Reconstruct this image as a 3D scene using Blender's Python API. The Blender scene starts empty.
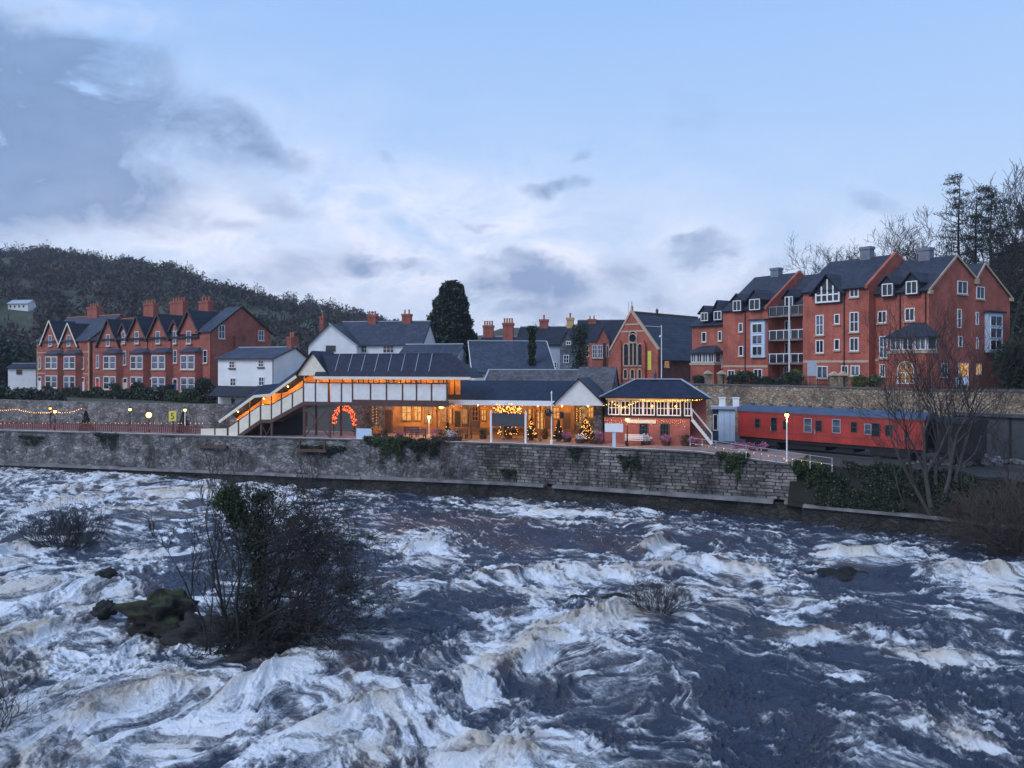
import bpy, bmesh, math, random
import numpy as np
from mathutils import Vector, Matrix, noise
R = math.radians
H, F, VH = 12.0, 780.0, 365.0      # eye height over the river, focal length in px, horizon row
scene = bpy.context.scene
COL = scene.collection
rnd = random.Random(7)

# ------------------------------------------------------------------ camera
cam = bpy.data.objects.new('camera', bpy.data.cameras.new('camera'))
COL.objects.link(cam)
cam.location = (0, 0, H); cam.rotation_euler = (R(90), 0, 0)
cam.data.sensor_width = 36; cam.data.lens = 36*F/1024
cam.data.shift_y = -(384-VH)/1024
cam.data.clip_end = 5000; cam.data.clip_start = 0.1
scene.camera = cam
scene.view_settings.view_transform = 'Standard'
scene.view_settings.look = 'None'
scene.view_settings.exposure = 0.0
scene.view_settings.gamma = 1
scene.cycles.use_denoising = True
scene.cycles.max_bounces = 6
scene.cycles.diffuse_bounces = 3
scene.cycles.glossy_bounces = 3
scene.cycles.transparent_max_bounces = 12
scene.cycles.sample_clamp_indirect = 4
scene.cycles.caustics_reflective = False
scene.cycles.caustics_refractive = False

# ------------------------------------------------------------------ node helpers
class NT:
    def __init__(s, tree): s.t = tree; s.n = tree.nodes; s.l = tree.links
    def new(s, typ, **kw):
        n = s.n.new(typ)
        for k, v in kw.items():
            if k.startswith('i_'): n.inputs[int(k[2:])].default_value = v
            else: setattr(n, k, v)
        return n
    def link(s, a, b): s.l.new(a, b)
    def math(s, op, a, b=None, c=None, clamp=False):
        n = s.new('ShaderNodeMath', operation=op); n.use_clamp = clamp
        for i, x in enumerate((a, b, c)):
            if x is None: continue
            if isinstance(x, (int, float)): n.inputs[i].default_value = x
            else: s.link(x, n.inputs[i])
        return n.outputs[0]
    def ramp(s, fac, stops, interp='LINEAR'):
        n = s.new('ShaderNodeValToRGB'); cr = n.color_ramp; cr.interpolation = interp
        while len(cr.elements) < len(stops): cr.elements.new(0.5)
        for e, (p, c) in zip(cr.elements, stops):
            e.position = p; e.color = tuple(c)+(1,) if len(c) == 3 else c
        if fac is not None: s.link(fac, n.inputs[0])
        return n.outputs[0]
    def mix(s, fac, a, b, blend='MIX'):
        n = s.new('ShaderNodeMix', data_type='RGBA', blend_type=blend)
        for i, x in ((0, fac), (6, a), (7, b)):
            if isinstance(x, (int, float)): n.inputs[i].default_value = x
            elif isinstance(x, tuple): n.inputs[i].default_value = x if len(x) == 4 else x+(1,)
            else: s.link(x, n.inputs[i])
        return n.outputs[2]
    def mapping(s, vec, scale=(1, 1, 1), rot=(0, 0, 0), loc=(0, 0, 0)):
        n = s.new('ShaderNodeMapping'); n.inputs['Scale'].default_value = scale
        n.inputs['Rotation'].default_value = rot; n.inputs['Location'].default_value = loc
        s.link(vec, n.inputs[0]); return n.outputs[0]
    def noise(s, vec, scale, detail=5, rough=0.55, dist=0.0):
        n = s.new('ShaderNodeTexNoise'); n.inputs['Scale'].default_value = scale
        n.inputs['Detail'].default_value = detail; n.inputs['Roughness'].default_value = rough
        n.inputs['Distortion'].default_value = dist
        s.link(vec, n.inputs['Vector']); return n.outputs[0]

def newmat(name):
    m = bpy.data.materials.new(name); m.use_nodes = True
    t = NT(m.node_tree); bs = m.node_tree.nodes['Principled BSDF']
    return m, t, bs
def ocoord(t): return t.new('ShaderNodeTexCoord').outputs['Object']
def wallvec(t):
    """(x+y, z) of object space, for upright axis aligned faces"""
    o = t.new('ShaderNodeSeparateXYZ'); t.link(ocoord(t), o.inputs[0])
    c = t.new('ShaderNodeCombineXYZ'); t.link(t.math('ADD', o.outputs[0], o.outputs[1]), c.inputs[0]); t.link(o.outputs[2], c.inputs[1])
    return c.outputs[0], o
def bump(t, bs, h, strength=0.4, dist=0.03):
    b = t.new('ShaderNodeBump'); b.inputs['Strength'].default_value = strength; b.inputs['Distance'].default_value = dist
    t.link(h, b.inputs['Height']); t.link(b.outputs[0], bs.inputs['Normal'])

def m_plain(name, c, rough=0.6, var=0.25, scale=2.0, metal=0.0, bmp=0.0, spec=0.5):
    m, t, bs = newmat(name)
    v = ocoord(t); n = t.noise(v, scale, 6, 0.6)
    a = tuple(x*(1-var) for x in c); b = tuple(min(1, x*(1+var)) for x in c)
    t.link(t.ramp(n, [(0.3, a), (0.7, b)]), bs.inputs['Base Color'])
    bs.inputs['Roughness'].default_value = rough; bs.inputs['Metallic'].default_value = metal
    bs.inputs['Specular IOR Level'].default_value = spec
    if bmp: bump(t, bs, t.noise(v, scale*6, 4), bmp, 0.02)
    return m
def m_brick(name, c, c2, mortar=(0.30, 0.20, 0.16), stain=0.42):
    m, t, bs = newmat(name); v, _ = wallvec(t)
    b = t.new('ShaderNodeTexBrick'); t.link(v, b.inputs['Vector'])
    b.inputs['Color1'].default_value = c+(1,); b.inputs['Color2'].default_value = c2+(1,); b.inputs['Mortar'].default_value = mortar+(1,)
    b.inputs['Scale'].default_value = 1.0; b.inputs['Brick Width'].default_value = 0.225; b.inputs['Row Height'].default_value = 0.075
    b.inputs['Mortar Size'].default_value = 0.008
    big = t.noise(ocoord(t), 0.5, 7, 0.65)
    k = t.ramp(big, [(0.3, (1-stain,)*3), (0.7, (1.15,)*3)])
    st = t.noise(t.mapping(ocoord(t), (2.2, 2.2, 0.25)), 1.0, 5, 0.6)
    k2 = t.ramp(st, [(0.3, (0.86,)*3), (0.6, (1.04,)*3)])
    t.link(t.mix(1.0, t.mix(1.0, b.outputs[0], k, 'MULTIPLY'), k2, 'MULTIPLY'), bs.inputs['Base Color'])
    bs.inputs['Roughness'].default_value = 0.85
    bump(t, bs, b.outputs['Fac'], -0.3, 0.01)
    return m
def m_slate(name, c, rough=0.5, rows=0.28, var=0.3, moss=0.0):
    m, t, bs = newmat(name); o = t.new('ShaderNodeSeparateXYZ'); t.link(ocoord(t), o.inputs[0])
    cv = t.new('ShaderNodeCombineXYZ'); t.link(t.math('ADD', o.outputs[0], t.math('MULTIPLY', o.outputs[1], 0.05)), cv.inputs[0]); t.link(t.math('MULTIPLY', o.outputs[2], 1.5), cv.inputs[1])
    b = t.new('ShaderNodeTexBrick'); t.link(cv.outputs[0], b.inputs['Vector'])
    b.inputs['Color1'].default_value = (1-var,)*3+(1,); b.inputs['Color2'].default_value = (1+var*0.6,)*3+(1,)
    b.inputs['Mortar'].default_value = (0.45,)*3+(1,); b.inputs['Scale'].default_value = 1
    b.inputs['Brick Width'].default_value = 0.32; b.inputs['Row Height'].default_value = rows; b.inputs['Mortar Size'].default_value = 0.012
    n = t.noise(ocoord(t), 0.45, 8, 0.7)
    base = t.ramp(n, [(0.3, tuple(x*0.75 for x in c)), (0.7, tuple(x*1.3 for x in c))])
    if moss:
        n2 = t.noise(ocoord(t), 1.7, 8, 0.75)
        base = t.mix(t.ramp(n2, [(0.62-moss*0.2, (0, 0, 0)), (0.7-moss*0.1, (1, 1, 1))]), base, (0.10, 0.095, 0.05))
    t.link(t.mix(1.0, base, b.outputs[0], 'MULTIPLY'), bs.inputs['Base Color'])
    bs.inputs['Roughness'].default_value = rough+0.15; bs.inputs['Specular IOR Level'].default_value = 0.28
    bump(t, bs, b.outputs[0], 0.35, 0.02)
    return m
def m_stone(name, cs, cell=0.45, vz=1.6, mort=(0.06, 0.055, 0.05), stain=0.55, mossy=0.2):
    """rubble masonry: cells with mortar lines, stains and lichen"""
    m, t, bs = newmat(name); v0 = ocoord(t)
    wob = t.new('ShaderNodeTexNoise'); wob.inputs['Scale'].default_value = 1.6; t.link(v0, wob.inputs['Vector'])
    vv = t.new('ShaderNodeVectorMath', operation='MULTIPLY_ADD'); t.link(wob.outputs['Color'], vv.inputs[0]); vv.inputs[1].default_value = (0.5,)*3; t.link(v0, vv.inputs[2])
    v = t.mapping(vv.outputs[0], (1/cell*0.95, 1/cell*0.95, 1/cell*vz*0.95))
    a = t.new('ShaderNodeTexVoronoi', feature='F1'); a.inputs['Scale'].default_value = 1; t.link(v, a.inputs['Vector'])
    e = t.new('ShaderNodeTexVoronoi', feature='DISTANCE_TO_EDGE'); e.inputs['Scale'].default_value = 1; t.link(v, e.inputs['Vector'])
    sp = t.new('ShaderNodeSeparateColor'); t.link(a.outputs['Color'], sp.inputs[0])
    col = t.ramp(sp.outputs[0], [(i/(len(cs)-1), c) for i, c in enumerate(cs)])
    n = t.noise(v0, 0.55, 9, 0.72)
    col = t.mix(1.0, col, t.ramp(n, [(0.40, (1-stain,)*3), (0.58, (1.25,)*3)]), 'MULTIPLY')
    if mossy:
        n2 = t.noise(t.mapping(v0, (1, 1, 0.6)), 0.8, 9, 0.75)
        col = t.mix(t.ramp(n2, [(0.66-mossy*0.3, (0, 0, 0)), (0.74-mossy*0.2, (0.85,)*3)]), col, (0.035, 0.042, 0.022))
    ed = t.ramp(e.outputs[0], [(0.0, (0.25,)*3), (0.12, (1, 1, 1))])
    f2 = t.noise(v0, 6, 6, 0.75)
    col = t.mix(1.0, col, t.ramp(f2, [(0.3, (0.6,)*3), (0.7, (1.35,)*3)]), 'MULTIPLY')
    t.link(t.mix(ed, mort, col), bs.inputs['Base Color'])
    bs.inputs['Roughness'].default_value = 0.9
    hh = t.math('ADD', ed, t.math('MULTIPLY', t.noise(v0, 4, 6, 0.7), 0.7))
    bump(t, bs, hh, 0.8, 0.08)
    return m
def m_ashlar(name, c1, c2, bw=0.62, bh=0.27, stain=0.7):
    m, t, bs = newmat(name); v, o = wallvec(t)
    nz = t.new('ShaderNodeTexNoise'); nz.inputs['Scale'].default_value = 1.1; nz.inputs['Detail'].default_value = 4; t.link(ocoord(t), nz.inputs['Vector'])
    vv = t.new('ShaderNodeVectorMath', operation='MULTIPLY_ADD'); t.link(nz.outputs['Color'], vv.inputs[0]); vv.inputs[1].default_value = (0.5, 0.22, 0); t.link(v, vv.inputs[2])
    b = t.new('ShaderNodeTexBrick'); t.link(vv.outputs[0], b.inputs['Vector'])
    b.inputs['Color1'].default_value = c1+(1,); b.inputs['Color2'].default_value = c2+(1,); b.inputs['Mortar'].default_value = (0.035, 0.033, 0.03, 1)
    b.inputs['Scale'].default_value = 1; b.inputs['Brick Width'].default_value = bw; b.inputs['Row Height'].default_value = bh
    b.inputs['Mortar Size'].default_value = 0.03; b.inputs['Bias'].default_value = 0.1; b.offset_frequency = 2; b.squash = 0.6; b.squash_frequency = 3
    n = t.noise(ocoord(t), 0.35, 9, 0.75); st = t.noise(t.mapping(ocoord(t), (0.9, 0.9, 0.18)), 1.3, 7, 0.7)
    col = t.mix(1.0, b.outputs[0], t.ramp(n, [(0.38, (1-stain,)*3), (0.6, (1.25,)*3)]), 'MULTIPLY')
    col = t.mix(1.0, col, t.ramp(st, [(0.38, (0.35, 0.36, 0.33)), (0.56, (1,)*3)]), 'MULTIPLY')
    f = t.noise(ocoord(t), 5, 6, 0.75)
    col = t.mix(1.0, col, t.ramp(f, [(0.3, (0.65,)*3), (0.7, (1.3,)*3)]), 'MULTIPLY')
    t.link(col, bs.inputs['Base Color']); bs.inputs['Roughness'].default_value = 0.9
    bump(t, bs, t.math('ADD', t.math('MULTIPLY', b.outputs['Fac'], -1), t.math('MULTIPLY', f, 0.9)), 0.8, 0.06)
    return m
def m_emit(name, c, s):
    m, t, bs = newmat(name)
    bs.inputs['Base Color'].default_value = tuple(min(1, x) for x in c)+(1,)
    bs.inputs['Emission Color'].default_value = tuple(c)+(1,); bs.inputs['Emission Strength'].default_value = s
    return m
def m_leaf(name, c, c2, rough=0.55):
    m, t, bs = newmat(name)
    g = t.new('ShaderNodeNewGeometry')
    t.link(t.ramp(g.outputs['Random Per Island'], [(0, c), (1, c2)]), bs.inputs['Base Color'])
    bs.inputs['Roughness'].default_value = rough
    return m
def m_glass(name, c=(0.012, 0.014, 0.018)):
    m, t, bs = newmat(name)
    n = t.noise(ocoord(t), 1.3, 2)
    t.link(t.ramp(n, [(0.4, c), (0.6, tuple(x*2.2 for x in c))]), bs.inputs['Base Color'])
    bs.inputs['Roughness'].default_value = 0.06; bs.inputs['Specular IOR Level'].default_value = 0.6
    bump(t, bs, t.noise(ocoord(t), 2.0, 2), 0.05, 0.02)
    return m
def m_litglass(name, c, s):
    m, t, bs = newmat(name)
    n = t.noise(ocoord(t), 2.3, 4, 0.7)
    bs.inputs['Base Color'].default_value = (0.05, 0.04, 0.03, 1); bs.inputs['Roughness'].default_value = 0.15
    t.link(t.ramp(n, [(0.35, tuple(x*0.25 for x in c)), (0.6, c)]), bs.inputs['Emission Color'])
    bs.inputs['Emission Strength'].default_value = s
    return m

MT = dict(
    brick=m_brick('red_brick', (0.46, 0.088, 0.052), (0.30, 0.058, 0.040)),
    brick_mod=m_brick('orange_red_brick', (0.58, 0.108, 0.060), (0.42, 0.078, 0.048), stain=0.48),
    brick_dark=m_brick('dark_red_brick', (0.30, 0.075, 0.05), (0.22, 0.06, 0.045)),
    brick_signal=m_brick('signal_brick', (0.50, 0.12, 0.085), (0.42, 0.09, 0.07)),  # slightly paler red brick for the signal box walls
    quoin=m_plain('buff_brick', (0.50, 0.33, 0.16), 0.85, 0.2, 3),
    string=m_plain('buff_stone_band', (0.50, 0.36, 0.26), 0.85, 0.15, 3),
    slate=m_slate('welsh_slate', (0.045, 0.055, 0.085)),
    slate_dark=m_slate('dark_slate', (0.022, 0.026, 0.042), 0.6),
    slate_mod=m_slate('grey_tiles', (0.038, 0.045, 0.068), 0.6, 0.22),
    slate_blue=m_slate('blue_slate', (0.013, 0.019, 0.044), 0.45, 0.3, 0.4),
    slate_old=m_slate('weathered_slate', (0.10, 0.095, 0.11), 0.7, 0.3, 0.35, 0.35),
    ridge=m_plain('lead_ridge', (0.34, 0.38, 0.46), 0.5, 0.15),
    render=m_plain('white_render', (0.74, 0.75, 0.77), 0.8, 0.10, 0.6),
    stack_grey=m_plain('grey_stack', (0.17, 0.19, 0.23), 0.85, 0.2, 1.0),
    render_grey=m_plain('grey_render', (0.36, 0.40, 0.46), 0.85, 0.12, 1.0),
    stonegrey=m_stone('grey_slate_stone', [(0.10, 0.12, 0.15), (0.2, 0.22, 0.27), (0.14, 0.15, 0.2)], 0.3, 2, mossy=0),
    white=m_plain('white_paint', (0.80, 0.80, 0.82), 0.45, 0.06, 2),
    cream=m_plain('cream_boarding', (0.74, 0.67, 0.55), 0.55, 0.1, 2),
    creamw=m_plain('pale_boarding', (0.72, 0.70, 0.68), 0.55, 0.1, 2),
    brown=m_plain('dark_brown_paint', (0.075, 0.040, 0.032), 0.5, 0.25, 2),
    maroon=m_plain('maroon_paint', (0.16, 0.045, 0.04), 0.6, 0.3, 2),
    black=m_plain('black_paint', (0.007, 0.007, 0.009), 0.7, 0.3, 3),
    darkgrey=m_plain('dark_grey_metal', (0.05, 0.055, 0.065), 0.5, 0.2, 2),
    navy=m_plain('navy_paint', (0.03, 0.04, 0.09), 0.5, 0.2, 2),
    steel=m_plain('galvanised_steel', (0.35, 0.37, 0.40), 0.45, 0.2, 2, 0.6),
    glass=m_glass('window_glass'),
    glass_pale=m_glass('curtained_glass', (0.055, 0.065, 0.09)),
    lit=m_litglass('lit_window', (1.0, 0.50, 0.13), 1.0),
    lit_dim=m_litglass('dim_lit_window', (1.0, 0.5, 0.18), 0.45),
    red_door=m_plain('red_door_paint', (0.62, 0.03, 0.035), 0.35, 0.08),
    blue_door=m_plain('blue_door_paint', (0.03, 0.07, 0.32), 0.35, 0.1),
    pale_door=m_plain('pale_door_paint', (0.62, 0.66, 0.74), 0.4, 0.08),
    cream_door=m_plain('cream_door_paint', (0.55, 0.47, 0.33), 0.4, 0.1),
    pot=m_plain('terracotta', (0.42, 0.15, 0.08), 0.8, 0.25, 3),
    wall_rubble=m_stone('grey_rubble', [(0.10, 0.10, 0.11), (0.26, 0.25, 0.26), (0.17, 0.16, 0.17), (0.36, 0.34, 0.33)], 0.5, 1.7, stain=0.72, mossy=0.5),
    wall_upper=m_stone('pale_rubble', [(0.11, 0.10, 0.10), (0.26, 0.24, 0.23), (0.18, 0.165, 0.16), (0.32, 0.30, 0.28)], 0.5, 1.6, stain=0.45, mossy=0.12),
    wall_sand=m_stone('sandstone_rubble', [(0.24, 0.17, 0.11), (0.42, 0.33, 0.23), (0.31, 0.20, 0.13), (0.47, 0.39, 0.30)], 0.4, 1.7, stain=0.45, mossy=0.05),
    ashlar=m_ashlar('coursed_stone', (0.33, 0.305, 0.285), (0.13, 0.12, 0.115)),
    wetstone=m_stone('wet_dark_stone', [(0.018, 0.018, 0.017), (0.045, 0.043, 0.04), (0.028, 0.027, 0.024)], 0.6, 1.8, (0.008, 0.008, 0.007), mossy=0.25),
    ledge=m_plain('pale_concrete', (0.17, 0.165, 0.17), 0.85, 0.6, 0.8, bmp=0.3),
    coping=m_plain('dark_coping', (0.12, 0.115, 0.12), 0.85, 0.35, 1.2, bmp=0.3),
    whiteline=m_plain('worn_white_edge', (0.60, 0.58, 0.58), 0.7, 0.3, 1.5),
    paving=m_plain('platform_paving', (0.26, 0.17, 0.15), 0.8, 0.25, 1.0),
    ballast=m_plain('ballast', (0.04, 0.038, 0.036), 0.95, 0.5, 6, bmp=0.6),
    grass=m_plain('rough_grass', (0.010, 0.012, 0.007), 0.95, 0.5, 0.4, bmp=0.5),
    tarmac=m_plain('tarmac', (0.05, 0.05, 0.052), 0.9, 0.2, 1.0),
    coachred=m_plain('carriage_red', (0.36, 0.034, 0.026), 0.45, 0.32, 0.8),
    coachroof=m_plain('carriage_roof_grey', (0.045, 0.075, 0.14), 0.6, 0.2, 0.8),
    cabin=m_plain('pale_blue_cabin', (0.50, 0.62, 0.78), 0.5, 0.12, 1.0),
    bark=m_plain('bark', (0.026, 0.022, 0.020), 0.95, 0.4, 3),
    bark_grey=m_plain('grey_bark', (0.060, 0.052, 0.050), 0.95, 0.35, 3),
    twig=m_plain('twigs', (0.026, 0.022, 0.022), 0.95, 0.3, 3),
    twig_brown=m_plain('brown_twigs', (0.050, 0.036, 0.034), 0.95, 0.3, 3),
    twig_far=m_plain('far_twigs', (0.055, 0.048, 0.045), 0.95, 0.3, 3),
    conifer=m_leaf('conifer_leaf', (0.008, 0.016, 0.010), (0.022, 0.036, 0.018)),
    ivy=m_leaf('ivy_leaf', (0.015, 0.032, 0.010), (0.05, 0.085, 0.022)),
    ivy_dark=m_leaf('dark_ivy_leaf', (0.010, 0.020, 0.010), (0.03, 0.048, 0.02)),
    hedge=m_leaf('hedge_leaf', (0.012, 0.022, 0.012), (0.032, 0.05, 0.022)),
    lightgreen=m_leaf('bright_shrub_leaf', (0.05, 0.09, 0.015), (0.12, 0.17, 0.035)),
    yellowgreen=m_leaf('yellow_shrub_leaf', (0.10, 0.10, 0.02), (0.20, 0.19, 0.05)),
    wood_far=m_leaf('winter_wood', (0.018, 0.017, 0.018), (0.050, 0.042, 0.036), 0.95),
    wood_green=m_leaf('winter_wood_green', (0.012, 0.016, 0.012), (0.028, 0.032, 0.02), 0.95),
    bulb=m_emit('warm_bulb', (1.0, 0.42, 0.09), 3.2),
    bulb_red=m_emit('red_bulb', (1.0, 0.13, 0.025), 2.6),
    bulb_soft=m_emit('fairy_bulb', (1.0, 0.42, 0.13), 2.6),
    bulb_yellow=m_emit('yellow_fairy', (1.0, 0.55, 0.06), 3.5),
    lamp=m_emit('lamp_globe', (1.0, 0.50, 0.13), 6),
    lamp_green=m_emit('pale_lamp', (0.95, 1.0, 0.35), 1.6),
    yellow=m_plain('yellow_sign_paint', (0.72, 0.62, 0.10), 0.5, 0.1),
    flower=m_plain('pink_flowers', (0.55, 0.16, 0.22), 0.8, 0.4, 5),
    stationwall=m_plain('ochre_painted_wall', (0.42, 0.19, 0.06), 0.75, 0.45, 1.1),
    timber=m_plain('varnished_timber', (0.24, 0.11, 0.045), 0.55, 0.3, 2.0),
    purple=m_plain('faded_boarding', (0.30, 0.28, 0.36), 0.7, 0.2, 2.0),
)

# ------------------------------------------------------------------ mesh helpers
class MB:
    def __init__(s): s.v = []; s.f = []
    def add(s, vs, fs):
        n = len(s.v); s.v += [tuple(p) for p in vs]; s.f += [tuple(i+n for i in f) for f in fs]; return s
    def box(s, x0, x1, y0, y1, z0, z1):
        if x0 > x1: x0, x1 = x1, x0
        if y0 > y1: y0, y1 = y1, y0
        if z0 > z1: z0, z1 = z1, z0
        return s.add([(x0,y0,z0),(x1,y0,z0),(x1,y1,z0),(x0,y1,z0),(x0,y0,z1),(x1,y0,z1),(x1,y1,z1),(x0,y1,z1)],
                     [(0,3,2,1),(4,5,6,7),(0,1,5,4),(1,2,6,5),(2,3,7,6),(3,0,4,7)])
    def prism(s, poly, axis, a0, a1):
        """poly of 2-tuples; axis 'x': (y,z), 'y': (x,z), 'z': (x,y)"""
        def mk(p, a):
            return (a, p[0], p[1]) if axis == 'x' else (p[0], a, p[1]) if axis == 'y' else (p[0], p[1], a)
        n = len(poly)
        return s.add([mk(p, a0) for p in poly]+[mk(p, a1) for p in poly],
                     [tuple(range(n))[::-1], tuple(range(n, 2*n))]+[(i, (i+1) % n, n+(i+1) % n, n+i) for i in range(n)])
    def slab(s, pts, th):
        """pts: planar polygon; thickened downwards along its normal"""
        a = [Vector(p) for p in pts]; nrm = (a[1]-a[0]).cross(a[2]-a[0]).normalized()
        if nrm.z < 0: nrm = -nrm
        b = [p-nrm*th for p in a]; n = len(a)
        return s.add(a+b, [tuple(range(n)), tuple(range(n, 2*n))[::-1]]+[(i, (i+1) % n, n+(i+1) % n, n+i) for i in range(n)])
    def beam(s, p, q, w, h=None):
        h = h or w; p = Vector(p); q = Vector(q); d = (q-p).normalized()
        up = Vector((0, 0, 1)) if abs(d.z) < 0.95 else Vector((0, 1, 0))
        a = d.cross(up).normalized()*w/2; b = a.cross(d).normalized()*h/2
        return s.add([p-a-b, p+a-b, p+a+b, p-a+b, q-a-b, q+a-b, q+a+b, q-a+b],
                     [(0,3,2,1),(4,5,6,7),(0,1,5,4),(1,2,6,5),(2,3,7,6),(3,0,4,7)])
    def tube(s, pts, rads, n=6, cap=True):
        pts = [Vector(p) for p in pts]
        if isinstance(rads, (int, float)): rads = [rads]*len(pts)
        base = len(s.v); a = None
        for i, p in enumerate(pts):
            d = (pts[min(i+1, len(pts)-1)]-pts[max(i-1, 0)]); d = d.normalized() if d.length else Vector((0, 0, 1))
            if a is None: a = d.orthogonal().normalized()
            else:
                a = a-d*a.dot(d); a = a.normalized() if a.length > 1e-6 else d.orthogonal().normalized()
            b = d.cross(a)
            for k in range(n):
                t = 2*math.pi*k/n; s.v.append(tuple(p+(a*math.cos(t)+b*math.sin(t))*rads[i]))
        for i in range(len(pts)-1):
            for k in range(n):
                s.f.append((base+i*n+k, base+i*n+(k+1) % n, base+(i+1)*n+(k+1) % n, base+(i+1)*n+k))
        if cap and n > 2:
            s.f.append(tuple(base+k for k in range(n))[::-1]); s.f.append(tuple(base+(len(pts)-1)*n+k for k in range(n)))
        return s
    def lathe(s, prof, c=(0, 0, 0), n=10):
        base = len(s.v)
        for r, z in prof:
            for k in range(n):
                t = 2*math.pi*k/n; s.v.append((c[0]+r*math.cos(t), c[1]+r*math.sin(t), c[2]+z))
        for i in range(len(prof)-1):
            for k in range(n):
                s.f.append((base+i*n+k, base+i*n+(k+1) % n, base+(i+1)*n+(k+1) % n, base+(i+1)*n+k))
        return s
    def ball(s, c, r, n=6):
        return s.lathe([(r*math.sin(math.pi*i/n)+1e-4, -r*math.cos(math.pi*i/n)) for i in range(n+1)], c, n+1)
    def mesh(s, name, mat, smooth=False, recalc=True):
        me = bpy.data.meshes.new(name); me.from_pydata(s.v, [], s.f)
        if mat: me.materials.append(mat)
        if recalc and len(s.f) < 20000:
            b = bmesh.new(); b.from_mesh(me); bmesh.ops.recalc_face_normals(b, faces=b.faces); b.to_mesh(me); b.free()
        if smooth: me.polygons.foreach_set('use_smooth', [True]*len(me.polygons))
        me.update(); return me
    def build(s, name, mat, parent=None, smooth=False, loc=(0, 0, 0), rz=0, recalc=True):
        return obj(name, s.mesh(name, MT[mat] if isinstance(mat, str) else mat, smooth, recalc), parent, loc, rz)

def obj(name, me, parent=None, loc=(0, 0, 0), rz=0):
    o = bpy.data.objects.new(name, me); COL.objects.link(o)
    o.location = loc; o.rotation_euler = (0, 0, rz)
    if parent: o.parent = parent
    return o
def tag(o, label=None, cat=None, group=None, kind=None):
    if label: o['label'] = label
    if cat: o['category'] = cat
    if group: o['group'] = group
    if kind: o['kind'] = kind
    return o
def thing(name, label, cat, loc=(0, 0, 0), rz=0, group=None):
    return tag(obj(name, None, None, loc, rz), label, cat, group)
def P(u, v, Y): return Vector(((u-512)/F*Y, Y, H-(v-VH)/F*Y))
def PX(u, Y): return (u-512)/F*Y

class Frame:
    """local frame: x along the front towards the viewer's right, y into the depth, z up from z0"""
    def __init__(s, u, Y, deg, z0=0.0, X=None):
        s.O = ((u-512)/F*Y if X is None else X, Y); s.th = R(deg); s.z0 = z0
        s.ex = (math.cos(s.th), math.sin(s.th)); s.ey = (-math.sin(s.th), math.cos(s.th))
        s.loc = (s.O[0], s.O[1], z0)
    def w(s, x, y, z=0): return Vector((s.O[0]+x*s.ex[0]+y*s.ey[0], s.O[1]+x*s.ex[1]+y*s.ey[1], s.z0+z))
    def x(s, u, y=0.0):
        k = (u-512)/F
        return (k*(s.O[1]+y*s.ey[1])-s.O[0]-y*s.ey[0])/(s.ex[0]-k*s.ex[1])
    def y(s, u, x=0.0):
        k = (u-512)/F
        return (k*(s.O[1]+x*s.ex[1])-s.O[0]-x*s.ex[0])/(s.ey[0]-k*s.ey[1])
    def z(s, v, x=0.0, y=0.0):
        Y = s.O[1]+x*s.ex[1]+y*s.ey[1]
        return H-(v-VH)/F*Y-s.z0
    def thing(s, name, label, cat, x=0, y=0, z=0, group=None):
        p = s.w(x, y, z); return thing(name, label, cat, tuple(p), s.th, group)

def chevron(oy0, zy0, ym, zm, oy1, zy1, th):
    return [(oy0, zy0), (ym, zm), (oy1, zy1), (oy1, zy1-th), (ym, zm-th), (oy0, zy0-th)]
def roof_x(x0, x1, y0, y1, ze0, zr, ym=None, ze1=None, over=0.35, th=0.16, mb=None):
    """gable roof, ridge along x; ze0/ze1 wall-top heights at y0/y1"""
    mb = mb or MB(); ym = (y0+y1)/2 if ym is None else ym; ze1 = ze0 if ze1 is None else ze1
    s0 = (zr-ze0)/(ym-y0); s1 = (zr-ze1)/(y1-ym); lift = th+0.02
    return mb.prism(chevron(y0-over, ze0-over*s0+lift, ym, zr+lift, y1+over, ze1-over*s1+lift, th), 'x', x0, x1)
def roof_y(y0, y1, x0, x1, ze, zr, over=0.25, th=0.14, mb=None):
    mb = mb or MB(); xm = (x0+x1)/2; s = (zr-ze)/(xm-x0); lift = th+0.02
    return mb.prism(chevron(x0-over, ze-over*s+lift, xm, zr+lift, x1+over, ze-over*s+lift, th), 'y', y0, y1)

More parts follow.
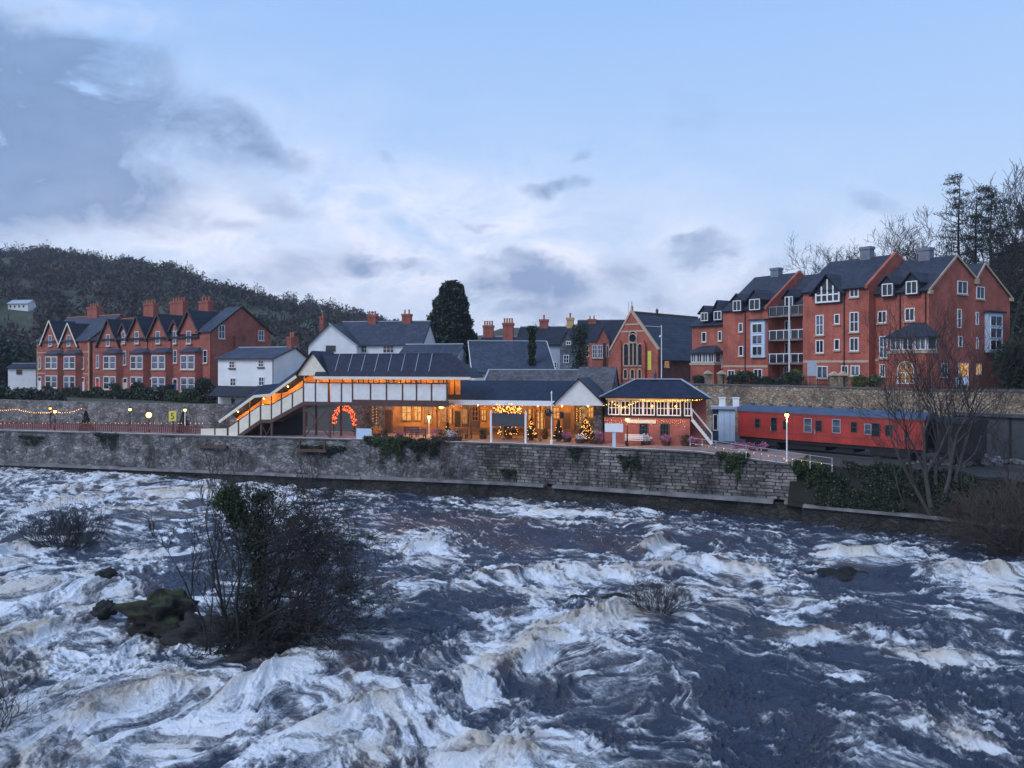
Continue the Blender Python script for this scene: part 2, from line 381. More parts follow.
_wc = {}
def win(parent, x, y, z, w, h, face=0, frame='white', glass='glass', nx=2, ny=2, sill=None, depth=0.09, fw=0.07, name='window', arch=False):
    """window with frame, pane (and sill) proud of the wall; face 0: front (-y), 1: right (+x), -1: left"""
    w = round(w, 2); h = round(h, 2)
    key = (w, h, frame, nx, ny, depth, fw, arch)
    if key not in _wc:
        b = MB(); a = w/2
        if arch:
            n = 8; r = a
            pts = [(-a, 0), (-a, h-r)]+[(-r*math.cos(math.pi*i/n), h-r+r*math.sin(math.pi*i/n)) for i in range(1, n)]+[(a, h-r), (a, 0)]
            for p, q in zip(pts, pts[1:]): b.beam((p[0], -depth/2, p[1]), (q[0], -depth/2, q[1]), fw, depth)
            b.box(-a, a, -depth, 0.01, 0, fw)
        else:
            b.box(-a, -a+fw, -depth, 0.01, 0, h); b.box(a-fw, a, -depth, 0.01, 0, h)
            b.box(-a+fw, a-fw, -depth, 0.01, 0, fw); b.box(-a+fw, a-fw, -depth, 0.01, h-fw, h)
        for i in range(1, nx):
            xx = -a+w*i/nx; b.box(xx-fw*0.4, xx+fw*0.4, -depth+0.012, 0.01, fw, h-fw)
        for i in range(1, ny):
            zz = h*i/ny; b.box(-a+fw, a-fw, -depth+0.02, 0.01, zz-fw*0.35, zz+fw*0.35)
        fm = b.mesh('window', MT[frame])
        p = MB(); 
        if arch:
            n = 8; r = a-fw*0.4
            poly = [(-r, 0.02), (-r, h-a)]+[(-r*math.cos(math.pi*i/n), h-a+r*math.sin(math.pi*i/n)) for i in range(1, n)]+[(r, h-a), (r, 0.02)]
            p.prism(poly, 'y', -depth*0.35, 0.005)
        else: p.box(-a+fw*0.5, a-fw*0.5, -depth*0.35, 0.005, fw*0.5, h-fw*0.5)
        _wc[key] = (fm, p)
    fm, p = _wc[key]; gk = key+(glass,)
    if gk not in _wc: _wc[gk] = p.mesh('pane', MT[glass])
    o = obj(name, fm, parent, (x, y, z), face*R(90))
    obj('pane', _wc[gk], o)
    if sill:
        sk = ('sill', w, sill)
        if sk not in _wc: _wc[sk] = MB().box(-w/2-0.12, w/2+0.12, -0.16, 0.01, -0.16, -0.005).mesh('sill', MT[sill])
        obj('sill', _wc[sk], o)
    return o
def chimney(parent, x, y, z, w, d, h, mat='brick', pots=3, potm='pot'):
    b = MB().box(-w/2, w/2, -d/2, d/2, 0, h-0.32).box(-w/2-0.08, w/2+0.08, -d/2-0.08, d/2+0.08, h-0.32, h)
    o = b.build('chimney', mat, parent, loc=(x, y, z))
    for i in range(pots):
        px = (i+0.5)/pots*w-w/2
        MB().lathe([(0.13, 0), (0.11, 0.5), (0.14, 0.52), (0.14, 0.62), (0.09, 0.62), (0.08, 0.3)], (px, 0, h), 8).build('chimney_pot', potm, o)
    return o

# ------------------------------------------------------------------ foliage helpers
def leaf_mesh(name, C, size, mat, seed=0, aspect=0.6, flat=0.0):
    """one quad-ish leaf per row of C (n,3), random orientation"""
    rg = np.random.default_rng(seed); n = len(C)
    a = rg.normal(size=(n, 3)); a /= np.linalg.norm(a, axis=1)[:, None]
    b = rg.normal(size=(n, 3)); b -= (a*b).sum(1)[:, None]*a; b /= np.linalg.norm(b, axis=1)[:, None]
    s = (size*(0.6+0.8*rg.random(n)))[:, None]
    v = np.empty((n, 4, 3)); v[:, 0] = C-a*s; v[:, 1] = C+b*s*aspect; v[:, 2] = C+a*s; v[:, 3] = C-b*s*aspect
    return quads(name, v.reshape(-1, 3), mat)
def quads(name, V, mat, k=4):
    V = np.asarray(V, dtype=np.float32); n = len(V)//k
    me = bpy.data.meshes.new(name)
    me.vertices.add(len(V)); me.vertices.foreach_set('co', V.ravel())
    me.loops.add(n*k); me.loops.foreach_set('vertex_index', np.arange(n*k, dtype=np.int32))
    me.polygons.add(n); me.polygons.foreach_set('loop_start', np.arange(0, n*k, k, dtype=np.int32))
    me.update(calc_edges=True)
    if mat: me.materials.append(MT[mat] if isinstance(mat, str) else mat)
    return me
def blob_pts(n, blobs, seed=0, shell=0.55):
    """points in ellipsoids [(x,y,z,rx,ry,rz)], biased to the shell"""
    rg = np.random.default_rng(seed); vol = np.array([b[3]*b[4]*b[5] for b in blobs])**0.7; vol /= vol.sum()
    out = []
    for b, w in zip(blobs, vol):
        k = max(3, int(n*w)); d = rg.normal(size=(k, 3)); d /= np.linalg.norm(d, axis=1)[:, None]
        r = shell+(1-shell)*rg.random(k); r *= 1+0.12*rg.normal(size=k)
        out.append(np.array(b[:3])+d*r[:, None]*np.array(b[3:]))
    return np.concatenate(out)
def grow(mb, p, d, L, r, depth, rg, spread=0.6, up=0.15, kids=3, segs=4, rmin=0.012, crook=0.18, shrink=0.68, tips=None, split=None):
    """bare branching limb; segments from `split` depth on go to the second builder of mb"""
    m = mb[0] if (split is None or depth > split) else mb[1]
    pts = [p.copy()]; rads = [r]; q = p.copy(); dd = d.copy()
    for i in range(segs):
        dd = (dd+Vector((rg.gauss(0, crook), rg.gauss(0, crook), rg.gauss(0, crook)+up*0.3))).normalized()
        q = q+dd*L/segs; pts.append(q.copy()); rads.append(max(rmin, r*(1-0.55*(i+1)/segs)))
    m.tube(pts, rads, 6 if r > 0.06 else (4 if r > 0.025 else 3), cap=False)
    if depth <= 0:
        if tips is not None: tips.append(q)
        return
    n = kids if isinstance(kids, int) else rg.choice(kids)
    for k in range(n):
        t = rg.uniform(0.35, 1.0) if k < n-1 else 1.0
        i = min(segs-1, int(t*segs)); base = pts[i].lerp(pts[i+1], t*segs-i) if t < 1 else pts[-1]
        side = Vector((rg.gauss(0, 1), rg.gauss(0, 1), rg.gauss(0, 0.6))); side = (side-dd*side.dot(dd)).normalized()
        nd = (dd*(1-0.3*spread)+side*spread+Vector((0, 0, up))).normalized()
        grow(mb, base, nd, L*shrink*rg.uniform(0.75, 1.15), max(rmin, rads[i]*0.62), depth-1, rg, spread, up, kids, segs, rmin, crook, shrink, tips, split)
# ------------------------------------------------------------------ sky and sun
SUN_EL, SUN_AZ = 42.0, -128.0       # the after-glow comes from behind the viewer's left shoulder
def make_world():
    w = bpy.data.worlds.new('World'); scene.world = w; w.use_nodes = True
    t = NT(w.node_tree); bg = w.node_tree.nodes['Background']
    sky = t.new('ShaderNodeTexSky'); sky.sky_type = 'NISHITA'; sky.sun_disc = False
    sky.sun_elevation = R(4); sky.sun_rotation = R(SUN_AZ); sky.altitude = 100
    tc = t.new('ShaderNodeTexCoord'); g = tc.outputs['Generated']
    s = t.new('ShaderNodeSeparateXYZ'); t.link(g, s.inputs[0]); x, y, z = s.outputs
    zc = t.math('MAXIMUM', z, 0.0)
    grad = t.ramp(zc, [(0.0, (0.62, 0.70, 0.90)), (0.10, (0.55, 0.69, 0.93)), (0.24, (0.43, 0.61, 0.93)), (0.45, (0.30, 0.51, 0.90)), (1.0, (0.24, 0.42, 0.80))])
    base = t.mix(0.12, grad, t.mix(1.0, sky.outputs[0], (0.12, 0.12, 0.12), 'MULTIPLY'))
    # clouds: direction -> plane in front of the viewer's bank
    yy = t.math('MAXIMUM', y, 0.05)
    px = t.math('DIVIDE', x, yy); pz = t.math('DIVIDE', z, yy)
    pc = t.new('ShaderNodeCombineXYZ'); t.link(px, pc.inputs[0]); t.link(t.math('MULTIPLY', pz, 1.6), pc.inputs[1]); pc.inputs[2].default_value = 0.3
    nz = t.new('ShaderNodeTexNoise'); nz.inputs['Scale'].default_value = 4.2; nz.inputs['Detail'].default_value = 8; nz.inputs['Roughness'].default_value = 0.6
    nz.inputs['Distortion'].default_value = 0.25
    t.link(pc.outputs[0], nz.inputs['Vector'])
    sc = t.new('ShaderNodeSeparateColor'); t.link(nz.outputs['Color'], sc.inputs[0])
    wx = t.math('ADD', px, t.math('MULTIPLY', t.math('SUBTRACT', sc.outputs[0], 0.5), 0.22))
    wz = t.math('ADD', pz, t.math('MULTIPLY', t.math('SUBTRACT', sc.outputs[1], 0.5), 0.16))
    def gauss(u, v, ru, rv, rot, st):
        cx, cz = (u-512)/F, (VH-v)/F; a, b = ru/F, rv/F; c, sn = math.cos(R(rot)), math.sin(R(rot))
        dx = t.math('SUBTRACT', wx, cx); dz = t.math('SUBTRACT', wz, cz)
        p = t.math('MULTIPLY', t.math('ADD', t.math('MULTIPLY', dx, c), t.math('MULTIPLY', dz, sn)), 1/a)
        q = t.math('MULTIPLY', t.math('SUBTRACT', t.math('MULTIPLY', dz, c), t.math('MULTIPLY', dx, sn)), 1/b)
        r = t.math('ADD', t.math('MULTIPLY', p, p), t.math('MULTIPLY', q, q))
        return t.math('MULTIPLY', t.math('EXPONENT', t.math('MULTIPLY', r, -1.0)), st)
    def field(lst):
        o = None
        for c in lst:
            e = gauss(*c); o = e if o is None else t.math('ADD', o, e)
        return o
    light = field([(130, 225, 130, 50, 0, 1.1), (400, 240, 260, 80, 0, 0.85), (620, 290, 300, 50, 0, 0.95), (420, 290, 110, 28, 0, 0.6), (830, 250, 120, 60, 0, .35), (230, 120, 120, 60, 0, .3), (60, 5, 120, 16, 0, .35)])
    dark = field([(0, 140, 120, 85, -8, 1.9), (110, 185, 85, 38, -8, 0.9), (30, 70, 130, 40, -10, .62), (150, 110, 130, 24, -28, 0.5), (262, 142, 45, 13, -20, 0.5), (318, 268, 50, 20, 4, .55), (235, 288, 60, 8, 0, .35),
                  (392, 158, 30, 12, -30, .4), (408, 270, 26, 6, 0, .8), (366, 268, 12, 6, 0, .7), (525, 287, 75, 20, 3, 1.15), (500, 270, 45, 10, 0, .4), (640, 268, 30, 20, 10, .7), (648, 290, 34, 10, 0, .4), (566, 188, 28, 11, 8, .85), (705, 240, 26, 9, 22, .75),
                  (740, 275, 60, 14, 12, .4), (680, 122, 60, 30, 50, .2), (860, 200, 40, 14, 0, .4), (600, 312, 90, 9, 0, .5), (590, 150, 26, 9, 20, .5), (480, 235, 24, 6, 0, .5), (765, 250, 30, 9, 10, .6), (450, 300, 40, 7, 0, .5), (300, 200, 40, 12, -20, .4), (215, 118, 50, 20, -25, .6), (90, 40, 70, 20, -12, .5), (240, 225, 60, 12, 10, .3)])
    nn = t.noise(t.mapping(pc.outputs[0], (1, 1, 1), (0, 0, R(10)), (3, 1, 0)), 8.5, 10, 0.64, 0.5)
    nfac = t.math('MULTIPLY_ADD', nn, 4.4, -1.4)
    lf = t.math('MULTIPLY', t.math('MULTIPLY', light, nfac), 0.85, clamp=True)
    dd = t.math('MULTIPLY', dark, nfac)
    df = t.ramp(dd, [(0.12, (0, 0, 0)), (0.42, (0.5,)*3), (0.95, (1, 1, 1))])
    col = t.mix(lf, base, (0.76, 0.80, 0.95))
    dcol = t.mix(t.math('MULTIPLY', nn, 1.0), (0.08, 0.15, 0.31), (0.26, 0.38, 0.62))
    col = t.mix(t.math('MULTIPLY', df, 0.86), col, dcol)
    # thin overcast over and behind the viewer
    hz = t.math('ADD', zc, 0.2)
    hc = t.new('ShaderNodeCombineXYZ'); t.link(t.math('DIVIDE', x, hz), hc.inputs[0]); t.link(t.math('DIVIDE', y, hz), hc.inputs[1])
    hn = t.noise(hc.outputs[0], 1.1, 8, 0.6)
    back = t.ramp(t.math('ADD', zc, t.math('MULTIPLY', y, -0.6)), [(0.45, (0, 0, 0)), (0.75, (1, 1, 1))])
    col = t.mix(t.math('MULTIPLY', t.ramp(hn, [(0.42, (0, 0, 0)), (0.6, (1, 1, 1))]), t.math('MULTIPLY', back, 0.5)), col, (0.5, 0.55, 0.68))
    below = t.ramp(t.math('MULTIPLY_ADD', z, -20.0, 0.0), [(0.0, (0, 0, 0)), (1, (1, 1, 1))])
    col = t.mix(below, col, (0.05, 0.055, 0.07))
    t.link(col, bg.inputs[0]); bg.inputs[1].default_value = WORLD_STRENGTH
    sun = bpy.data.lights.new('sun', 'SUN'); sun.energy = SUN_STRENGTH; sun.angle = R(30); sun.color = (0.84, 0.90, 1.0)
    so = bpy.data.objects.new('sun', sun); COL.objects.link(so)
    d = Vector((math.sin(R(SUN_AZ))*math.cos(R(SUN_EL)), math.cos(R(SUN_AZ))*math.cos(R(SUN_EL)), math.sin(R(SUN_EL))))
    so.rotation_euler = d.to_track_quat('Z', 'Y').to_euler(); so.location = d*100+Vector((0, 0, 60))
WORLD_STRENGTH, SUN_STRENGTH = 1.2, 1.9
make_world()

# ------------------------------------------------------------------ numpy noise
def _h(ix, iy, seed):
    n = (ix.astype(np.int64)*374761393+iy.astype(np.int64)*668265263+seed*1442695041) & 0xffffffff
    n = ((n ^ (n >> 13))*1274126177) & 0xffffffff
    n = ((n ^ (n >> 15))*2246822519) & 0xffffffff
    return ((n ^ (n >> 16)) & 0xffff)/65535.0
def vn(x, y, seed=0):
    ix = np.floor(x); iy = np.floor(y); fx = x-ix; fy = y-iy
    fx = fx*fx*fx*(fx*(fx*6-15)+10); fy = fy*fy*fy*(fy*(fy*6-15)+10)
    a = _h(ix, iy, seed); b = _h(ix+1, iy, seed); c = _h(ix, iy+1, seed); d = _h(ix+1, iy+1, seed)
    return (a*(1-fx)+b*fx)*(1-fy)+(c*(1-fx)+d*fx)*fy
def fbm(x, y, seed=0, o=4, g=0.5, lac=2.03):
    s = 0; a = 1; t = 0
    for i in range(o):
        s = s+a*vn(x, y, seed+i*17); t += a; a *= g; x, y = x*lac*0.8-y*lac*0.6, x*lac*0.6+y*lac*0.8
    return s/t
def ridge(x, y, seed=0, o=4, g=0.5):
    s = 0; a = 1; t = 0
    for i in range(o):
        s = s+a*(1-np.abs(2*vn(x, y, seed+i*31)-1)); t += a; a *= g; x, y = x*1.66-y*1.2, x*1.2+y*1.66
    return s/t
def sst(a, b, x):
    t = np.clip((x-a)/(b-a), 0, 1); return t*t*(3-2*t)

# ------------------------------------------------------------------ river
def river_level(X, Y):
    u = X/Y*F+512; v = VH+H*F/Y
    # the step of the rapids at the left, then the bed rises gently upstream
    fall = sst(43.5, 34.0, Y+0.06*X+1.4*np.sin(X*0.45))*sst(330, 120, u)
    return 0.95*sst(50, 84, Y)*sst(460, 60, u)-0.75*fall
TURB = [  # (u, v, ru, rv, tilt, strength): where the water breaks
    (60, 490, 230, 26, 2, .62), (250, 505, 150, 22, 3, .5), (90, 540, 120, 22, 4, .42), (40, 590, 160, 26, 5, .75), (70, 625, 110, 30, 8, .9),
    (110, 690, 220, 55, 6, 1.0), (330, 700, 120, 60, 10, .85), (180, 750, 260, 40, 0, .6), (560, 580, 110, 15, -6, .95), (430, 553, 50, 16, 10, .9), (540, 512, 110, 9, 8, .75),
    (660, 548, 22, 20, 0, .95), (700, 568, 60, 16, 5, .8), (775, 590, 90, 20, 12, .6), (600, 625, 110, 22, -14, .95), (500, 655, 70, 22, -38, .9), (470, 690, 55, 40, -40, .75), (640, 670, 90, 40, 0, .42),
    (490, 755, 110, 22, 4, 1.0), (990, 580, 60, 15, 4, .95), (868, 556, 45, 13, 0, .8), (800, 560, 50, 14, 0, .45), (930, 640, 110, 16, 10, .40), (880, 690, 60, 8, 20, .55), (975, 728, 50, 12, 10, .6), (700, 750, 40, 8, -50, .5), (1010, 610, 50, 15, 5, .5), (960, 660, 60, 8, 8, .45), (800, 640, 90, 14, 10, .35),
    (760, 610, 70, 12, 10, .5), (830, 720, 120, 30, 0, .16), (410, 600, 40, 30, 50, .25), (690, 520, 80, 7, 8, .4), (850, 535, 80, 7, 8, .45)]
CALM = [(440, 620, 60, 30, -30, .8), (405, 520, 70, 18, 10, .5), (430, 700, 40, 26, 60, .6), (780, 690, 120, 30, 5, .5), (245, 620, 60, 20, 0, .4), (170, 470, 240, 5, 0, .8), (800, 520, 200, 6, 6, .4), (600, 535, 60, 9, 5, .4)]
CRESTS = [  # (u0, v0, u1, v1, height, half width): standing waves, broken on the downstream side
    (455, 583, 600, 572, .42, 1.0), (395, 556, 450, 548, .40, .8), (640, 556, 672, 540, .55, .7), (600, 574, 690, 568, .40, .9), (700, 560, 770, 574, .4, .8), (560, 630, 640, 604, .35, .9), (455, 690, 560, 632, .38, .8),
    (380, 765, 560, 748, .36, .7), (930, 578, 1040, 574, .55, 1.1), (840, 556, 900, 552, .4, .8), (5, 520, 120, 500, .3, .9), (150, 498, 300, 500, .25, .8), (60, 706, 200, 668, .3, .6), (200, 700, 330, 660, .3, .6), (-20, 640, 80, 610, .3, .7),
    (300, 735, 420, 700, .3, .5), (500, 512, 620, 516, .25, .8), (890, 655, 990, 662, .22, .5), (760, 640, 850, 632, .2, .5), (100, 560, 200, 548, .25, .7), (-30, 560, 60, 546, .3, .8), (930, 735, 1010, 745, .25, .5), (640, 600, 700, 596, .3, .6)]
def make_river():
    ys = [15.0]
    while ys[-1] < 96: ys.append(ys[-1]+min(0.15, 0.03+0.0013*max(0, ys[-1]-18)))
    ys = np.array(ys); us = np.linspace(-180, 1210, 1320)
    K, Y = np.meshgrid((us-512)/F, ys); X = K*Y
    U = K*F+512; V = VH+H*F/Y
    fa = np.array([0.80, -0.60]); a = X*fa[0]+Y*fa[1]; b = X*fa[1]*-1+Y*fa[0]   # along and across the current
    wx = fbm(X*0.16, Y*0.16, 5, 3)-0.5; wy = fbm(X*0.16+40, Y*0.16, 9, 3)-0.5
    T = np.full(X.shape, 0.20)
    nzu = (fbm(X*0.35, Y*0.35, 71, 3)-0.5)*90; nzv = (fbm(X*0.35+9, Y*0.35, 83, 3)-0.5)*26
    def ell(u, v, ru, rv, tilt):
        c, s = math.cos(R(tilt)), math.sin(R(tilt)); du = U+nzu-u; dv = (V+nzv-v)
        return np.exp(-(((du*c+dv*s)/ru)**2+((dv*c-du*s)/rv)**2))
    for (u, v, ru, rv, tl, s) in TURB: T += s*ell(u, v, ru, rv, tl)
    for (u, v, ru, rv, tl, s) in CALM: T *= 1-s*ell(u, v, ru, rv, tl)
    T = np.clip(T*(1-0.22*sst(380, 560, U)*sst(735, 700, V))-0.06, 0.03, 1.25)
    A = a+wx*5; B = b+wy*5
    h = river_level(X, Y)
    n1 = ridge(A*0.22, B*0.13, 1, 3); n2 = ridge(A*0.60+wx*3, B*0.36, 2, 3); n3 = ridge(A*1.5+wx*4, B*0.95+wy*4, 3, 3, 0.55); n4 = fbm(A*4.2, B*2.8, 4, 3, 0.6)
    n5 = fbm(A*0.9+7, B*0.5, 14, 4, 0.55)
    amp = 0.5+0.42*np.minimum(T, 1.0)
    n3p = n3**2; n6 = ridge(A*3.4+wx*8, B*1.9+wy*6, 41, 3, 0.6)**2
    h = h+(n1-0.55)*0.42*amp+(n2-0.55)*0.34*amp+(n3p-0.35)*0.27*amp+(n6-0.3)*0.15*(1.1-0.65*np.minimum(T, 1))+(n4-0.5)*0.10*(0.9-0.5*np.minimum(T, 1))+(ridge(A*4.6+wx*6, B*3.0, 51, 3, 0.55)-0.5)*0.13*(1.15-0.85*np.minimum(T, 1))+(fbm(A*2.0, B*1.5, 52, 3)-0.5)*0.16*(1.1-np.minimum(T, 1))+(n5-0.5)*0.30*amp
    foam = np.zeros_like(h); brown = np.zeros_like(h)
    for (u0, v0, u1, v1, hh, wd) in CRESTS:
        y0 = H*F/(v0-VH); y1 = H*F/(v1-VH); x0 = (u0-512)/F*y0; x1 = (u1-512)/F*y1
        dx, dy = x1-x0, y1-y0; L = math.hypot(dx, dy); dx /= L; dy /= L
        xx = X+wx*2.2-x0; yy = Y+wy*2.2-y0; s = (xx*dx+yy*dy)/L; d = xx*dy-yy*dx     # d>0: nearer side
        if dx < 0: d = -d
        d = d+(vn(X*0.9, Y*0.9, 55)-0.5)*1.3*wd
        e = np.exp(-np.clip(np.abs(s-0.5)*2, 0, None)**4*1.2)*(0.55+0.7*vn(X*1.1+3, Y*1.1, 56))
        prof = np.where(d > 0, np.exp(-(d/(wd*0.55))**2), np.exp(-(d/(wd*1.25))**2))
        h = h+1.35*hh*e*prof
        foam = np.maximum(foam, e*np.exp(-((d-wd*0.75)/(wd*1.0))**2)*1.25)
        brown = np.maximum(brown, e*np.exp(-((d+wd*0.25)/(wd*0.55))**2))
    lac = 0.42*ridge(A*0.42+wx*3, B*0.95+wy*3, 21, 4, 0.55)+0.58*fbm(A*0.6+wx*2, B*1.35+wy*2, 22, 6, 0.66)*1.12      # foam lace
    lac2 = fbm(A*1.1+wx*3, B*3.0+wy*3, 33, 4, 0.65)
    slope = (n1-0.55)*0.8+(n2-0.5)*0.8+(n3-0.5)*0.5
    f = 0.80*T+0.9*slope*np.minimum(T+0.4, 1)+3.2*(lac-0.56)*np.minimum(T*1.5+0.35, 1.1)+1.6*(lac2-0.52)*np.clip(1.1-T*.7, .3, 1)+0.35*(n6-0.3)+0.75*foam*(0.4+lac)
    vein = sst(0.34, 0.66, fbm(A*1.2+wx*3, B*1.9+wy*3, 77, 5, 0.62)); vein2 = ridge(A*2.6+wx*4, B*3.6+wy*4, 87, 3, 0.6)
    fo = np.clip((f-0.30)/0.88, 0, 1); fo = np.clip(fo*(0.36+0.66*vein+0.35*(vein2-.45))+0.25*foam*fo, 0, 1)
    br = np.clip(brown*0.9+0.8*sst(0.40, 0.72, fbm(A*0.55, B*0.7, 91, 5, 0.62))*np.minimum(T*1.2, 0.9), 0, 1)
    h = h+0.05*fo*(fbm(X*3, Y*3, 62, 3, 0.6)-0.4)+0.10*(lac-.55)*np.minimum(T, 1)
    # quieter right against the banks
    N = X.size; nr, nc = X.shape
    co = np.empty((N, 3), np.float32); co[:, 0] = X.ravel(); co[:, 1] = Y.ravel(); co[:, 2] = h.ravel()
    idx = np.arange(N, dtype=np.int32).reshape(nr, nc)
    q = np.stack([idx[:-1, :-1], idx[:-1, 1:], idx[1:, 1:], idx[1:, :-1]], -1).reshape(-1, 4)
    me = bpy.data.meshes.new('river'); me.vertices.add(N); me.vertices.foreach_set('co', co.ravel())
    me.loops.add(q.size); me.loops.foreach_set('vertex_index', q.ravel())
    me.polygons.add(len(q)); me.polygons.foreach_set('loop_start', np.arange(0, q.size, 4, dtype=np.int32))
    me.update(calc_edges=True); me.polygons.foreach_set('use_smooth', np.ones(len(q), bool))
    for nm, arr in (('foam', fo), ('silt', br)):
        at = me.attributes.new(nm, 'FLOAT', 'POINT'); at.data.foreach_set('value', arr.ravel().astype(np.float32))
    m, t, bs = newmat('river_water')
    fa_ = t.new('ShaderNodeAttribute', attribute_name='foam').outputs['Fac']; sa = t.new('ShaderNodeAttribute', attribute_name='silt').outputs['Fac']
    oc = ocoord(t); rot = t.mapping(oc, (1, 1, 1), (0, 0, R(37)))
    st = t.mapping(rot, (0.55, 1.0, 1))
    nf = t.noise(st, 3.0, 9, 0.75, 1.2); nf2 = t.noise(t.mapping(rot, (0.4, 1.3, 1)), 7.0, 7, 0.75, 1.0)
    mid = t.math('MULTIPLY', t.math('MULTIPLY', fa_, t.math('SUBTRACT', 1.15, fa_)), 4.0)
    k = t.math('ADD', fa_, t.math('MULTIPLY', t.math('SUBTRACT', nf, 0.5), t.math('MULTIPLY_ADD', mid, 1.0, 0.35)))
    k = t.math('ADD', k, t.math('MULTIPLY', t.math('SUBTRACT', nf2, 0.5), t.math('MULTIPLY_ADD', mid, 0.35, 0.2)))
    fm = t.ramp(k, [(0.08, (0, 0, 0)), (0.30, (0.17,)*3), (0.54, (0.48,)*3), (0.80, (1, 1, 1))])
    water = t.mix(t.math('MULTIPLY', sa, 0.6), (0.030, 0.043, 0.078), (0.115, 0.085, 0.065))
    fcol = t.mix(t.math('MULTIPLY', sa, 0.8), (0.85, 0.88, 0.93), (0.58, 0.48, 0.36))
    t.link(t.mix(fm, water, fcol), bs.inputs['Base Color'])
    t.link(t.ramp(fm, [(0.0, (0.07,)*3), (0.5, (0.4,)*3), (1, (0.75,)*3)]), bs.inputs['Roughness'])
    bs.inputs['IOR'].default_value = 1.45; bs.inputs['Specular IOR Level'].default_value = 0.5
    rp = t.noise(t.mapping(rot, (0.8, 1.5, 1)), 2.6, 9, 0.68, 0.6)
    rp2 = t.noise(t.mapping(rot, (1.4, 0.8, 1)), 6.5, 7, 0.7, 0.8)
    hh = t.math('ADD', t.math('ADD', t.math('MULTIPLY', rp, 1.5), t.math('MULTIPLY', rp2, 1.1)), t.math('MULTIPLY', k, 0.2))
    bump(t, bs, hh, 0.8, 0.16)
    me.materials.append(m)
    o = obj('river', me); tag(o, 'fast brown river in flood with white rapids', 'river', kind='structure')
make_river()
# ------------------------------------------------------------------ terrain
def lerp_tab(tab, u): return np.interp(u, [p[0] for p in tab], [p[1] for p in tab])
WALL = [(-140, 107), (-95, 95), (-55, 84), (-25, 76.4), (0, 70), (7.5, 66.8), (15.3, 63.4), (23.4, 59.4)]      # river wall, top front edge
BANK = [(23.4, 59.4), (30, 55.5), (36, 50), (45, 42), (60, 30)]
BACK = [(-700, 140), (-200, 112), (0, 101), (100, 94), (211, 88), (300, 89), (560, 98), (640, 98), (700, 96), (800, 87.5), (880, 79), (940, 74), (1030, 70), (1150, 62), (1500, 55)]
PLAT = [(-700, 7.3), (230, 7.2), (300, 6.6), (560, 7.0), (640, 7.6), (690, 9.45), (1500, 9.5)]
SKYL = [(-700, 245), (-200, 250), (0, 265), (60, 267), (120, 275), (170, 282), (220, 297), (250, 304), (300, 314), (350, 323), (400, 335), (440, 352), (520, 357), (700, 358), (1500, 350)]
def land_z(u, Y):
    X = (u-512)/F*Y
    z = lerp_tab(PLAT, u)
    crest = H+(VH-lerp_tab(SKYL, u))*470/F
    z = z+(np.maximum(crest, z)-z)*sst(150, 470, Y)**0.8*(1-0.35*sst(520, 1200, Y))
    s = sst(0, 1, (X*0.8+Y*0.3-77)/58)
    z = z+s*(15*sst(940, 1020, u)+11)
    z = z+(fbm(X*0.02, Y*0.02, 3, 4)-0.5)*14*sst(150, 400, Y)
    return z
def make_land():
    us = np.concatenate([np.linspace(-700, -60, 30), np.linspace(-50, 1080, 190), np.linspace(1090, 1500, 25)])
    ds = np.concatenate([np.linspace(0, 40, 24), np.linspace(43, 150, 36), np.linspace(156, 620, 60), np.linspace(660, 1400, 20)])
    Uu, D = np.meshgrid(us, ds); Y = lerp_tab(BACK, Uu)+D; Z = land_z(Uu, Y)
    X = (Uu-512)/F*Y; nr, nc = X.shape
    co = np.stack([X, Y, Z], -1).reshape(-1, 3); idx = np.arange(nr*nc).reshape(nr, nc)
    q = np.stack([idx[:-1, :-1], idx[:-1, 1:], idx[1:, 1:], idx[1:, :-1]], -1).reshape(-1, 4)
    me = bpy.data.meshes.new('hillside'); me.from_pydata(co.tolist(), [], q.tolist()); me.polygons.foreach_set('use_smooth', [True]*len(q))
    m, t, bs = newmat('hill_ground'); o = ocoord(t)
    n = t.noise(o, 0.012, 8, 0.65); n2 = t.noise(o, 0.25, 8, 0.7)
    c = t.ramp(n, [(0.35, (0.020, 0.024, 0.016)), (0.5, (0.050, 0.058, 0.028)), (0.68, (0.070, 0.052, 0.038))])
    t.link(t.mix(1.0, c, t.ramp(n2, [(0.3, (0.5,)*3), (0.7, (1.5,)*3)]), 'MULTIPLY'), bs.inputs['Base Color']); bs.inputs['Roughness'].default_value = 1
    me.materials.append(m); tag(obj('hillside', me), 'wooded hillside and rising town ground behind the bank', 'hillside', kind='structure')
    # low ground of the station between river wall and retaining walls
    b = MB(); front = WALL+BANK[1:]
    def backpt(X, Y):  # follow the sight line to beyond the back line
        u = X/Y*F+512; yb = lerp_tab(BACK, u)+0.6; return (X/Y*yb, yb)
    fr = []
    for (p, q) in zip(front, front[1:]):
        for i in range(6): fr.append((p[0]+(q[0]-p[0])*i/6, p[1]+(q[1]-p[1])*i/6))
    fr.append(front[-1])
    vs = []; fs = []
    for i, (x, y) in enumerate(fr):
        X2, Y2 = backpt(x, y); vs += [(x, y+0.5, 4.15), (X2, Y2, 4.15)]
        if i: k = 2*i; fs.append((k-2, k, k+1, k-1))
    b.add(vs, fs); tag(b.build('ground', 'ballast', recalc=False), 'dark ballasted track bed behind the river wall', 'ground', kind='structure')
make_land()
def offs(poly, d):
    out = []
    for i, p in enumerate(poly):
        a = Vector(poly[max(0, i-1)]); c = Vector(poly[min(len(poly)-1, i+1)]); t = (c-a).normalized()
        out.append((p[0]+t.y*d, p[1]-t.x*d))     # d>0 towards the river
    return out
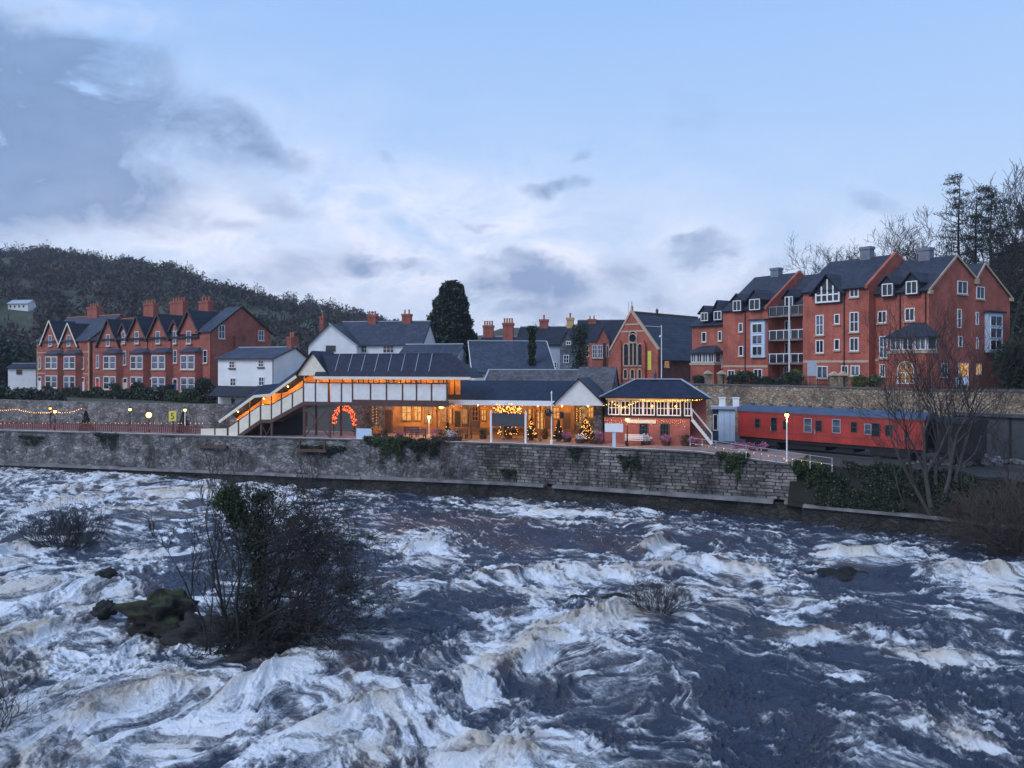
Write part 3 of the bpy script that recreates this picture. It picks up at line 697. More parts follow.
def strip(poly, z0, z1, front, back, mb=None, za=None):
    """wall along poly from z0 to z1 (numbers or per point lists)"""
    mb = mb or MB(); f = offs(poly, front); k = offs(poly, -back); n = len(poly)
    Z0 = z0 if isinstance(z0, list) else [z0]*n; Z1 = z1 if isinstance(z1, list) else [z1]*n
    vs = []
    for i in range(n): vs += [(f[i][0], f[i][1], Z0[i]), (f[i][0], f[i][1], Z1[i]), (k[i][0], k[i][1], Z1[i]), (k[i][0], k[i][1], Z0[i])]
    fs = [(0, 1, 2, 3), tuple(4*(n-1)+j for j in (3, 2, 1, 0))]
    for i in range(n-1):
        a = 4*i; c = a+4
        for j in range(4): fs.append((a+j, c+j, c+(j+1) % 4, a+(j+1) % 4))
    return mb.add(vs, fs)
def dens(poly, step=1.2):
    out = []
    for p, q in zip(poly, poly[1:]):
        n = max(1, int(math.dist(p, q)/step))
        for i in range(n): out.append((p[0]+(q[0]-p[0])*i/n, p[1]+(q[1]-p[1])*i/n))
    return out+[poly[-1]]
# ------------------------------------------------------------------ river wall
def cut(poly, x0, x1):
    d = dens(poly, 0.8); return [p for p in d if x0 <= p[0] <= x1]
rw = thing('river_wall', 'long stone river wall with pale ledge, below the station platform', 'wall', (0, 70, 0))
def rpart(name, mb, mat, par=rw):
    o = mb.build(name, mat, par); o.location = (0, -70, 0); return o
XM, XE = -3.0, 23.6
def jig(poly, am, sd):
    rg = random.Random(sd); return [(x+rg.uniform(-am, am)*0.3, y+rg.uniform(-am, am)) for x, y in poly]
rpart('rubble_face', strip(jig(cut(WALL, -140, XM+0.4), 0.09, 1), 1.55, 4.86, 0, 0.8), 'wall_rubble')
rpart('coursed_face', strip(jig(cut(WALL, XM-0.4, 22.6), 0.03, 2), 1.55, [4.86 if p[0] < 15 else 4.86-(p[0]-15)/7.6*0.75 for p in cut(WALL, XM-0.4, 22.6)], 0.02, 0.8), 'ashlar')
_led = cut(WALL, -140, 23.4)+dens(BANK, 1)[1:]
_rg = random.Random(3)
_led = [p for p in _led if p[0] < 33.5]
MBl = MB(); seg = []
for p in _led:
    seg.append(p)
    if len(seg) > 9+_rg.randint(0, 6):
        strip(seg, 1.30+_rg.uniform(-.03, .03), 1.54+_rg.uniform(-.03, .03), 0.65+_rg.uniform(-.1, .1), 0.3, MBl); seg = [p] if _rg.random() < 0.75 else []
if len(seg) > 1: strip(seg, 1.30, 1.54, 0.6, 0.3, MBl)
rpart('ledge', MBl, 'ledge')
_bk = [p for p in dens([(22.6, 59.9)]+BANK[1:], 1)]
rpart('ledge', strip(jig(_bk, .05, 9), 1.32, 1.52, 1.75, 0.3), 'ledge')
rpart('footing', strip(jig(_bk, .15, 10), -2.0, 1.31, 1.5, 0.6), 'wetstone')
rpart('footing', strip(jig(_led, 0.16, 5), -2.0, 1.29, 0.35, 0.6), 'wetstone')
_cop = cut(WALL, -140, 22.4)
rpart('coping', strip(_cop, [4.87 if p[0] < 15 else 4.87-(p[0]-15)/7.6*0.75 for p in _cop], [5.0 if p[0] < 15 else 5.0-(p[0]-15)/7.6*0.75 for p in _cop], 0.1, 0.5), 'coping')
# white platform edge line, broken at the left
def edge_z(x): return 5.004 if x < 15 else 5.004-(x-15)/7.6*0.75
_w = cut(WALL, -80, 22.4); b = MB(); seg = []
for i, p in enumerate(_w):
    if p[0] > -24 or _rg.random() < 0.93: seg.append(p)
    else:
        if len(seg) > 1: strip(seg, [edge_z(q[0])-0.002 for q in seg], [edge_z(q[0])+0.012 for q in seg], 0.11, 0.16, b)
        seg = []
strip(seg, [edge_z(q[0])-0.002 for q in seg], [edge_z(q[0])+0.012 for q in seg], 0.11, 0.16, b)
rpart('white_edge', b, 'whiteline')
# platform surface
S = Frame(512, 70, -14.3, 5.0)
pl = cut(WALL, -80, 22.4)
tag(strip(pl, 4.2, [edge_z(p[0])-0.006 for p in pl], -0.5, 7.6).build('platform', 'paving'), 'paved station platform along the top of the river wall', 'platform', kind='structure')
# stone slope at the right of the wall: the bank
def make_bank():
    rg = random.Random(8); T = [(21.6, 60.5)]+dens(BANK, 1.0); b = MB(); vs = []; nr = 9
    for i, p in enumerate(T):
        t = Vector(T[min(i+1, len(T)-1)])-Vector(T[max(i-1, 0)]); n = Vector((t.y, -t.x)).normalized()
        for j in range(nr):
            s = j/(nr-1); d = -0.6+1.9*s+rg.uniform(-.15, .15); vs.append((p[0]+n.x*d, p[1]+n.y*d, 4.3-2.95*s**0.9+rg.uniform(-.14, .14)))
    fs = [(i*nr+j, i*nr+j+1, (i+1)*nr+j+1, (i+1)*nr+j) for i in range(len(T)-1) for j in range(nr-1)]
    b.add(vs, fs); tag(b.build('river_bank', 'grass', recalc=False), 'overgrown bank right of the river wall', 'bank', kind='structure')
    # bottom of the bank at the far right
    T = [p for p in dens(BANK, 1.0) if p[0] > 32]; vs = []
    for i, p in enumerate(T):
        t = Vector(T[min(i+1, len(T)-1)])-Vector(T[max(i-1, 0)]); n = Vector((t.y, -t.x)).normalized()
        for j in range(6):
            s = j/5; vs.append((p[0]+n.x*(1.2+1.4*s), p[1]+n.y*(1.2+1.4*s), 1.4-2.6*s+rg.uniform(-.15, .15)))
    fs = [(i*6+j, i*6+j+1, (i+1)*6+j+1, (i+1)*6+j) for i in range(len(T)-1) for j in range(5)]
    tag(MB().add(vs, fs).build('river_bank', 'grass', recalc=False), 'dark muddy foot of the bank at the far right', 'bank', kind='structure')
make_bank()
# retaining walls
def polyU(tab): return [((u-512)/F*y, y) for u, y in tab]
lw = strip(jig(dens(polyU([(-260, 115), (0, 100.5), (100, 93.5), (211, 87.5), (255, 88)]), 1.5), 0.08, 4), 4.0, 7.55, 0.1, 0.6).build('retaining_wall', 'wall_upper')
tag(lw, 'grey rubble retaining wall behind the left platform, below the brick terrace', 'wall')
rr = thing('retaining_wall', 'sandstone retaining wall behind the red carriage, below the apartments', 'wall', (0, 0, 0))
_p = polyU([(590, 97.5), (640, 97.5), (700, 95.4), (800, 86.9), (880, 78.4), (940, 73.4), (1030, 69.4), (1150, 61.5)])
strip(jig(dens(_p, 1.5), 0.05, 6), 4.0, 9.55, 0.1, 0.6).build('stone_face', 'wall_sand', rr)
strip(dens(_p, 3), 9.56, 9.72, 0.18, 0.6).build('coping', 'coping', rr)

# ------------------------------------------------------------------ footbridge
def footbridge():
    t = S.thing('footbridge', 'covered white panelled station footbridge with roofed staircase down to the platform', 'footbridge')
    def X(u, y=0.2): return S.x(u, y)
    def Z(v, u, y=0.2): return S.z(v, S.x(u, y), y)
    floor = [(X(201), Z(443, 201)), (X(228), Z(443, 228)), (X(261), Z(420, 261)), (X(271.5), Z(420, 271)), (X(304), Z(402, 304)), (X(449), Z(402, 304))]
    y0, y1 = 0.2, 2.7
    dk = MB()
    for (a, za), (b, zb) in zip(floor, floor[1:]): dk.slab([(a, y0, za), (b, y0, zb), (b, y1, zb), (a, y1, za)], 0.22)
    dk.build('deck', 'brown', t)
    # white panels between brown posts
    px = [(201, 214.5), (215.5, 227), (229, 238), (239.5, 249), (250.5, 260), (261.5, 271), (272, 281), (282.2, 292), (293.2, 303), (304.5, 315), (316, 328), (330.5, 341), (342, 352), (353.5, 370), (371.5, 386), (387.5, 402), (403.5, 416), (417.5, 431), (432.5, 447)]
    def fz(x):
        for (a, za), (b, zb) in zip(floor, floor[1:]):
            if x <= b: return za+(zb-za)*(x-a)/(b-a)
        return floor[-1][1]
    hgt = Z(429.5, 214)-Z(443, 214)
    for i, (a, b) in enumerate(px):
        xa, xb = X(a), X(b); h = hgt+0.1 if i < 9 else Z(383.3, 330)-Z(402, 330)
        lo = 0.05 if i < 13 else 0.30
        m = MB()
        m.add([(xa, y0-.03, fz(xa)+lo), (xb, y0-.03, fz(xb)+lo), (xb, y0-.03, fz(xb)+h), (xa, y0-.03, fz(xa)+h), (xa, y0+.02, fz(xa)+lo), (xb, y0+.02, fz(xb)+lo), (xb, y0+.02, fz(xb)+h), (xa, y0+.02, fz(xa)+h)],
              [(0, 1, 2, 3), (4, 7, 6, 5), (0, 4, 5, 1), (1, 5, 6, 2), (2, 6, 7, 3), (3, 7, 4, 0)])
        m.build('panel', 'cream' if i < 9 else 'creamw', t)
        xp = X(b+0.6 if i < len(px)-1 else b)
        MB().box(xp-.06, xp+.06, y0-.07, y0+.07, fz(xp)-.1, fz(xp)+h+.12).build('post', 'brown', t)
    MB().box(X(352), X(449), y0-.06, y0+.05, fz(X(400))-.05, fz(X(400))+.28).build('side_beam', 'brown', t)
    rl = MB()
    for (a, b) in ((0, 1), (1, 2), (2, 3), (3, 4)):
        rl.beam((floor[a][0], y0, floor[a][1]+hgt+.16), (floor[b][0], y0, floor[b][1]+hgt+.16), .09, .08)
    hu = Z(383.3, 330)-Z(402, 330)+.08; rl.beam((floor[4][0], y0, floor[4][1]+hu), (X(449), y0, floor[5][1]+hu), .1, .1)
    rl.build('handrail', 'brown', t)
    # stringer
    st = MB()
    for a in range(5): st.beam((floor[a][0], y0-.05, floor[a][1]-.12), (floor[a+1][0], y0-.05, floor[a+1][1]-.12), .08, .34)
    st.build('stringer', 'brown', t)
    # roof: front edge line (x, z)
    ed = [(X(221), Z(421, 221)), (X(256), Z(395.5, 256)), (X(272), Z(394, 272)), (X(298), Z(375.5, 298))]
    rf = MB(); yc = (y0+y1)/2; rise = 1.0
    for (a, za), (b, zb) in zip(ed, ed[1:]):
        rf.slab([(a, y0-.3, za), (b, y0-.3, zb), (b, yc, zb+rise), (a, yc, za+rise)], .1)
        rf.slab([(a, yc, za+rise), (b, yc, zb+rise), (b, y1+.3, zb), (a, y1+.3, za)], .1)
    rf.build('stair_roof', 'slate_blue', t)
    fa = MB()
    for (a, za), (b, zb) in zip(ed, ed[1:]): fa.beam((a, y0-.34, za-.08), (b, y0-.34, zb-.08), .05, .26)
    fa.build('fascia', 'cream', t)
    # back boarding, lit warm from inside
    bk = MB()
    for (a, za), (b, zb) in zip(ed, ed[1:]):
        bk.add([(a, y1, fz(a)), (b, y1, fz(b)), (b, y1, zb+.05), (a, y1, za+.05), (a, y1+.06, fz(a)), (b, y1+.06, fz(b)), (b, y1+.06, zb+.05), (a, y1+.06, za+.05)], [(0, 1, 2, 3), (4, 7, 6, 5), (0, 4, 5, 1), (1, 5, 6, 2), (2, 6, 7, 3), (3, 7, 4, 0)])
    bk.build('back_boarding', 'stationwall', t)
    po = MB()
    for u in (228, 249.5, 261, 271.5, 281.5, 303.5):
        x = X(u); zr = np.interp(x, [e[0] for e in ed], [e[1] for e in ed])
        if u > 221: po.box(x-.045, x+.045, y0-.045, y0+.045, fz(x)+hgt, zr+.02)
    po.build('roof_post', 'brown', t)
    # landing gable and long span roof
    xl, xr, xe = X(297), X(330), X(474); ze = Z(375.5, 330); zr = Z(352.5, 313, 1.4); yr = 1.45
    zr2 = Z(353.5, 380, yr)
    roof_y(y0-.35, y1+1.5, xl, xr, ze, zr, .12, .12).build('landing_roof', 'slate_blue', t)
    MB().prism([(xl+.1, ze), (xr-.1, ze), ((xl+xr)/2, zr-.12)], 'y', y0-.1, y0-.02).build('gable_boarding', 'cream', t)
    a = (xl+xr)/2+.3
    xh = S.x(451.5, yr); r = MB(); yf_, yb_ = y0-.45, y1+.6; r.slab([(a, yf_, ze-.1), (xe, yf_, ze-.1), (xh, yr, zr2), (a, yr, zr2)], .1).slab([(a, yr, zr2), (xh, yr, zr2), (xe, yb_, ze-.1), (a, yb_, ze-.1)], .1).slab([(xe, yf_, ze-.1), (xe, yb_, ze-.1), (xh, yr, zr2)], .1); r.build('span_roof', 'slate_blue', t)
    MB().box(a, xe-.2, y0-.5, y0-.42, ze-.34, ze-.08).build('fascia', 'cream', t)
    rb = MB()
    for i in range(8):
        x = a+2.0+(xh-a-2.4)*i/8; rb.beam((x, y0-.3, ze+.02), (x-.1, yr-.1, zr2-.03), .04, .05)
    rb.build('roof_batten', 'ridge', t)
    bb = MB().box(X(298), X(452), y1, y1+.06, fz(X(400)), ze-.05); bb.build('back_boarding', 'stationwall', t)
    cl = MB()
    x = X(331)
    while x < X(451):
        cl.box(x-.04, x+.04, y1-.05, y1-.01, fz(x), ze-.1); x += rnd.choice((.55, .7, 1.0, .5))
    cl.build('baluster', 'black', t)
    cp = MB()
    for u in (304, 316, 329.5, 352.5, 386.8, 416.8, 447):
        x = X(u); cp.box(x-.06, x+.06, y0-.05, y0+.05, fz(x)+hu, ze-.05)
    cp.build('roof_post', 'brown', t)
    # trestles
    for u, dx in ((239, 0), (261, 0), (271.5, 0), (304, 0), (329.5, 0)):
        x = X(u); zb = -1.1 if u < 300 else -.9
        MB().box(x-.09, x+.09, y0-.02, y0+.16, zb, fz(x)-.2).build('trestle', 'brown', t)
        MB().box(x-.09, x+.09, y1-.16, y1, -.8, fz(x)-.2).build('trestle', 'brown', t)
    br = MB()
    br.beam((X(261), y0+.05, -.8), (X(271.5), y0+.05, 1.2), .06).beam((X(271.5), y0+.05, -.8), (X(261), y0+.05, 1.2), .06)
    br.build('brace', 'brown', t); br = MB()
    br.beam((X(304), y0+.05, .1), (X(329.5), y0+.05, 3.0), .1).beam((X(329.5), y0+.05, .1), (X(304), y0+.05, 3.0), .1)
    br.build('brace', 'brown', t)
    MB().box(X(304)-.1, X(329.5)+.2, -.9, y0+.2, -1.25, -1.0).box(X(304), X(304)+.15, -.8, -.6, -1.0, 0).box(X(329.5)-.1, X(329.5)+.05, -.8, -.6, -1.0, 0).build('outrigger', 'brown', t)
    MB().box(X(201)-.1, X(230), -.5, y0+.2, Z(443, 214)-.45, Z(443, 214)-.2).build('outrigger', 'brown', t)
    # black sheet standing in for the dark shade under the stairs
    m = MB(); xa, xb = X(236, 2.4), X(303, 2.4)
    m.prism([(xa, -.6), (xb, -.6), (xb, fz(xb)-.3), (X(272), fz(X(272))-.3), (X(261), fz(X(261))-.3), (xa, fz(xa)-.3)], 'y', 2.3, 2.36); m.build('under_stair_shade', 'black', t)
    return t
footbridge()
def lamp_point(p, e, c=(1.0, 0.50, 0.16), r=0.12, name='lamp_light'):
    l = bpy.data.lights.new(name, 'POINT'); l.energy = e; l.color = c; l.specular_factor = 0.25; l.shadow_soft_size = r
    o = bpy.data.objects.new(name, l); COL.objects.link(o); o.location = p; return o

def ceiling_lamp(label, u, v, y, e, group='lamps under the footbridge roof', r=.09):
    x = S.x(u, y); z = S.z(v, x, y); o = S.thing('ceiling_lamp', label, 'lamp', x, y, z, group)
    MB().lathe([(r, 0), (r*.9, -.06), (.01, -.12)], (0, 0, 0), 10).build('bulb', 'lamp', o); MB().lathe([(r*1.2, .05), (r*1.2, 0), (r, 0)], (0, 0, 0), 10).lathe([(.015, .3), (.015, .04)], (0, 0, 0), 5).build('fitting', 'black', o)
    lamp_point(tuple(S.w(x, y, z-.22)), e)
for i, (u, v) in enumerate([(238, 411), (264, 398), (288, 386)]):
    ceiling_lamp(['warm lamp under the lowest slope of the footbridge stair roof', 'warm lamp over the half landing of the footbridge stairs', 'warm lamp under the top slope of the footbridge stair roof'][i], u, v, 1.4, 190)
for i, u in enumerate((318, 345, 372, 399, 424, 450)):
    ceiling_lamp('warm lamp under the long footbridge roof, %s' % ['at the gabled landing', 'just right of the gabled landing', 'above the stone wall', 'above the dark door', 'above the ochre waiting room', 'where the canopy roof begins'][i], u, 377, 1.4, 130)

# ------------------------------------------------------------------ station building
def station():
    t = S.thing('station_building', 'low stone and ochre station building with slate canopy and pale front gable', 'station')
    Y7 = 7.0
    def X(u, y=Y7): return S.x(u, y)
    def Z(v, u, y=Y7): return S.z(v, S.x(u, y), y)
    MB().box(X(352), X(393), Y7, Y7+5, 0, 3.7).build('stone_wall', 'wall_upper', t)
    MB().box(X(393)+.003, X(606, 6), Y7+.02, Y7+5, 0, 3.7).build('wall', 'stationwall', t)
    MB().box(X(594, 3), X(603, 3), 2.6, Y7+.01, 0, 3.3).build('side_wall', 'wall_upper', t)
    # canopy roof, hipped at its left end
    ye, yr, yb = 1.6, 6.0, 11.0
    xl, xr = S.x(434, ye), S.x(580, yr); xh = S.x(456, yr); ze = Z(400, 500, ye); zr = Z(380.5, 500, yr)
    r = MB()
    r.slab([(xl, ye, ze), (xr+.4, ye, ze), (xr+.4, yr, zr), (xh, yr, zr)], .12)
    r.slab([(xh, yr, zr), (xr+1, yr, zr), (xr+1, yb, ze+.3), (xl, yb, ze+.3)], .12)
    r.slab([(xl, ye, ze), (xh, yr, zr), (xl, yb, ze+.3)], .12)
    r.build('canopy_roof', 'slate_blue', t)
    f = MB().box(S.x(437, ye), S.x(556, ye), ye-.06, ye, Z(405.3, 500, ye), ze-.03); f.build('fascia', 'white', t)
    # front gable
    ga, gb = S.x(555, 1.2), S.x(603, 1.2); gz = Z(405.5, 580, 1.2); gt = Z(379.5, 579, 1.2)
    MB().prism([(ga, gz), (gb, gz), (gb, gz+.2), ((ga+gb)/2, gt), (ga, gz+.2)], 'y', 1.2, 1.28).build('gable_boarding', 'creamw', t)
    roof_y(1.0, 7.5, ga, gb, gz+.2, gt, .18, .12).build('gable_roof', 'slate_blue', t)
    # weathered rear roofs
    y = 12.0; xa, xb = S.x(489, y), S.x(580, y); zz = Z(371.5, 520, y)
    roof_x(xa, xb, 9, 15, zz-1.9, zz, y, over=.3).build('rear_roof', 'slate_old', t)
    MB().box(xa, xb, 9.2, 14.8, 0, zz-1.95).build('rear_wall', 'wall_upper', t)
    MB().beam((xa-.05, y, zz+.2), (xb+.05, y, zz+.2), .3, .12).beam((xa, 9, zz-1.75), (xa, y, zz+.14), .16, .2).build('ridge_tiles', 'ridge', t)
    xa, xb = S.x(579, y)+.02, S.x(617, y); z2 = Z(368.5, 600, y)
    roof_x(xa, xb, 6.9, 15, Z(395, 622, 6.9), z2, y, over=.3).build('rear_roof', 'slate_old', t)
    MB().prism([(7.0, 0), (7.0, Z(395, 622, 6.9)), (y, z2-.05), (15, 3.5), (15, 0)], 'x', xa+.2, xb-.1).build('rear_wall', 'wall_upper', t)
    for k_, (u0, u1) in enumerate(((440, 453), (461.5, 480), (499, 527), (545, 553))):
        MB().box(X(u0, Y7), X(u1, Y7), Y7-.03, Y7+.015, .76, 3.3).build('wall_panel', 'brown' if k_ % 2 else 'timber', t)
    MB().box(X(394), X(600), Y7-.2, Y7-.05, 3.05, 3.2).build('wall_beam', 'brown', t)
    # flat wall under the right end of the footbridge
    MB().box(S.x(352, 2.9), S.x(432, 2.9), 2.85, 2.95, Z(403.5, 400, 2.9), Z(400.2, 400, 2.9)).build('lintel', 'creamw', t)
    # glazed and boarded bays of the front
    def bay(u0, u1, v0, v1, mat='lit', nx=2, ny=3, fr='timber', name='window'):
        x0, x1 = X(u0, Y7), X(u1, Y7); z1 = Z(v0, (u0+u1)/2); z0 = max(.02, Z(v1, (u0+u1)/2))
        return win(t, (x0+x1)/2, Y7-.035, z0, x1-x0, z1-z0, 0, fr, mat, nx, ny, name=name, depth=.12, fw=.09)
    bay(402, 412, 404, 421, 'lit', 2, 2); bay(414, 422, 403, 421, 'lit', 2, 2); bay(424, 433, 404, 424, 'lit_dim', 2, 3)
    bay(441, 447, 408, 422, 'lit_dim', 1, 2); bay(449, 452.5, 408, 424, 'lit', 1, 3); bay(462, 468, 409, 424, 'lit_dim', 1, 3); bay(472, 479, 406, 421, 'glass', 2, 3); bay(481, 487, 409, 421, 'lit', 2, 2)
    bay(494, 502, 408, 420, 'lit_dim', 2, 2); bay(512, 521, 407, 420, 'lit', 2, 2); bay(553, 560, 407, 419, 'lit', 2, 3); bay(588, 596, 407, 418, 'lit', 3, 2)
    d = bay(537, 544, 410, 434, 'lit', 1, 2, 'timber', 'door'); bay(528, 532, 408, 421, 'lit', 1, 2)
    for u0, u1, m in ((385, 392, 'brown'), (455, 461, 'black'), (563, 571, 'brown')):
        x0, x1 = X(u0), X(u1); dr = MB().box(x0, x1, Y7-.06, Y7+.01, .02, 2.35).build('door', m, t)
        MB().box(x0-.1, x0, Y7-.1, Y7, .02, 2.5).box(x1, x1+.1, Y7-.1, Y7, .02, 2.5).box(x0, x1, Y7-.1, Y7, 2.35, 2.5).build('door_frame', 'timber', dr)
    MB().box(X(434), X(437), Y7-.25, Y7, 0, 3.6).box(X(533), X(535), Y7-.2, Y7, 0, 3.6).box(X(571), X(575), Y7-.25, Y7, 0, 3.6).build('pilaster', 'timber', t)
    MB().box(X(395), X(594), Y7-.12, Y7-.02, 0, .75).build('dado', 'timber', t)
    # canopy columns with brackets
    for u in (437, 470, 503, 540):
        x = S.x(u, 2.4); c = MB().lathe([(.13, 0), (.13, .25), (.08, .35), (.07, 2.9), (.12, 3.1), (.12, 3.3)], (x, 2.4, 0), 8).build('column', 'timber', t)
        MB().beam((x, 2.4, 2.5), (x-.7, 2.4, 3.3), .06).beam((x, 2.4, 2.5), (x+.7, 2.4, 3.3), .06).build('bracket', 'timber', c)
    chimney(t, S.x(464, 12), 12, 4.6, .6, .6, 1.6, 'brick', 1)
    return t
station()
for (u, y, e) in ((404, 4.6, 150), (424, 4.6, 170), (448, 4.5, 95), (478, 4.6, 85), (508, 4.6, 90), (538, 4.6, 110), (562, 4.6, 100), (588, 4.8, 100)):
    x = S.x(u, y); o = S.thing('hanging_lamp', 'glowing lamp hanging under the canopy, %s' % {404: 'leftmost, before the pair of tall lit windows', 424: 'second from the left, before the ochre waiting room', 448: 'third from the left, beside the bright bracket lamp', 478: 'before the dark glazed bay', 508: 'behind the name board', 538: 'before the glazed door', 562: 'left of the pale gable end', 588: 'rightmost, under the pale gable'}[u], 'lamp', x, y, 3.25, 'lamps hanging under the canopy')
    MB().lathe([(.02, .9), (.02, .12), (.2, .1), (.24, -.02)], (0, 0, 0), 10).build('lamp_shade', 'black', o); MB().ball((0, 0, -.06), .1).build('bulb', 'lamp', o)
    lamp_point(tuple(S.w(x, y, 3.0)), e*1.9, (1.0, .56, .18))

# ------------------------------------------------------------------ signal box
def signal_box():
    y0 = 2.0; W = S
    t = S.thing('signal_box', 'brick signal box with slate hipped roof and rows of white sash windows', 'signal box')
    def X(u, y=y0): return S.x(u, y)
    def Z(v, u=650, y=y0): return S.z(v, S.x(u, y), y)
    xa, xb = X(604.5), X(690); yb = y0+4.2; z0 = 0; zs = Z(417.5); zt = Z(398)
    xr = S.x(706, y0+1)
    MB().box(xa, xb, y0, yb, 0, zs).build('wall', 'brick_signal', t)
    MB().box(xb+.003, xr, y0+1.0, yb, 0, zt-.02).build('side_wall', 'brick_signal', t)
    MB().box(xa, xb, y0+.06, yb-.02, zs+.14, zt).build('upper_frame', 'black', t)
    MB().box(xa-.06, xb+.06, y0-.07, yb, zs+.001, zs+.14).build('sill_band', 'black', t)
    def grp(u0, u1, nx, lit='glass'):
        x0, x1 = X(u0), X(u1); win(t, (x0+x1)/2, y0+.06, zs+.17, x1-x0, zt-zs-.42, 0, 'white', lit, nx, 2, depth=.1, fw=.09)
    grp(608, 619.5, 3, 'glass'); grp(620.5, 630, 2, 'glass'); grp(631.8, 643, 3); grp(643.2, 654.8, 3); grp(656.8, 668, 3); grp(668.3, 681, 3); grp(684, 691.5, 2)
    MB().box(xa+.1, xb-.05, y0-.05, y0+.04, zt-.22, zt-.03).build('valance', 'cream', t)
    # hipped roof
    zr = Z(379.5, 657, y0+2); ya = y0-.7; yd = yb+.7; x0, x1 = X(599.5, ya), X(711, ya); r0, r1 = X(636, y0+2.1), X(681, y0+2.1); ym = y0+2.1; ze = zt+.06
    r = MB().slab([(x0, ya, ze), (x1, ya, ze), (r1, ym, zr), (r0, ym, zr)], .1).slab([(x0, yd, ze), (x1, yd, ze), (r1, ym, zr), (r0, ym, zr)], .1).slab([(x0, ya, ze), (r0, ym, zr), (x0, yd, ze)], .1).slab([(x1, ya, ze), (r1, ym, zr), (x1, yd, ze)], .1)
    r.build('roof', 'slate_blue', t)
    MB().beam((r0, ym, zr+.05), (r1, ym, zr+.05), .22, .1).beam((x0, ya, ze+.04), (r0, ym, zr+.05), .14, .07).beam((x1, ya, ze+.04), (r1, ym, zr+.05), .2, .07).build('ridge_flashing', 'ridge', t)
    MB().lathe([(.12, 0), (.12, .5), (.18, .5), (.05, .75)], (X(655, ym), ym, zr), 8).build('roof_vent', 'darkgrey', t)
    for u0, u1 in ((639, 648), (660, 669)):
        win(t, (X(u0)+X(u1))/2, y0, .7, X(u1)-X(u0), 1.15, 0, 'darkgrey', 'glass', 3, 2, sill='stonegrey')
    # cream name plate under the windows
    n0, n1 = X(627.5), X(656)
    MB().box(n0, n1, y0-.09, y0-.01, zs-.52, zs-.2).build('name_plate', 'cream', t)
    ex, ez = xb+.25, zs+.2
    # outside stair going down to the right
    s0 = (X(692, y0-.2), zs-.1); s1 = (X(712, y0-.2), .15)
    stp = MB(); n = 9
    for i in range(n):
        a = i/n; x = s0[0]+(s1[0]-s0[0])*a; z = s0[1]+(s1[1]-s0[1])*a; stp.box(x, x+.3, y0-.2, y0+.9, z-.05, z)
    st = stp.build('staircase', 'brown', t)
    for yy in (y0-.25, y0+.95): MB().beam((s0[0], yy, s0[1]), (s1[0], yy, s1[1]), .06, .26).beam((s0[0], yy, s0[1]+.9), (s1[0], yy, s1[1]+.9), .05, .07).beam((s0[0], yy, s0[1]), (s0[0], yy, s0[1]+.95), .07).beam((s1[0], yy, s1[1]), (s1[0], yy, s1[1]+.95), .07).build('stringer', 'creamw', st)
    return t
signal_box()
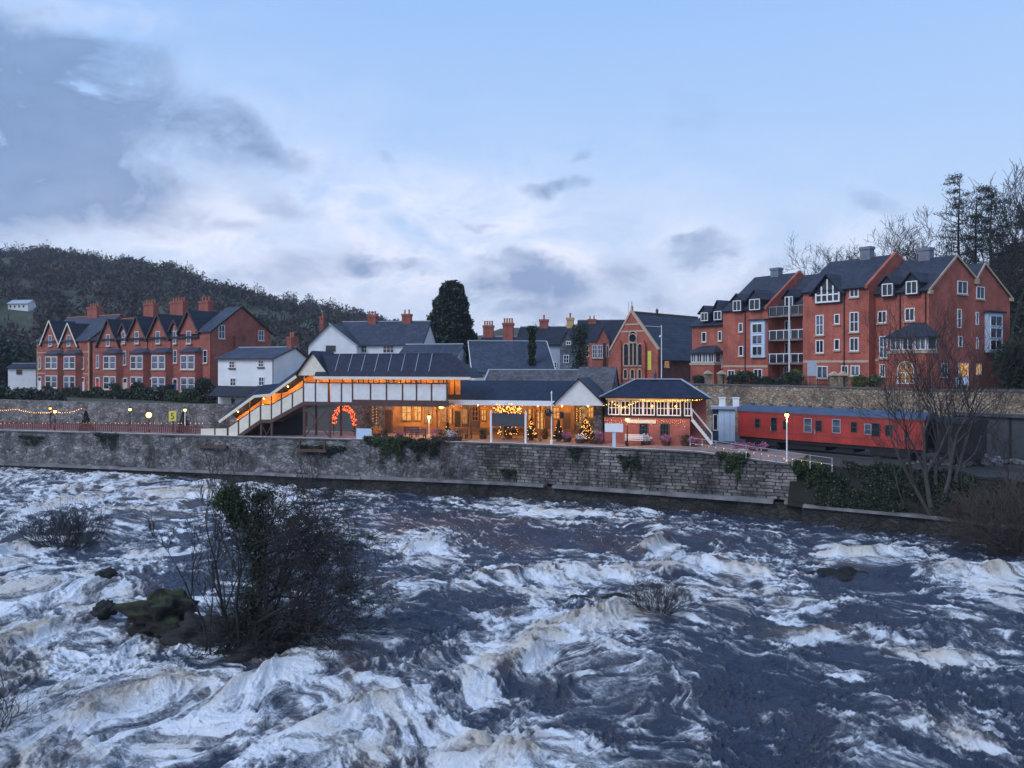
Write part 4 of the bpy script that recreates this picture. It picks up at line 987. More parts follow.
# ------------------------------------------------------------------ brick terrace at the left
T = Frame(211.9, 105, -32.7, 7.2)
def terrace_house(u0, u1, door_u, bay, mirror_small, doormat, label, high=False, end=False, lace=None, attic=None, quoin=False):
    """u0..u1 columns of its front; bay (u0,u1); attic: gable columns"""
    x0, x1 = T.x(u0), T.x(u1)
    if end: x1 = 0.0
    t = T.thing('terraced_house', label, 'house', x1, 0, 0, 'houses of the red brick terrace')
    w = x1-x0; X = lambda u, y=0.0: T.x(u, y)-x1
    br = 'brick'; ze = 8.7; zr = 12.0; dp = 9.9; ym = 4.8
    if high: zr = 12.7
    y0 = -0.25 if high else 0.0
    m = MB().prism([(y0, 0), (y0, ze), (ym, zr), (dp, ze), (dp, 0)], 'x', -w+.004, -.004); m.build('wall', br, t)
    roof_x(-w-(.1 if high else 0), 0+(.12 if (end or high) else 0), y0, dp, ze, zr, ym, over=.3).build('roof', 'slate_dark' if not high else 'slate', t)
    MB().beam((-w, ym, zr+.22), (0, ym, zr+.22), .2, .14).build('ridge_tiles', 'pot', t)
    # front gables with attic windows
    for (ga, gb, gv) in attic:
        a, b = X(ga), X(gb); c = (a+b)/2; gz = T.z(gv, c+x1, 0)
        yb = ym*(gz-ze)/(zr-ze)+.4 if gz < zr else ym
        lo = gz-(b-a)/2*1.35
        lo = max(lo, ze-1.2)
        MB().prism([(a, lo-.3), (b, lo-.3), (b, lo), (c, gz-.1), (a, lo)], 'y', y0-.08, 0.5).build('gable', br, t)
        roof_y(y0-.35, yb, a, b, lo, gz, .3, .13).build('gable_roof', 'slate_dark', t)
        MB().beam((a-.25, y0-.38, lo-.2), (c, y0-.38, gz+.1), .05, .22).beam((b+.25, y0-.38, lo-.2), (c, y0-.38, gz+.1), .05, .22).build('bargeboard', 'brown' if not high else 'cream', t)
        ww = min(1.0, (b-a)*.38); z = T.z(343.5 if u1 > 120 else 346, c+x1, 0)
        win(t, c, y0-.08, z, ww, 1.75, 0, 'white', 'glass_pale', 1, 2, sill='string')
    for (ua, w_, va, vb) in mirror_small:
        z0 = T.z(vb, X(ua)+x1); z1 = T.z(va, X(ua)+x1); win(t, X(ua), y0, z0, w_, z1-z0, 0, 'white', 'glass_pale', 1, 2, sill='string')
    # two storey bay with hipped lead roof
    a, b = X(bay[0], -.8), X(bay[1], -.8); zb = 6.6
    bw = MB().prism([(a-.35, y0), (a+.1, y0-.85), (b-.1, y0-.85), (b+.35, y0)], 'z', 0, zb).build('bay', br, t)
    rf = MB().add([(a-.5, y0, zb+.01), (a, y0-1.05, zb+.01), (b, y0-1.05, zb+.01), (b+.5, y0, zb+.01), (a+.2, y0, zb+.65), (b-.2, y0, zb+.65), (a-.5, y0, zb-.14), (a, y0-1.05, zb-.14), (b, y0-1.05, zb-.14), (b+.5, y0, zb-.14)],
                  [(0, 1, 4), (1, 2, 5, 4), (2, 3, 5), (6, 7, 1, 0), (7, 8, 2, 1), (8, 9, 3, 2), (6, 9, 8, 7)]); rf.build('bay_roof', 'slate', bw)
    k = 2
    for i in range(k):
        cx = a+.1+(b-a-.2)*(i+.5)/k; ww = (b-a-.2)/k-.18
        for zz, hh in ((1.15, 1.95), (4.2, 1.95)): win(bw, cx, y0-.85, zz, ww, hh, 0, 'white', 'glass_pale' if (i+int(zz)+int(u0)) % 3 else 'glass', 1, 2, sill='string', fw=.10)
    MB().box(-w+.01, -.01, y0-.03, y0-.001, 3.35, 3.5).box(-w+.01, a-.4, y0-.03, y0-.001, 6.75, 6.9).box(b+.4, -.01, y0-.03, y0-.001, 6.75, 6.9).build('string_course', 'string' if high else 'brick_dark', t)
    dx = X(door_u); d = MB().box(dx-.42, dx+.42, y0-.05, y0+.02, .1, 2.2).build('door', doormat, t)
    MB().box(dx-.55, dx-.43, y0-.09, y0-.001, .1, 2.9).box(dx+.43, dx+.55, y0-.09, y0-.001, .1, 2.9).box(dx-.42, dx+.42, y0-.09, y0-.001, 2.78, 2.9).build('door_frame', 'white', d)
    MB().box(dx-.42, dx+.42, y0-.03, y0-.001, 2.26, 2.78).build('fanlight', 'glass', d)
    MB().box(dx-.75, dx+.75, y0-.9, y0-.001, .0, .12).build('doorstep', 'ledge', t)
    if quoin:
        q = MB()
        for i in range(15):
            s = .45 if i % 2 else .3; q.box(-w-.01, -w+s, y0-.025, y0-.001, i*.6+.01, i*.6+.59) if quoin < 0 else q.box(-s, .01, y0-.025, y0-.001, i*.6+.01, i*.6+.59)
        q.build('quoin', 'quoin', t)
    if not end: MB().tube([(-w+.1, y0-.07, 0), (-w+.1, y0-.07, ze)], .05, 6).build('downpipe', 'black', t)
    return t, w, X
h1, w1, _ = terrace_house(38, 64, 41.5, (47, 60), [(41.5, .75, 357, 369)], 'pale_door', 'leftmost brick terrace house with buff corner stones and white door', True, attic=[(44, 61.5, 321.5)], quoin=-1)
h2, w2, _ = terrace_house(64, 91, 84.5, (65.5, 78), [(84.5, .75, 357, 369)], 'pale_door', 'second terrace house from the left with a narrow pale door at its right edge', True, attic=[(62.5, 80, 324)], quoin=1)
h3, w3, _ = terrace_house(92, 119.5, 98, (103.5, 117), [(98, .75, 355, 368)], 'red_door', 'terrace house with a red door left of its bay, third from the left', attic=[(98.5, 119.5, 320)])
h4, w4, _ = terrace_house(119.5, 147.5, 125.5, (130.5, 144), [(125, .75, 351, 365), (125, .7, 330, 341)], 'cream_door', 'terrace house with a cream door and a small attic window beside its gable', attic=[(128.5, 147, 317), (120.5, 128, 324)])
h5, w5, _ = terrace_house(147.5, 171, 150, (151.5, 166.5), [], 'brown', 'terrace house with climber covered bay, left of the blue door', attic=[(148.5, 169.5, 315)])
h6, w6, _ = terrace_house(171, 199.5, 175.5, (180.5, 196), [(175.5, .85, 350, 363), (176, .75, 326, 338)], 'blue_door', 'terrace house with a blue door left of its bay', attic=[(180, 199.3, 311), (171.5, 179.5, 321)])
def end_house():
    x0 = T.x(199.5); w = -x0; dp = 9.9; ym = 4.8; ze = 9.35; zr = 12.8
    t = T.thing('terraced_house', 'end terrace house with broad plain brick gable wall and a bright red door', 'house', 0, 0, 0, 'houses of the red brick terrace')
    MB().prism([(0, 0), (0, ze), (ym, zr), (dp, ze), (dp, 0)], 'x', -w+.004, 0).build('wall', 'brick', t)
    roof_x(-w-.6, .15, 0, dp, ze, zr, ym, over=.25).build('roof', 'slate', t)
    MB().beam((.18, -.25, ze-.05), (.18, ym, zr+.16), .06, .2).beam((.18, dp+.25, ze-.05), (.18, ym, zr+.16), .06, .2).build('bargeboard', 'black', t)
    for (u, va, vb, w_) in ((205.5, 350, 363, .85),): win(t, T.x(u), 0, T.z(vb, T.x(u)), w_, T.z(va, T.x(u))-T.z(vb, T.x(u)), 0, 'white', 'glass', 1, 2, sill='string')
    for (u, va, vb, w_) in ((221.5, 325, 338.5, 1.0), (261, 330.5, 340.5, .95)):
        y = T.y(u, 0); win(t, 0, y, T.z(vb, 0, y), w_, T.z(va, 0, y)-T.z(vb, 0, y), 1, 'white', 'glass_pale', 2, 2, sill='string')
    dx = T.x(206.5); d = MB().box(dx-.5, dx+.5, -.05, .02, .1, 2.3).build('door', 'red_door', t)
    MB().box(dx-.62, dx-.51, -.09, -.001, .1, 2.7).box(dx+.51, dx+.62, -.09, -.001, .1, 2.7).box(dx-.5, dx+.5, -.09, -.001, 2.6, 2.7).build('door_frame', 'white', d)
    MB().tube([(-.15, -.07, 0), (-.15, -.07, ze)], .06, 6).build('downpipe', 'black', t)
    y = T.y(238, 0); zt = T.z(337.5, 0, y)
    c = MB().box(.003, .5, y-.75, y+.75, zt-2.8, zt).box(.003, .58, y-.83, y+.83, zt, zt+.2).build('chimney_breast', 'brick_dark', t)
    return t
h7 = end_house()
# chimney stacks on the ridge, each belongs to the house on its left
for (hh, u, v0, wd, pots) in ((h2, 94.5, 307, 2.9, 4), (h4, 151, 303.5, 2.6, 4), (h5, 179, 301.5, 3.2, 5), (h6, 206, 301, 2.2, 3)):
    x = T.x(u, 4.8); z = T.z(v0, x, 4.8); off = hh.location
    lx = x-((off[0]-T.O[0])*T.ex[0]+(off[1]-T.O[1])*T.ex[1]); chimney(hh, lx, 4.8, 11.6, wd, .9, z-11.6, 'brick', pots)

# ------------------------------------------------------------------ generic house
def house(Fm, x0, x1, y0, y1, zb, ze, zr, label, cat='house', wallm='render', roofm='slate', name='house', verge=None, axis='x', group=None, ym=None, ridge='ridge'):
    t = Fm.thing(name, label, cat, group=group)
    ym = (y0+y1)/2 if ym is None else ym
    if axis == 'x':
        MB().prism([(y0, zb), (y0, ze), (ym, zr), (y1, ze), (y1, zb)], 'x', x0, x1).build('wall', wallm, t)
        roof_x(x0-.25, x1+.25, y0, y1, ze, zr, ym).build('roof', roofm, t)
        MB().beam((x0-.2, ym, zr+.22), (x1+.2, ym, zr+.22), .18, .12).build('ridge_tiles', ridge, t)
        if verge: MB().beam((x0-.28, y0-.35, ze-.1), (x0-.28, ym, zr+.15), .06, .22).beam((x1+.28, y0-.35, ze-.1), (x1+.28, ym, zr+.15), .06, .22).beam((x1+.28, y1+.35, ze-.1), (x1+.28, ym, zr+.15), .06, .22).build('bargeboard', verge, t)
    else:
        xm = (x0+x1)/2
        MB().prism([(x0, zb), (x0, ze), (xm, zr), (x1, ze), (x1, zb)], 'y', y0, y1).build('wall', wallm, t)
        roof_y(y0-.3, y1+.3, x0, x1, ze, zr, .3).build('roof', roofm, t)
        MB().beam((xm, y0-.3, zr+.2), (xm, y1+.3, zr+.2), .18, .12).build('ridge_tiles', ridge, t)
        if verge: MB().beam((x0-.3, y0-.34, ze-.1), (xm, y0-.34, zr+.12), .06, .22).beam((x1+.3, y0-.34, ze-.1), (xm, y0-.34, zr+.12), .06, .22).build('bargeboard', verge, t)
    return t
def fwin(t, Fm, u0, u1, v0, v1, y=0.0, **k):
    u = (u0+u1)/2; x0, x1 = Fm.x(u0, y), Fm.x(u1, y); c = (x0+x1)/2
    k.setdefault('nx', 2); k.setdefault('ny', 2)
    return win(t, c, y, Fm.z(v1, c, y), abs(x1-x0), Fm.z(v0, c, y)-Fm.z(v1, c, y), 0, **k)
def swin(t, Fm, u0, u1, v0, v1, x=0.0, **k):
    y0, y1 = Fm.y(u0, x), Fm.y(u1, x); c = (y0+y1)/2
    k.setdefault('nx', 2); k.setdefault('ny', 2)
    return win(t, x, c, Fm.z(v1, x, c), abs(y1-y0), Fm.z(v0, x, c)-Fm.z(v1, x, c), 1, **k)
# white house left of the footbridge
A = Frame(274, 93, -24, 4.2)
t = house(A, A.x(218), 0, 0, A.y(307.5), 0, A.z(358.5), A.z(348.5, 0, A.y(295)), 'white rendered house with dark lean-to, right of the brick terrace', wallm='render', roofm='slate', ym=A.y(295))
for a in ((229.5, 235, 361, 368), (258.5, 264, 360, 367), (230.5, 236, 378, 386), (259, 264.5, 377, 385.5), (231, 236, 398, 408)): fwin(t, A, *a, frame='white', glass='glass', sill='darkgrey')
a0, a1 = A.x(218)-.1, -.1; z1 = A.z(386, -5); z0 = A.z(396, -5)
MB().slab([(a0, -1.6, z0), (a1, -1.6, z0), (a1, 0, z1), (a0, 0, z1)], .12).build('lean_to_roof', 'slate_dark', t)
MB().box(a0, a0+.1, -1.6, -1.5, 0, z0-.1).box(a1-.1, a1, -1.6, -1.5, 0, z0-.1).box(-5, -4.9, -1.6, -1.5, 0, z0-.1).build('lean_to_post', 'black', t)
MB().tube([(-.12, -.06, 0), (-.12, -.06, A.z(359))], .05, 6).build('downpipe', 'darkgrey', t)
chimney(t, -.45, A.y(295), A.z(349, 0, A.y(295))-.6, .7, 1.2, 2.1, 'brick', 2)
# white house behind the footbridge
B = Frame(357, 112, -10, 6.5)
yB = 7.5
t = house(B, B.x(334), B.x(422), 0, yB, 0, B.z(344), B.z(323, 0, yB/2), 'white house behind the footbridge with a long slate roof and tall chimneys', wallm='render', roofm='slate', verge='black')
xa, xb = B.x(308.5, -2), B.x(356.5, -2)
MB().prism([(xa, 0), (xa, B.z(344.5, 0, -2)), ((xa+xb)/2-.4, B.z(324, 0, -2)), (xb, B.z(344.5, 0, -2)), (xb, 0)], 'y', -2, 5).build('front_wing', 'render', t)
xm = (xa+xb)/2-.4; zt = B.z(324, 0, -2); zl = B.z(344.5, 0, -2)
MB().prism(chevron(xa-.3, zl-.2, xm, zt+.16, xb+.3, zl-.2, .14), 'y', -2.3, 6).build('wing_roof', 'slate', t)
MB().beam((xm, -2.32, zt+.1), (xb+.3, -2.32, zl-.25), .05, .16).build('bargeboard', 'ridge', t)
for a in ((326, 335.5, 345.5, 351.5),): fwin(t, B, *a, y=-2, frame='darkgrey')
for a in ((359, 367, 345.5, 352.5), (383, 394, 345, 353)): fwin(t, B, *a, y=0, frame='white', nx=3)
for u, v, p, w_ in ((322.5, 313, 1, .6), (372.5, 309.5, 3, 1.3), (407, 308.5, 2, 1.3)):
    yy = 1.0 if u < 330 else yB/2
    if u < 330: chimney(t, B.x(u, 3), 3, B.z(345, 0, 3), w_, .8, B.z(v+3, 0, 3)-B.z(345, 0, 3), 'brick', p)
    else: chimney(t, B.x(u, yy), yy, B.z(325, 0, yy)-.5, w_, .9, B.z(v+6, 0, yy)-B.z(325, 0, yy)+.5, 'brick', p)
# slate roofed sheds behind the station
C1 = Frame(400, 92, -12, 4.2)
t = house(C1, 0, C1.x(456), 0, 5, 0, C1.z(356), C1.z(346, 0, 2.5), 'low slate roofed shed behind the footbridge, left of the big conifer foot', 'shed', 'render_grey', 'slate', name='shed')
C2 = Frame(474, 86, 7, 4.2)
yy = 6.0
t = house(C2, 0, C2.x(553), 0, 12, 0, C2.z(372), C2.z(342.5, 0, yy), 'broad slate roofed hall behind the canopy with pale left gable', 'hall', 'render', 'slate', name='hall', verge='creamw')
# grey house with slate roof
D = Frame(560, 100, -10, 6.5)
t = house(D, D.x(517), D.x(574), 0, 8, 0, D.z(344), D.z(328, 0, 4), 'grey rendered house with slate roof, behind the tall ivy covered trunk', wallm='render_grey', roofm='slate_dark')
xa, xb = D.x(560, -.5), D.x(573, -.5); zz = D.z(344); zt = D.z(332, 0, -.5)
MB().prism([(xa, 0), (xa, zz), ((xa+xb)/2, zt), (xb, zz), (xb, 0)], 'y', -.5, 2).build('gable', 'stonegrey', t)
roof_y(-.7, 3, xa, xb, zz, zt, .15, .1).build('gable_roof', 'slate', t)
fwin(t, D, 566, 571, 341, 345, y=-.5, ny=1); fwin(t, D, 563.5, 569, 355, 363, y=-.5)
fwin(t, D, 552, 557, 362, 368, y=0)
chimney(t, D.x(544, 4), 4, D.z(332, 0, 4), 1.1, .8, 1.7, 'brick', 1); chimney(t, D.x(574, 4)-.5, 4, D.z(332, 0, 4), .9, .8, 1.9, 'quoin', 1)
chimney(t, D.x(508.3, 2), 2, D.z(345, 0, 2), 1.35, .9, D.z(322.5, 0, 2)-D.z(345, 0, 2), 'brick', 4)
D2 = Frame(480, 104, -8, 6.5)
t = house(D2, 0, D2.x(514), 0, 6, 0, D2.z(344), D2.z(338, 0, 3), 'low roofed cottage with a brick chimney of four pots, right of the big conifer', wallm='brick', roofm='slate_dark', name='cottage')
chimney(t, D2.x(488.5, 3), 3, D2.z(343, 0, 3), 1.35, .9, D2.z(325.5, 0, 3)-D2.z(343, 0, 3), 'brick', 4)
# red house with bay window
E = Frame(609, 136, -6, 6.5)
t = house(E, E.x(578), E.x(628), 2.5, 12, 0, E.z(344, 0, 2.5), E.z(321, 0, 7), 'red brick house with white bay window and gable, left of the chapel', wallm='brick', roofm='slate_dark')
xa, xb = E.x(585), 0; MB().box(xa, xb, 0, 2.5, 0, E.z(347)).build('front_wing', 'brick', t)
ga, gb = E.x(597), E.x(609.3); zt = E.z(329); zl = E.z(341); MB().prism([(ga, 0), (ga, zl), ((ga+gb)/2, zt), (gb, zl), (gb, 0)], 'y', -.3, 4).build('gable', 'brick', t)
roof_y(-.45, 6, ga, gb, zl, zt, .12, .1).build('gable_roof', 'slate_dark', t)
ba, bb = E.x(592, -1), E.x(603, -1); bw = MB().prism([(ba-.5, -.3), (ba, -1.1), (bb, -1.1), (bb+.5, -.3)], 'z', 0, E.z(343, 0, -1)).build('bay', 'brick', t)
for i in range(2): c = ba+(bb-ba)*(i+.5)/2; win(bw, c, -1.1, E.z(358, 0, -1), (bb-ba)/2-.1, E.z(345, 0, -1)-E.z(358, 0, -1), 0, 'white', 'glass_pale', 2, 3, sill='string')
fwin(t, E, 586, 589, 345, 357, nx=1); fwin(t, E, 606, 609, 345, 357, y=-.3, nx=1)
chimney(t, E.x(592, 7), 7, E.z(325, 0, 7), 1.5, 1.0, 1.1, 'brick', 2)
for i, (u, wv, l) in enumerate(((640, 16, 'dark roofed house showing just behind the chapel ridge'), (672, 10, 'small house with chimney just above the chapel roof, right end'))): pass

# ------------------------------------------------------------------ chapel
CH = Frame(658, 91.3, 0, 7.0)
def chapel():
    Y0 = 95.0; deg = 46.6
    # frame with x along the gable front, y along the ridge
    Fm = Frame(658, 119, -43.4, 7.0)
    t = Fm.thing('chapel', 'red brick chapel with tall pointed windows, stone edged gable and long slate roof', 'chapel')
    xl = Fm.x(610.5); ze = Fm.z(348.7); xa = Fm.x(631.5); zt = Fm.z(311.5, xa); yb = Fm.y(697, xa)
    ze2 = Fm.z(357, 0, 3)
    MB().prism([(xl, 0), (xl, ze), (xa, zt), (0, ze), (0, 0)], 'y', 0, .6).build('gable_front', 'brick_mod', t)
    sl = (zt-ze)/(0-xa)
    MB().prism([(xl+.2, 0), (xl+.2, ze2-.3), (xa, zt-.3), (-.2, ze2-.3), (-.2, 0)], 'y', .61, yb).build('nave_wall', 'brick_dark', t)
    MB().prism(chevron(xl-.5, ze2-.3, xa, zt-.05, .5, ze2-.5, .15), 'y', .55, yb+.3).build('roof', 'slate', t)
    MB().beam((xa, .5, zt+.02), (xa, yb+.3, zt+.02), .22, .16).build('ridge_tiles', 'pot', t)
    cp = MB()
    for (p, q) in (((xl-.15, ze-.15), (xa, zt+.1)), ((.15, ze-.15), (xa, zt+.1))): cp.beam((p[0], .1, p[1]), (q[0], .1, q[1]), .5, .3)
    cp.box(xa-.14, xa+.14, -.02, .3, zt, zt+.9); cp.build('coping', 'string', t)
    for z_ in (Fm.z(331.5, xa), Fm.z(324.5, xa)):
        hw = (zt-z_)/((zt-ze)/(0-xa))-.25; MB().box(xa-hw, xa+hw, -.06, -.001, z_-.1, z_+.14).build('stone_band', 'string', t)
    MB().tube([(xa-.8, .4, zt-1), (xa-.8, .4, zt+1.6)], .03, 5).tube([(xa, .1, zt+.9), (xa, .1, zt+1.6)], .05, 5).build('finial', 'black', t)
    # windows: central pair, side lancets, rose
    def lanc(u0, u1, v0, v1, mat='glass'):
        c = Fm.x((u0+u1)/2); w_ = Fm.x(u1)-Fm.x(u0); z0 = Fm.z(v1, c); h_ = Fm.z(v0, c)-z0
        win(t, c, -.02, z0, w_, h_, 0, 'string', mat, 1, 1, arch=True, depth=.16, fw=.2)
    lanc(624, 629.3, 343.5, 366.5); lanc(629.8, 633.5, 342, 366.5); lanc(633.8, 637.5, 342, 366.5); lanc(638, 643.2, 343.5, 366.5)
    lanc(629.5, 637.2, 331, 343.5)
    lanc(624, 628, 369, 379.5); lanc(631, 635, 369, 379.5); lanc(638.5, 642, 369, 379.5)
    c0 = Fm.x(633.4); z0 = Fm.z(338.6, c0)
    MB().tube([(c0+.75*math.cos(a*math.pi/6), -.22, z0+.75*math.sin(a*math.pi/6)) for a in range(13)], .09, 5).build('rose', 'string', t)
    for u in (621, 645): 
        c = Fm.x(u); MB().box(c-.3, c+.3, -.5, -.001, 0, Fm.z(345, c)).prism([(c-.3, Fm.z(345, c)), (c+.3, Fm.z(345, c)), (c, Fm.z(340, c))], 'y', -.5, -.001).build('buttress', 'brick_mod', t)
    b0, b1 = Fm.x(648), Fm.x(651.5); MB().box(b0, b1, -.08, -.01, Fm.z(370, b0), Fm.z(351, b0)).build('banner', 'yellow', t)
    MB().add([(xl, 0, ze-.2), (xl-1.4, 0, 0), (xl, 0, 0), (xl, .6, ze-.2), (xl-1.4, .6, 0), (xl, .6, 0)], [(0, 1, 2), (3, 5, 4), (0, 3, 4, 1), (1, 4, 5, 2), (2, 5, 3, 0)]).build('buttress', 'brick_mod', t)
    # side porch
    y0, y1 = Fm.y(664, 1.5), Fm.y(676, 1.5)
    swin(t, Fm, 664, 669, 360, 368, x=-.2, glass='lit_dim')
    MB().lathe([(.22, 0), (.22, .5), (.3, .5), (.02, .9)], (xa, Fm.y(657, xa), zt), 8).build('roof_vent', 'darkgrey', t)
    return t
chapel()
t = thing('flagpole', 'thin white mast with yard standing right of the chapel gable', 'pole', tuple(P(661.5, 385, 88.5)))
z1 = 88.5/F*60; MB().tube([(0, 0, -.5), (0, 0, z1)], [.07, .04], 6).build('pole', 'white', t); MB().tube([(-1.9, 0, z1-.1), (0, 0, z1-.2)], .025, 4).ball((-.15, 0, z1-1.3), .14).build('yard', 'white', t)

# ------------------------------------------------------------------ apartments on the right
def apartments():
    Q = Frame(929, 80, -56.7, 9.6)
    t = Q.thing('apartment_block', 'long red brick apartment block with slate gables, dormers and glazed balconies', 'apartments')
    X = Q.x
    def Z(v, x, y=0.0): return Q.z(v, x, y)
    G = 'glass'; GP = 'glass_pale'
    # --- right block, double gabled end
    xR = X(870); ze = Z(289, 0); y1 = Q.y(956); z1 = Z(256.5, 0, y1); y2 = Q.y(975.5); z2 = Z(279, 0, y2); y3 = Q.y(984); z3 = Z(264.5, 0, y3); y4 = Q.y(1010); z4 = Z(297, 0, y4)
    MB().prism([(0, -.6), (0, ze), (y1, z1), (y2, z2), (y3, z3), (y4, z4), (y4, -.6)], 'x', xR, 0).build('end_block_wall', 'brick_mod', t)
    def rf(pts, xa, xb, name='roof', mat='slate_mod', th=.16):
        m = MB(); L = th+.02
        for (a, b) in zip(pts, pts[1:]): m.slab([(xa, a[0], a[1]+L), (xb, a[0], a[1]+L), (xb, b[0], b[1]+L), (xa, b[0], b[1]+L)], th)
        return m.build(name, mat, t)
    k = (z1-ze)/y1
    rf([(-.4, ze-.4*k), (y1, z1), (y2, z2), (y3, z3), (y4+.3, z4-.2)], xR, .12)
    MB().beam((.15, -.3, ze-.2), (.15, y1, z1+.1), .1, .22).beam((.15, y1, z1+.1), (.15, y2, z2), .1, .22).beam((.15, y2, z2), (.15, y3, z3+.1), .1, .22).beam((.15, y3, z3+.1), (.15, y4+.2, z4-.1), .1, .22).box(.02, .3, y2-.3, y2+.3, z2-.55, z2+.05).box(.02, .3, -.3, .3, ze-.5, ze-.1).box(.02, .3, y4-.3, y4+.3, z4-.5, z4-.1).build('verge', 'string', t)
    # --- middle block, projecting
    xM0, xM1 = X(803, -1.2), X(869, -1.2); yf = -1.2
    zeM = Z(286, xM1, yf); yp = Q.y(896.5, xM1); zp = Z(255.5, xM1, yp); yb = 11.5
    MB().prism([(yf, -.6), (yf, zeM), (yp, zp), (yb, zeM), (yb, -.6)], 'x', xM0, xM1).build('middle_block_wall', 'brick_mod', t)
    k = (zp-zeM)/(yp-yf); rf([(yf-.4, zeM-.4*k), (yp, zp), (yb+.3, zeM-.2)], xM0-.1, xM1-.35)
    MB().prism(chevron(yf-.3, zeM+.1, yp, zp+.42, yb, zeM+.1, .35), 'x', xM1-.34, xM1+.02).build('parapet', 'brick_mod', t)
    # --- balcony block, recessed
    xB0, xB1 = X(768, .6), xM0
    yB = 1.6; zeB = Z(305, (xB0+xB1)/2, yB)
    zrB = Z(275, (xB0+xB1)/2, 6.5)
    MB().prism([(yB, -.6), (yB, zeB), (6.5, zrB), (11, zeB), (11, -.6)], 'x', xB0-.2, xB1).build('balcony_block_wall', 'brick_mod', t)
    k = (zrB-zeB)/(6.5-yB); rf([(yB-.1, zeB-.1*k), (6.5, zrB), (11.3, zeB)], xB0, xB1)
    # --- left block
    xL0, xL1 = X(723, -.6), X(768, -.6); yl = -.6
    zeL = Z(307.5, xL1, yl); yq = Q.y(800, xL1); zq = Z(273.5, xL1, yq)
    MB().prism([(yl, -.6), (yl, zeL), (yq, zq), (13, zeL), (13, -.6)], 'x', xL0, xL1).build('left_block_wall', 'brick_mod', t)
    k = (zq-zeL)/(yq-yl); rf([(yl-.35, zeL-.35*k), (yq, zq), (13.3, zeL)], xL0, xL1-.3)
    MB().prism(chevron(yl-.3, zeL+.1, yq, zq+.4, 13, zeL+.1, .35), 'x', xL1-.3, xL1+.02).build('parapet', 'brick_mod', t)
    # --- low left block
    xS0, xS1 = X(692, 0), xL0
    zeS = Z(325, (xS0+xS1)/2, 0); zrS = Z(304.5, (xS0+xS1)/2, 5)
    MB().prism([(0, -.6), (0, zeS), (5, zrS), (10, zeS), (10, -.6)], 'x', xS0, xS1-.003).build('low_block_wall', 'brick_mod', t)
    k = (zrS-zeS)/5; rf([(-.4, zeS-.4*k), (5, zrS), (10.3, zeS)], xS0-.2, xS1)
    # --- chimneys (grey)
    for (u, v, yy, x_) in ((776.5, 268, yq, None), (867, 247, yp, None), (926, 248, y1, None)):
        xc = X(u, yy); zc = Z(v, xc, yy); chimney(t, xc, yy, zc-2.4, 1.25, .9, 2.4, 'stack_grey', 0)
    # --- windows on the fronts
    def fw_(u0, u1, v0, v1, y=0.0, **kk):
        kk.setdefault('frame', 'white'); kk.setdefault('glass', G); kk.setdefault('ny', 1); kk.setdefault('sill', 'string'); kk.setdefault('fw', .1); return fwin(t, Q, u0, u1, v0, v1, y, **kk)
    for a in ((878, 887, 311, 323), (905, 915, 308, 321)): fw_(*a)
    fw_(879.5, 888, 336, 358, ny=2, glass=GP); fw_(880, 885.5, 364, 377); 
    M = yf
    for a, kk in (((816, 824, 315, 335), dict(ny=2, glass=GP)), ((834.5, 840, 314, 324), dict(nx=1)), ((816, 824, 340, 353), {}), ((834.5, 840, 339, 350), dict(nx=1)), ((817, 828, 366, 378), dict(glass=GP)),
                  ((850, 859, 286.5, 297), {}), ((850, 859, 312, 332), dict(ny=2)), ((850, 859, 337.5, 351), {}), ((841.5, 848.5, 365.5, 376), {}), ((851, 860, 365.5, 376), dict(glass=GP)),
                  ): fw_(*a, y=M, **kk)
    for a in ((739, 743, 323, 332), (739, 743.5, 346, 356)): fw_(*a, y=yl, nx=1)
    fw_(728, 735, 370, 381, y=yl); fw_(754, 762.5, 369, 377.5, y=yl); fw_(738.5, 744, 370, 377, y=yl)
    for a in ((702, 706.5, 332, 342), (718.3, 722, 331, 341)): fw_(*a, nx=1)
    fw_(719, 722.6, 352, 367, nx=1, ny=2, glass=GP); fw_(695.5, 705, 373, 381)
    # --- string courses
    for (u0, u1, v, y) in ((803.3, 868.7, 361.5, M), (723.3, 767.7, 366.3, yl), (692.5, 722.8, 368, 0), (871, 879, 360, 0)):
        a, b = X(u0, y), X(u1, y); zz = Z(v, (a+b)/2, y); MB().box(a, b, y-.05, y-.003, zz-.13, zz+.13).build('string_course', 'string', t)
    # --- dormers
    def dormer(u0, u1, v0, v1, vt, y, slope_y=3.4, lit=G):
        x0, x1 = X(u0, y), X(u1, y); c = (x0+x1)/2; z0, z1, zt = Z(v1, c, y), Z(v0, c, y), Z(vt, c, y)
        d = MB().prism([(x0-.15, z0-.1), (x1+.15, z0-.1), (x1+.15, z1+.05), (c, zt-.12), (x0-.15, z1+.05)], 'y', y+.02, y+slope_y).build('dormer', 'slate_mod', t)
        roof_y(y-.25, y+slope_y+.8, x0-.15, x1+.15, z1+.05, zt, .3, .12).build('dormer_roof', 'slate_mod', d)
        win(d, c, y+.02, z0, x1-x0, z1-z0, 0, 'white', lit, 2, 1, fw=.1)
    dormer(882, 893, 283.5, 296, 276, -.5); dormer(906, 917.5, 281, 294, 272.5, -.5)
    dormer(733, 741, 300.5, 311, 294.5, yl-.45); dormer(749.5, 760, 299, 310, 290.5, yl-.45)
    dormer(701, 708, 312.5, 321, 306.5, -.2); dormer(714, 721.7, 311, 320, 301, -.2)
    dormer(785, 793, 296.5, 306.5, 289.5, yB-.2, 2.6); dormer(804, 809.5, 294.5, 306, 289.5, yB-.2, 2.6)
    # --- big glazed gable
    x0, x1 = X(814.5, M-.25), X(841.5, M-.25); c = (x0+x1)/2; zb = Z(302.5, c, M); zs = Z(291.5, c, M); zt = Z(275.5, c, M)
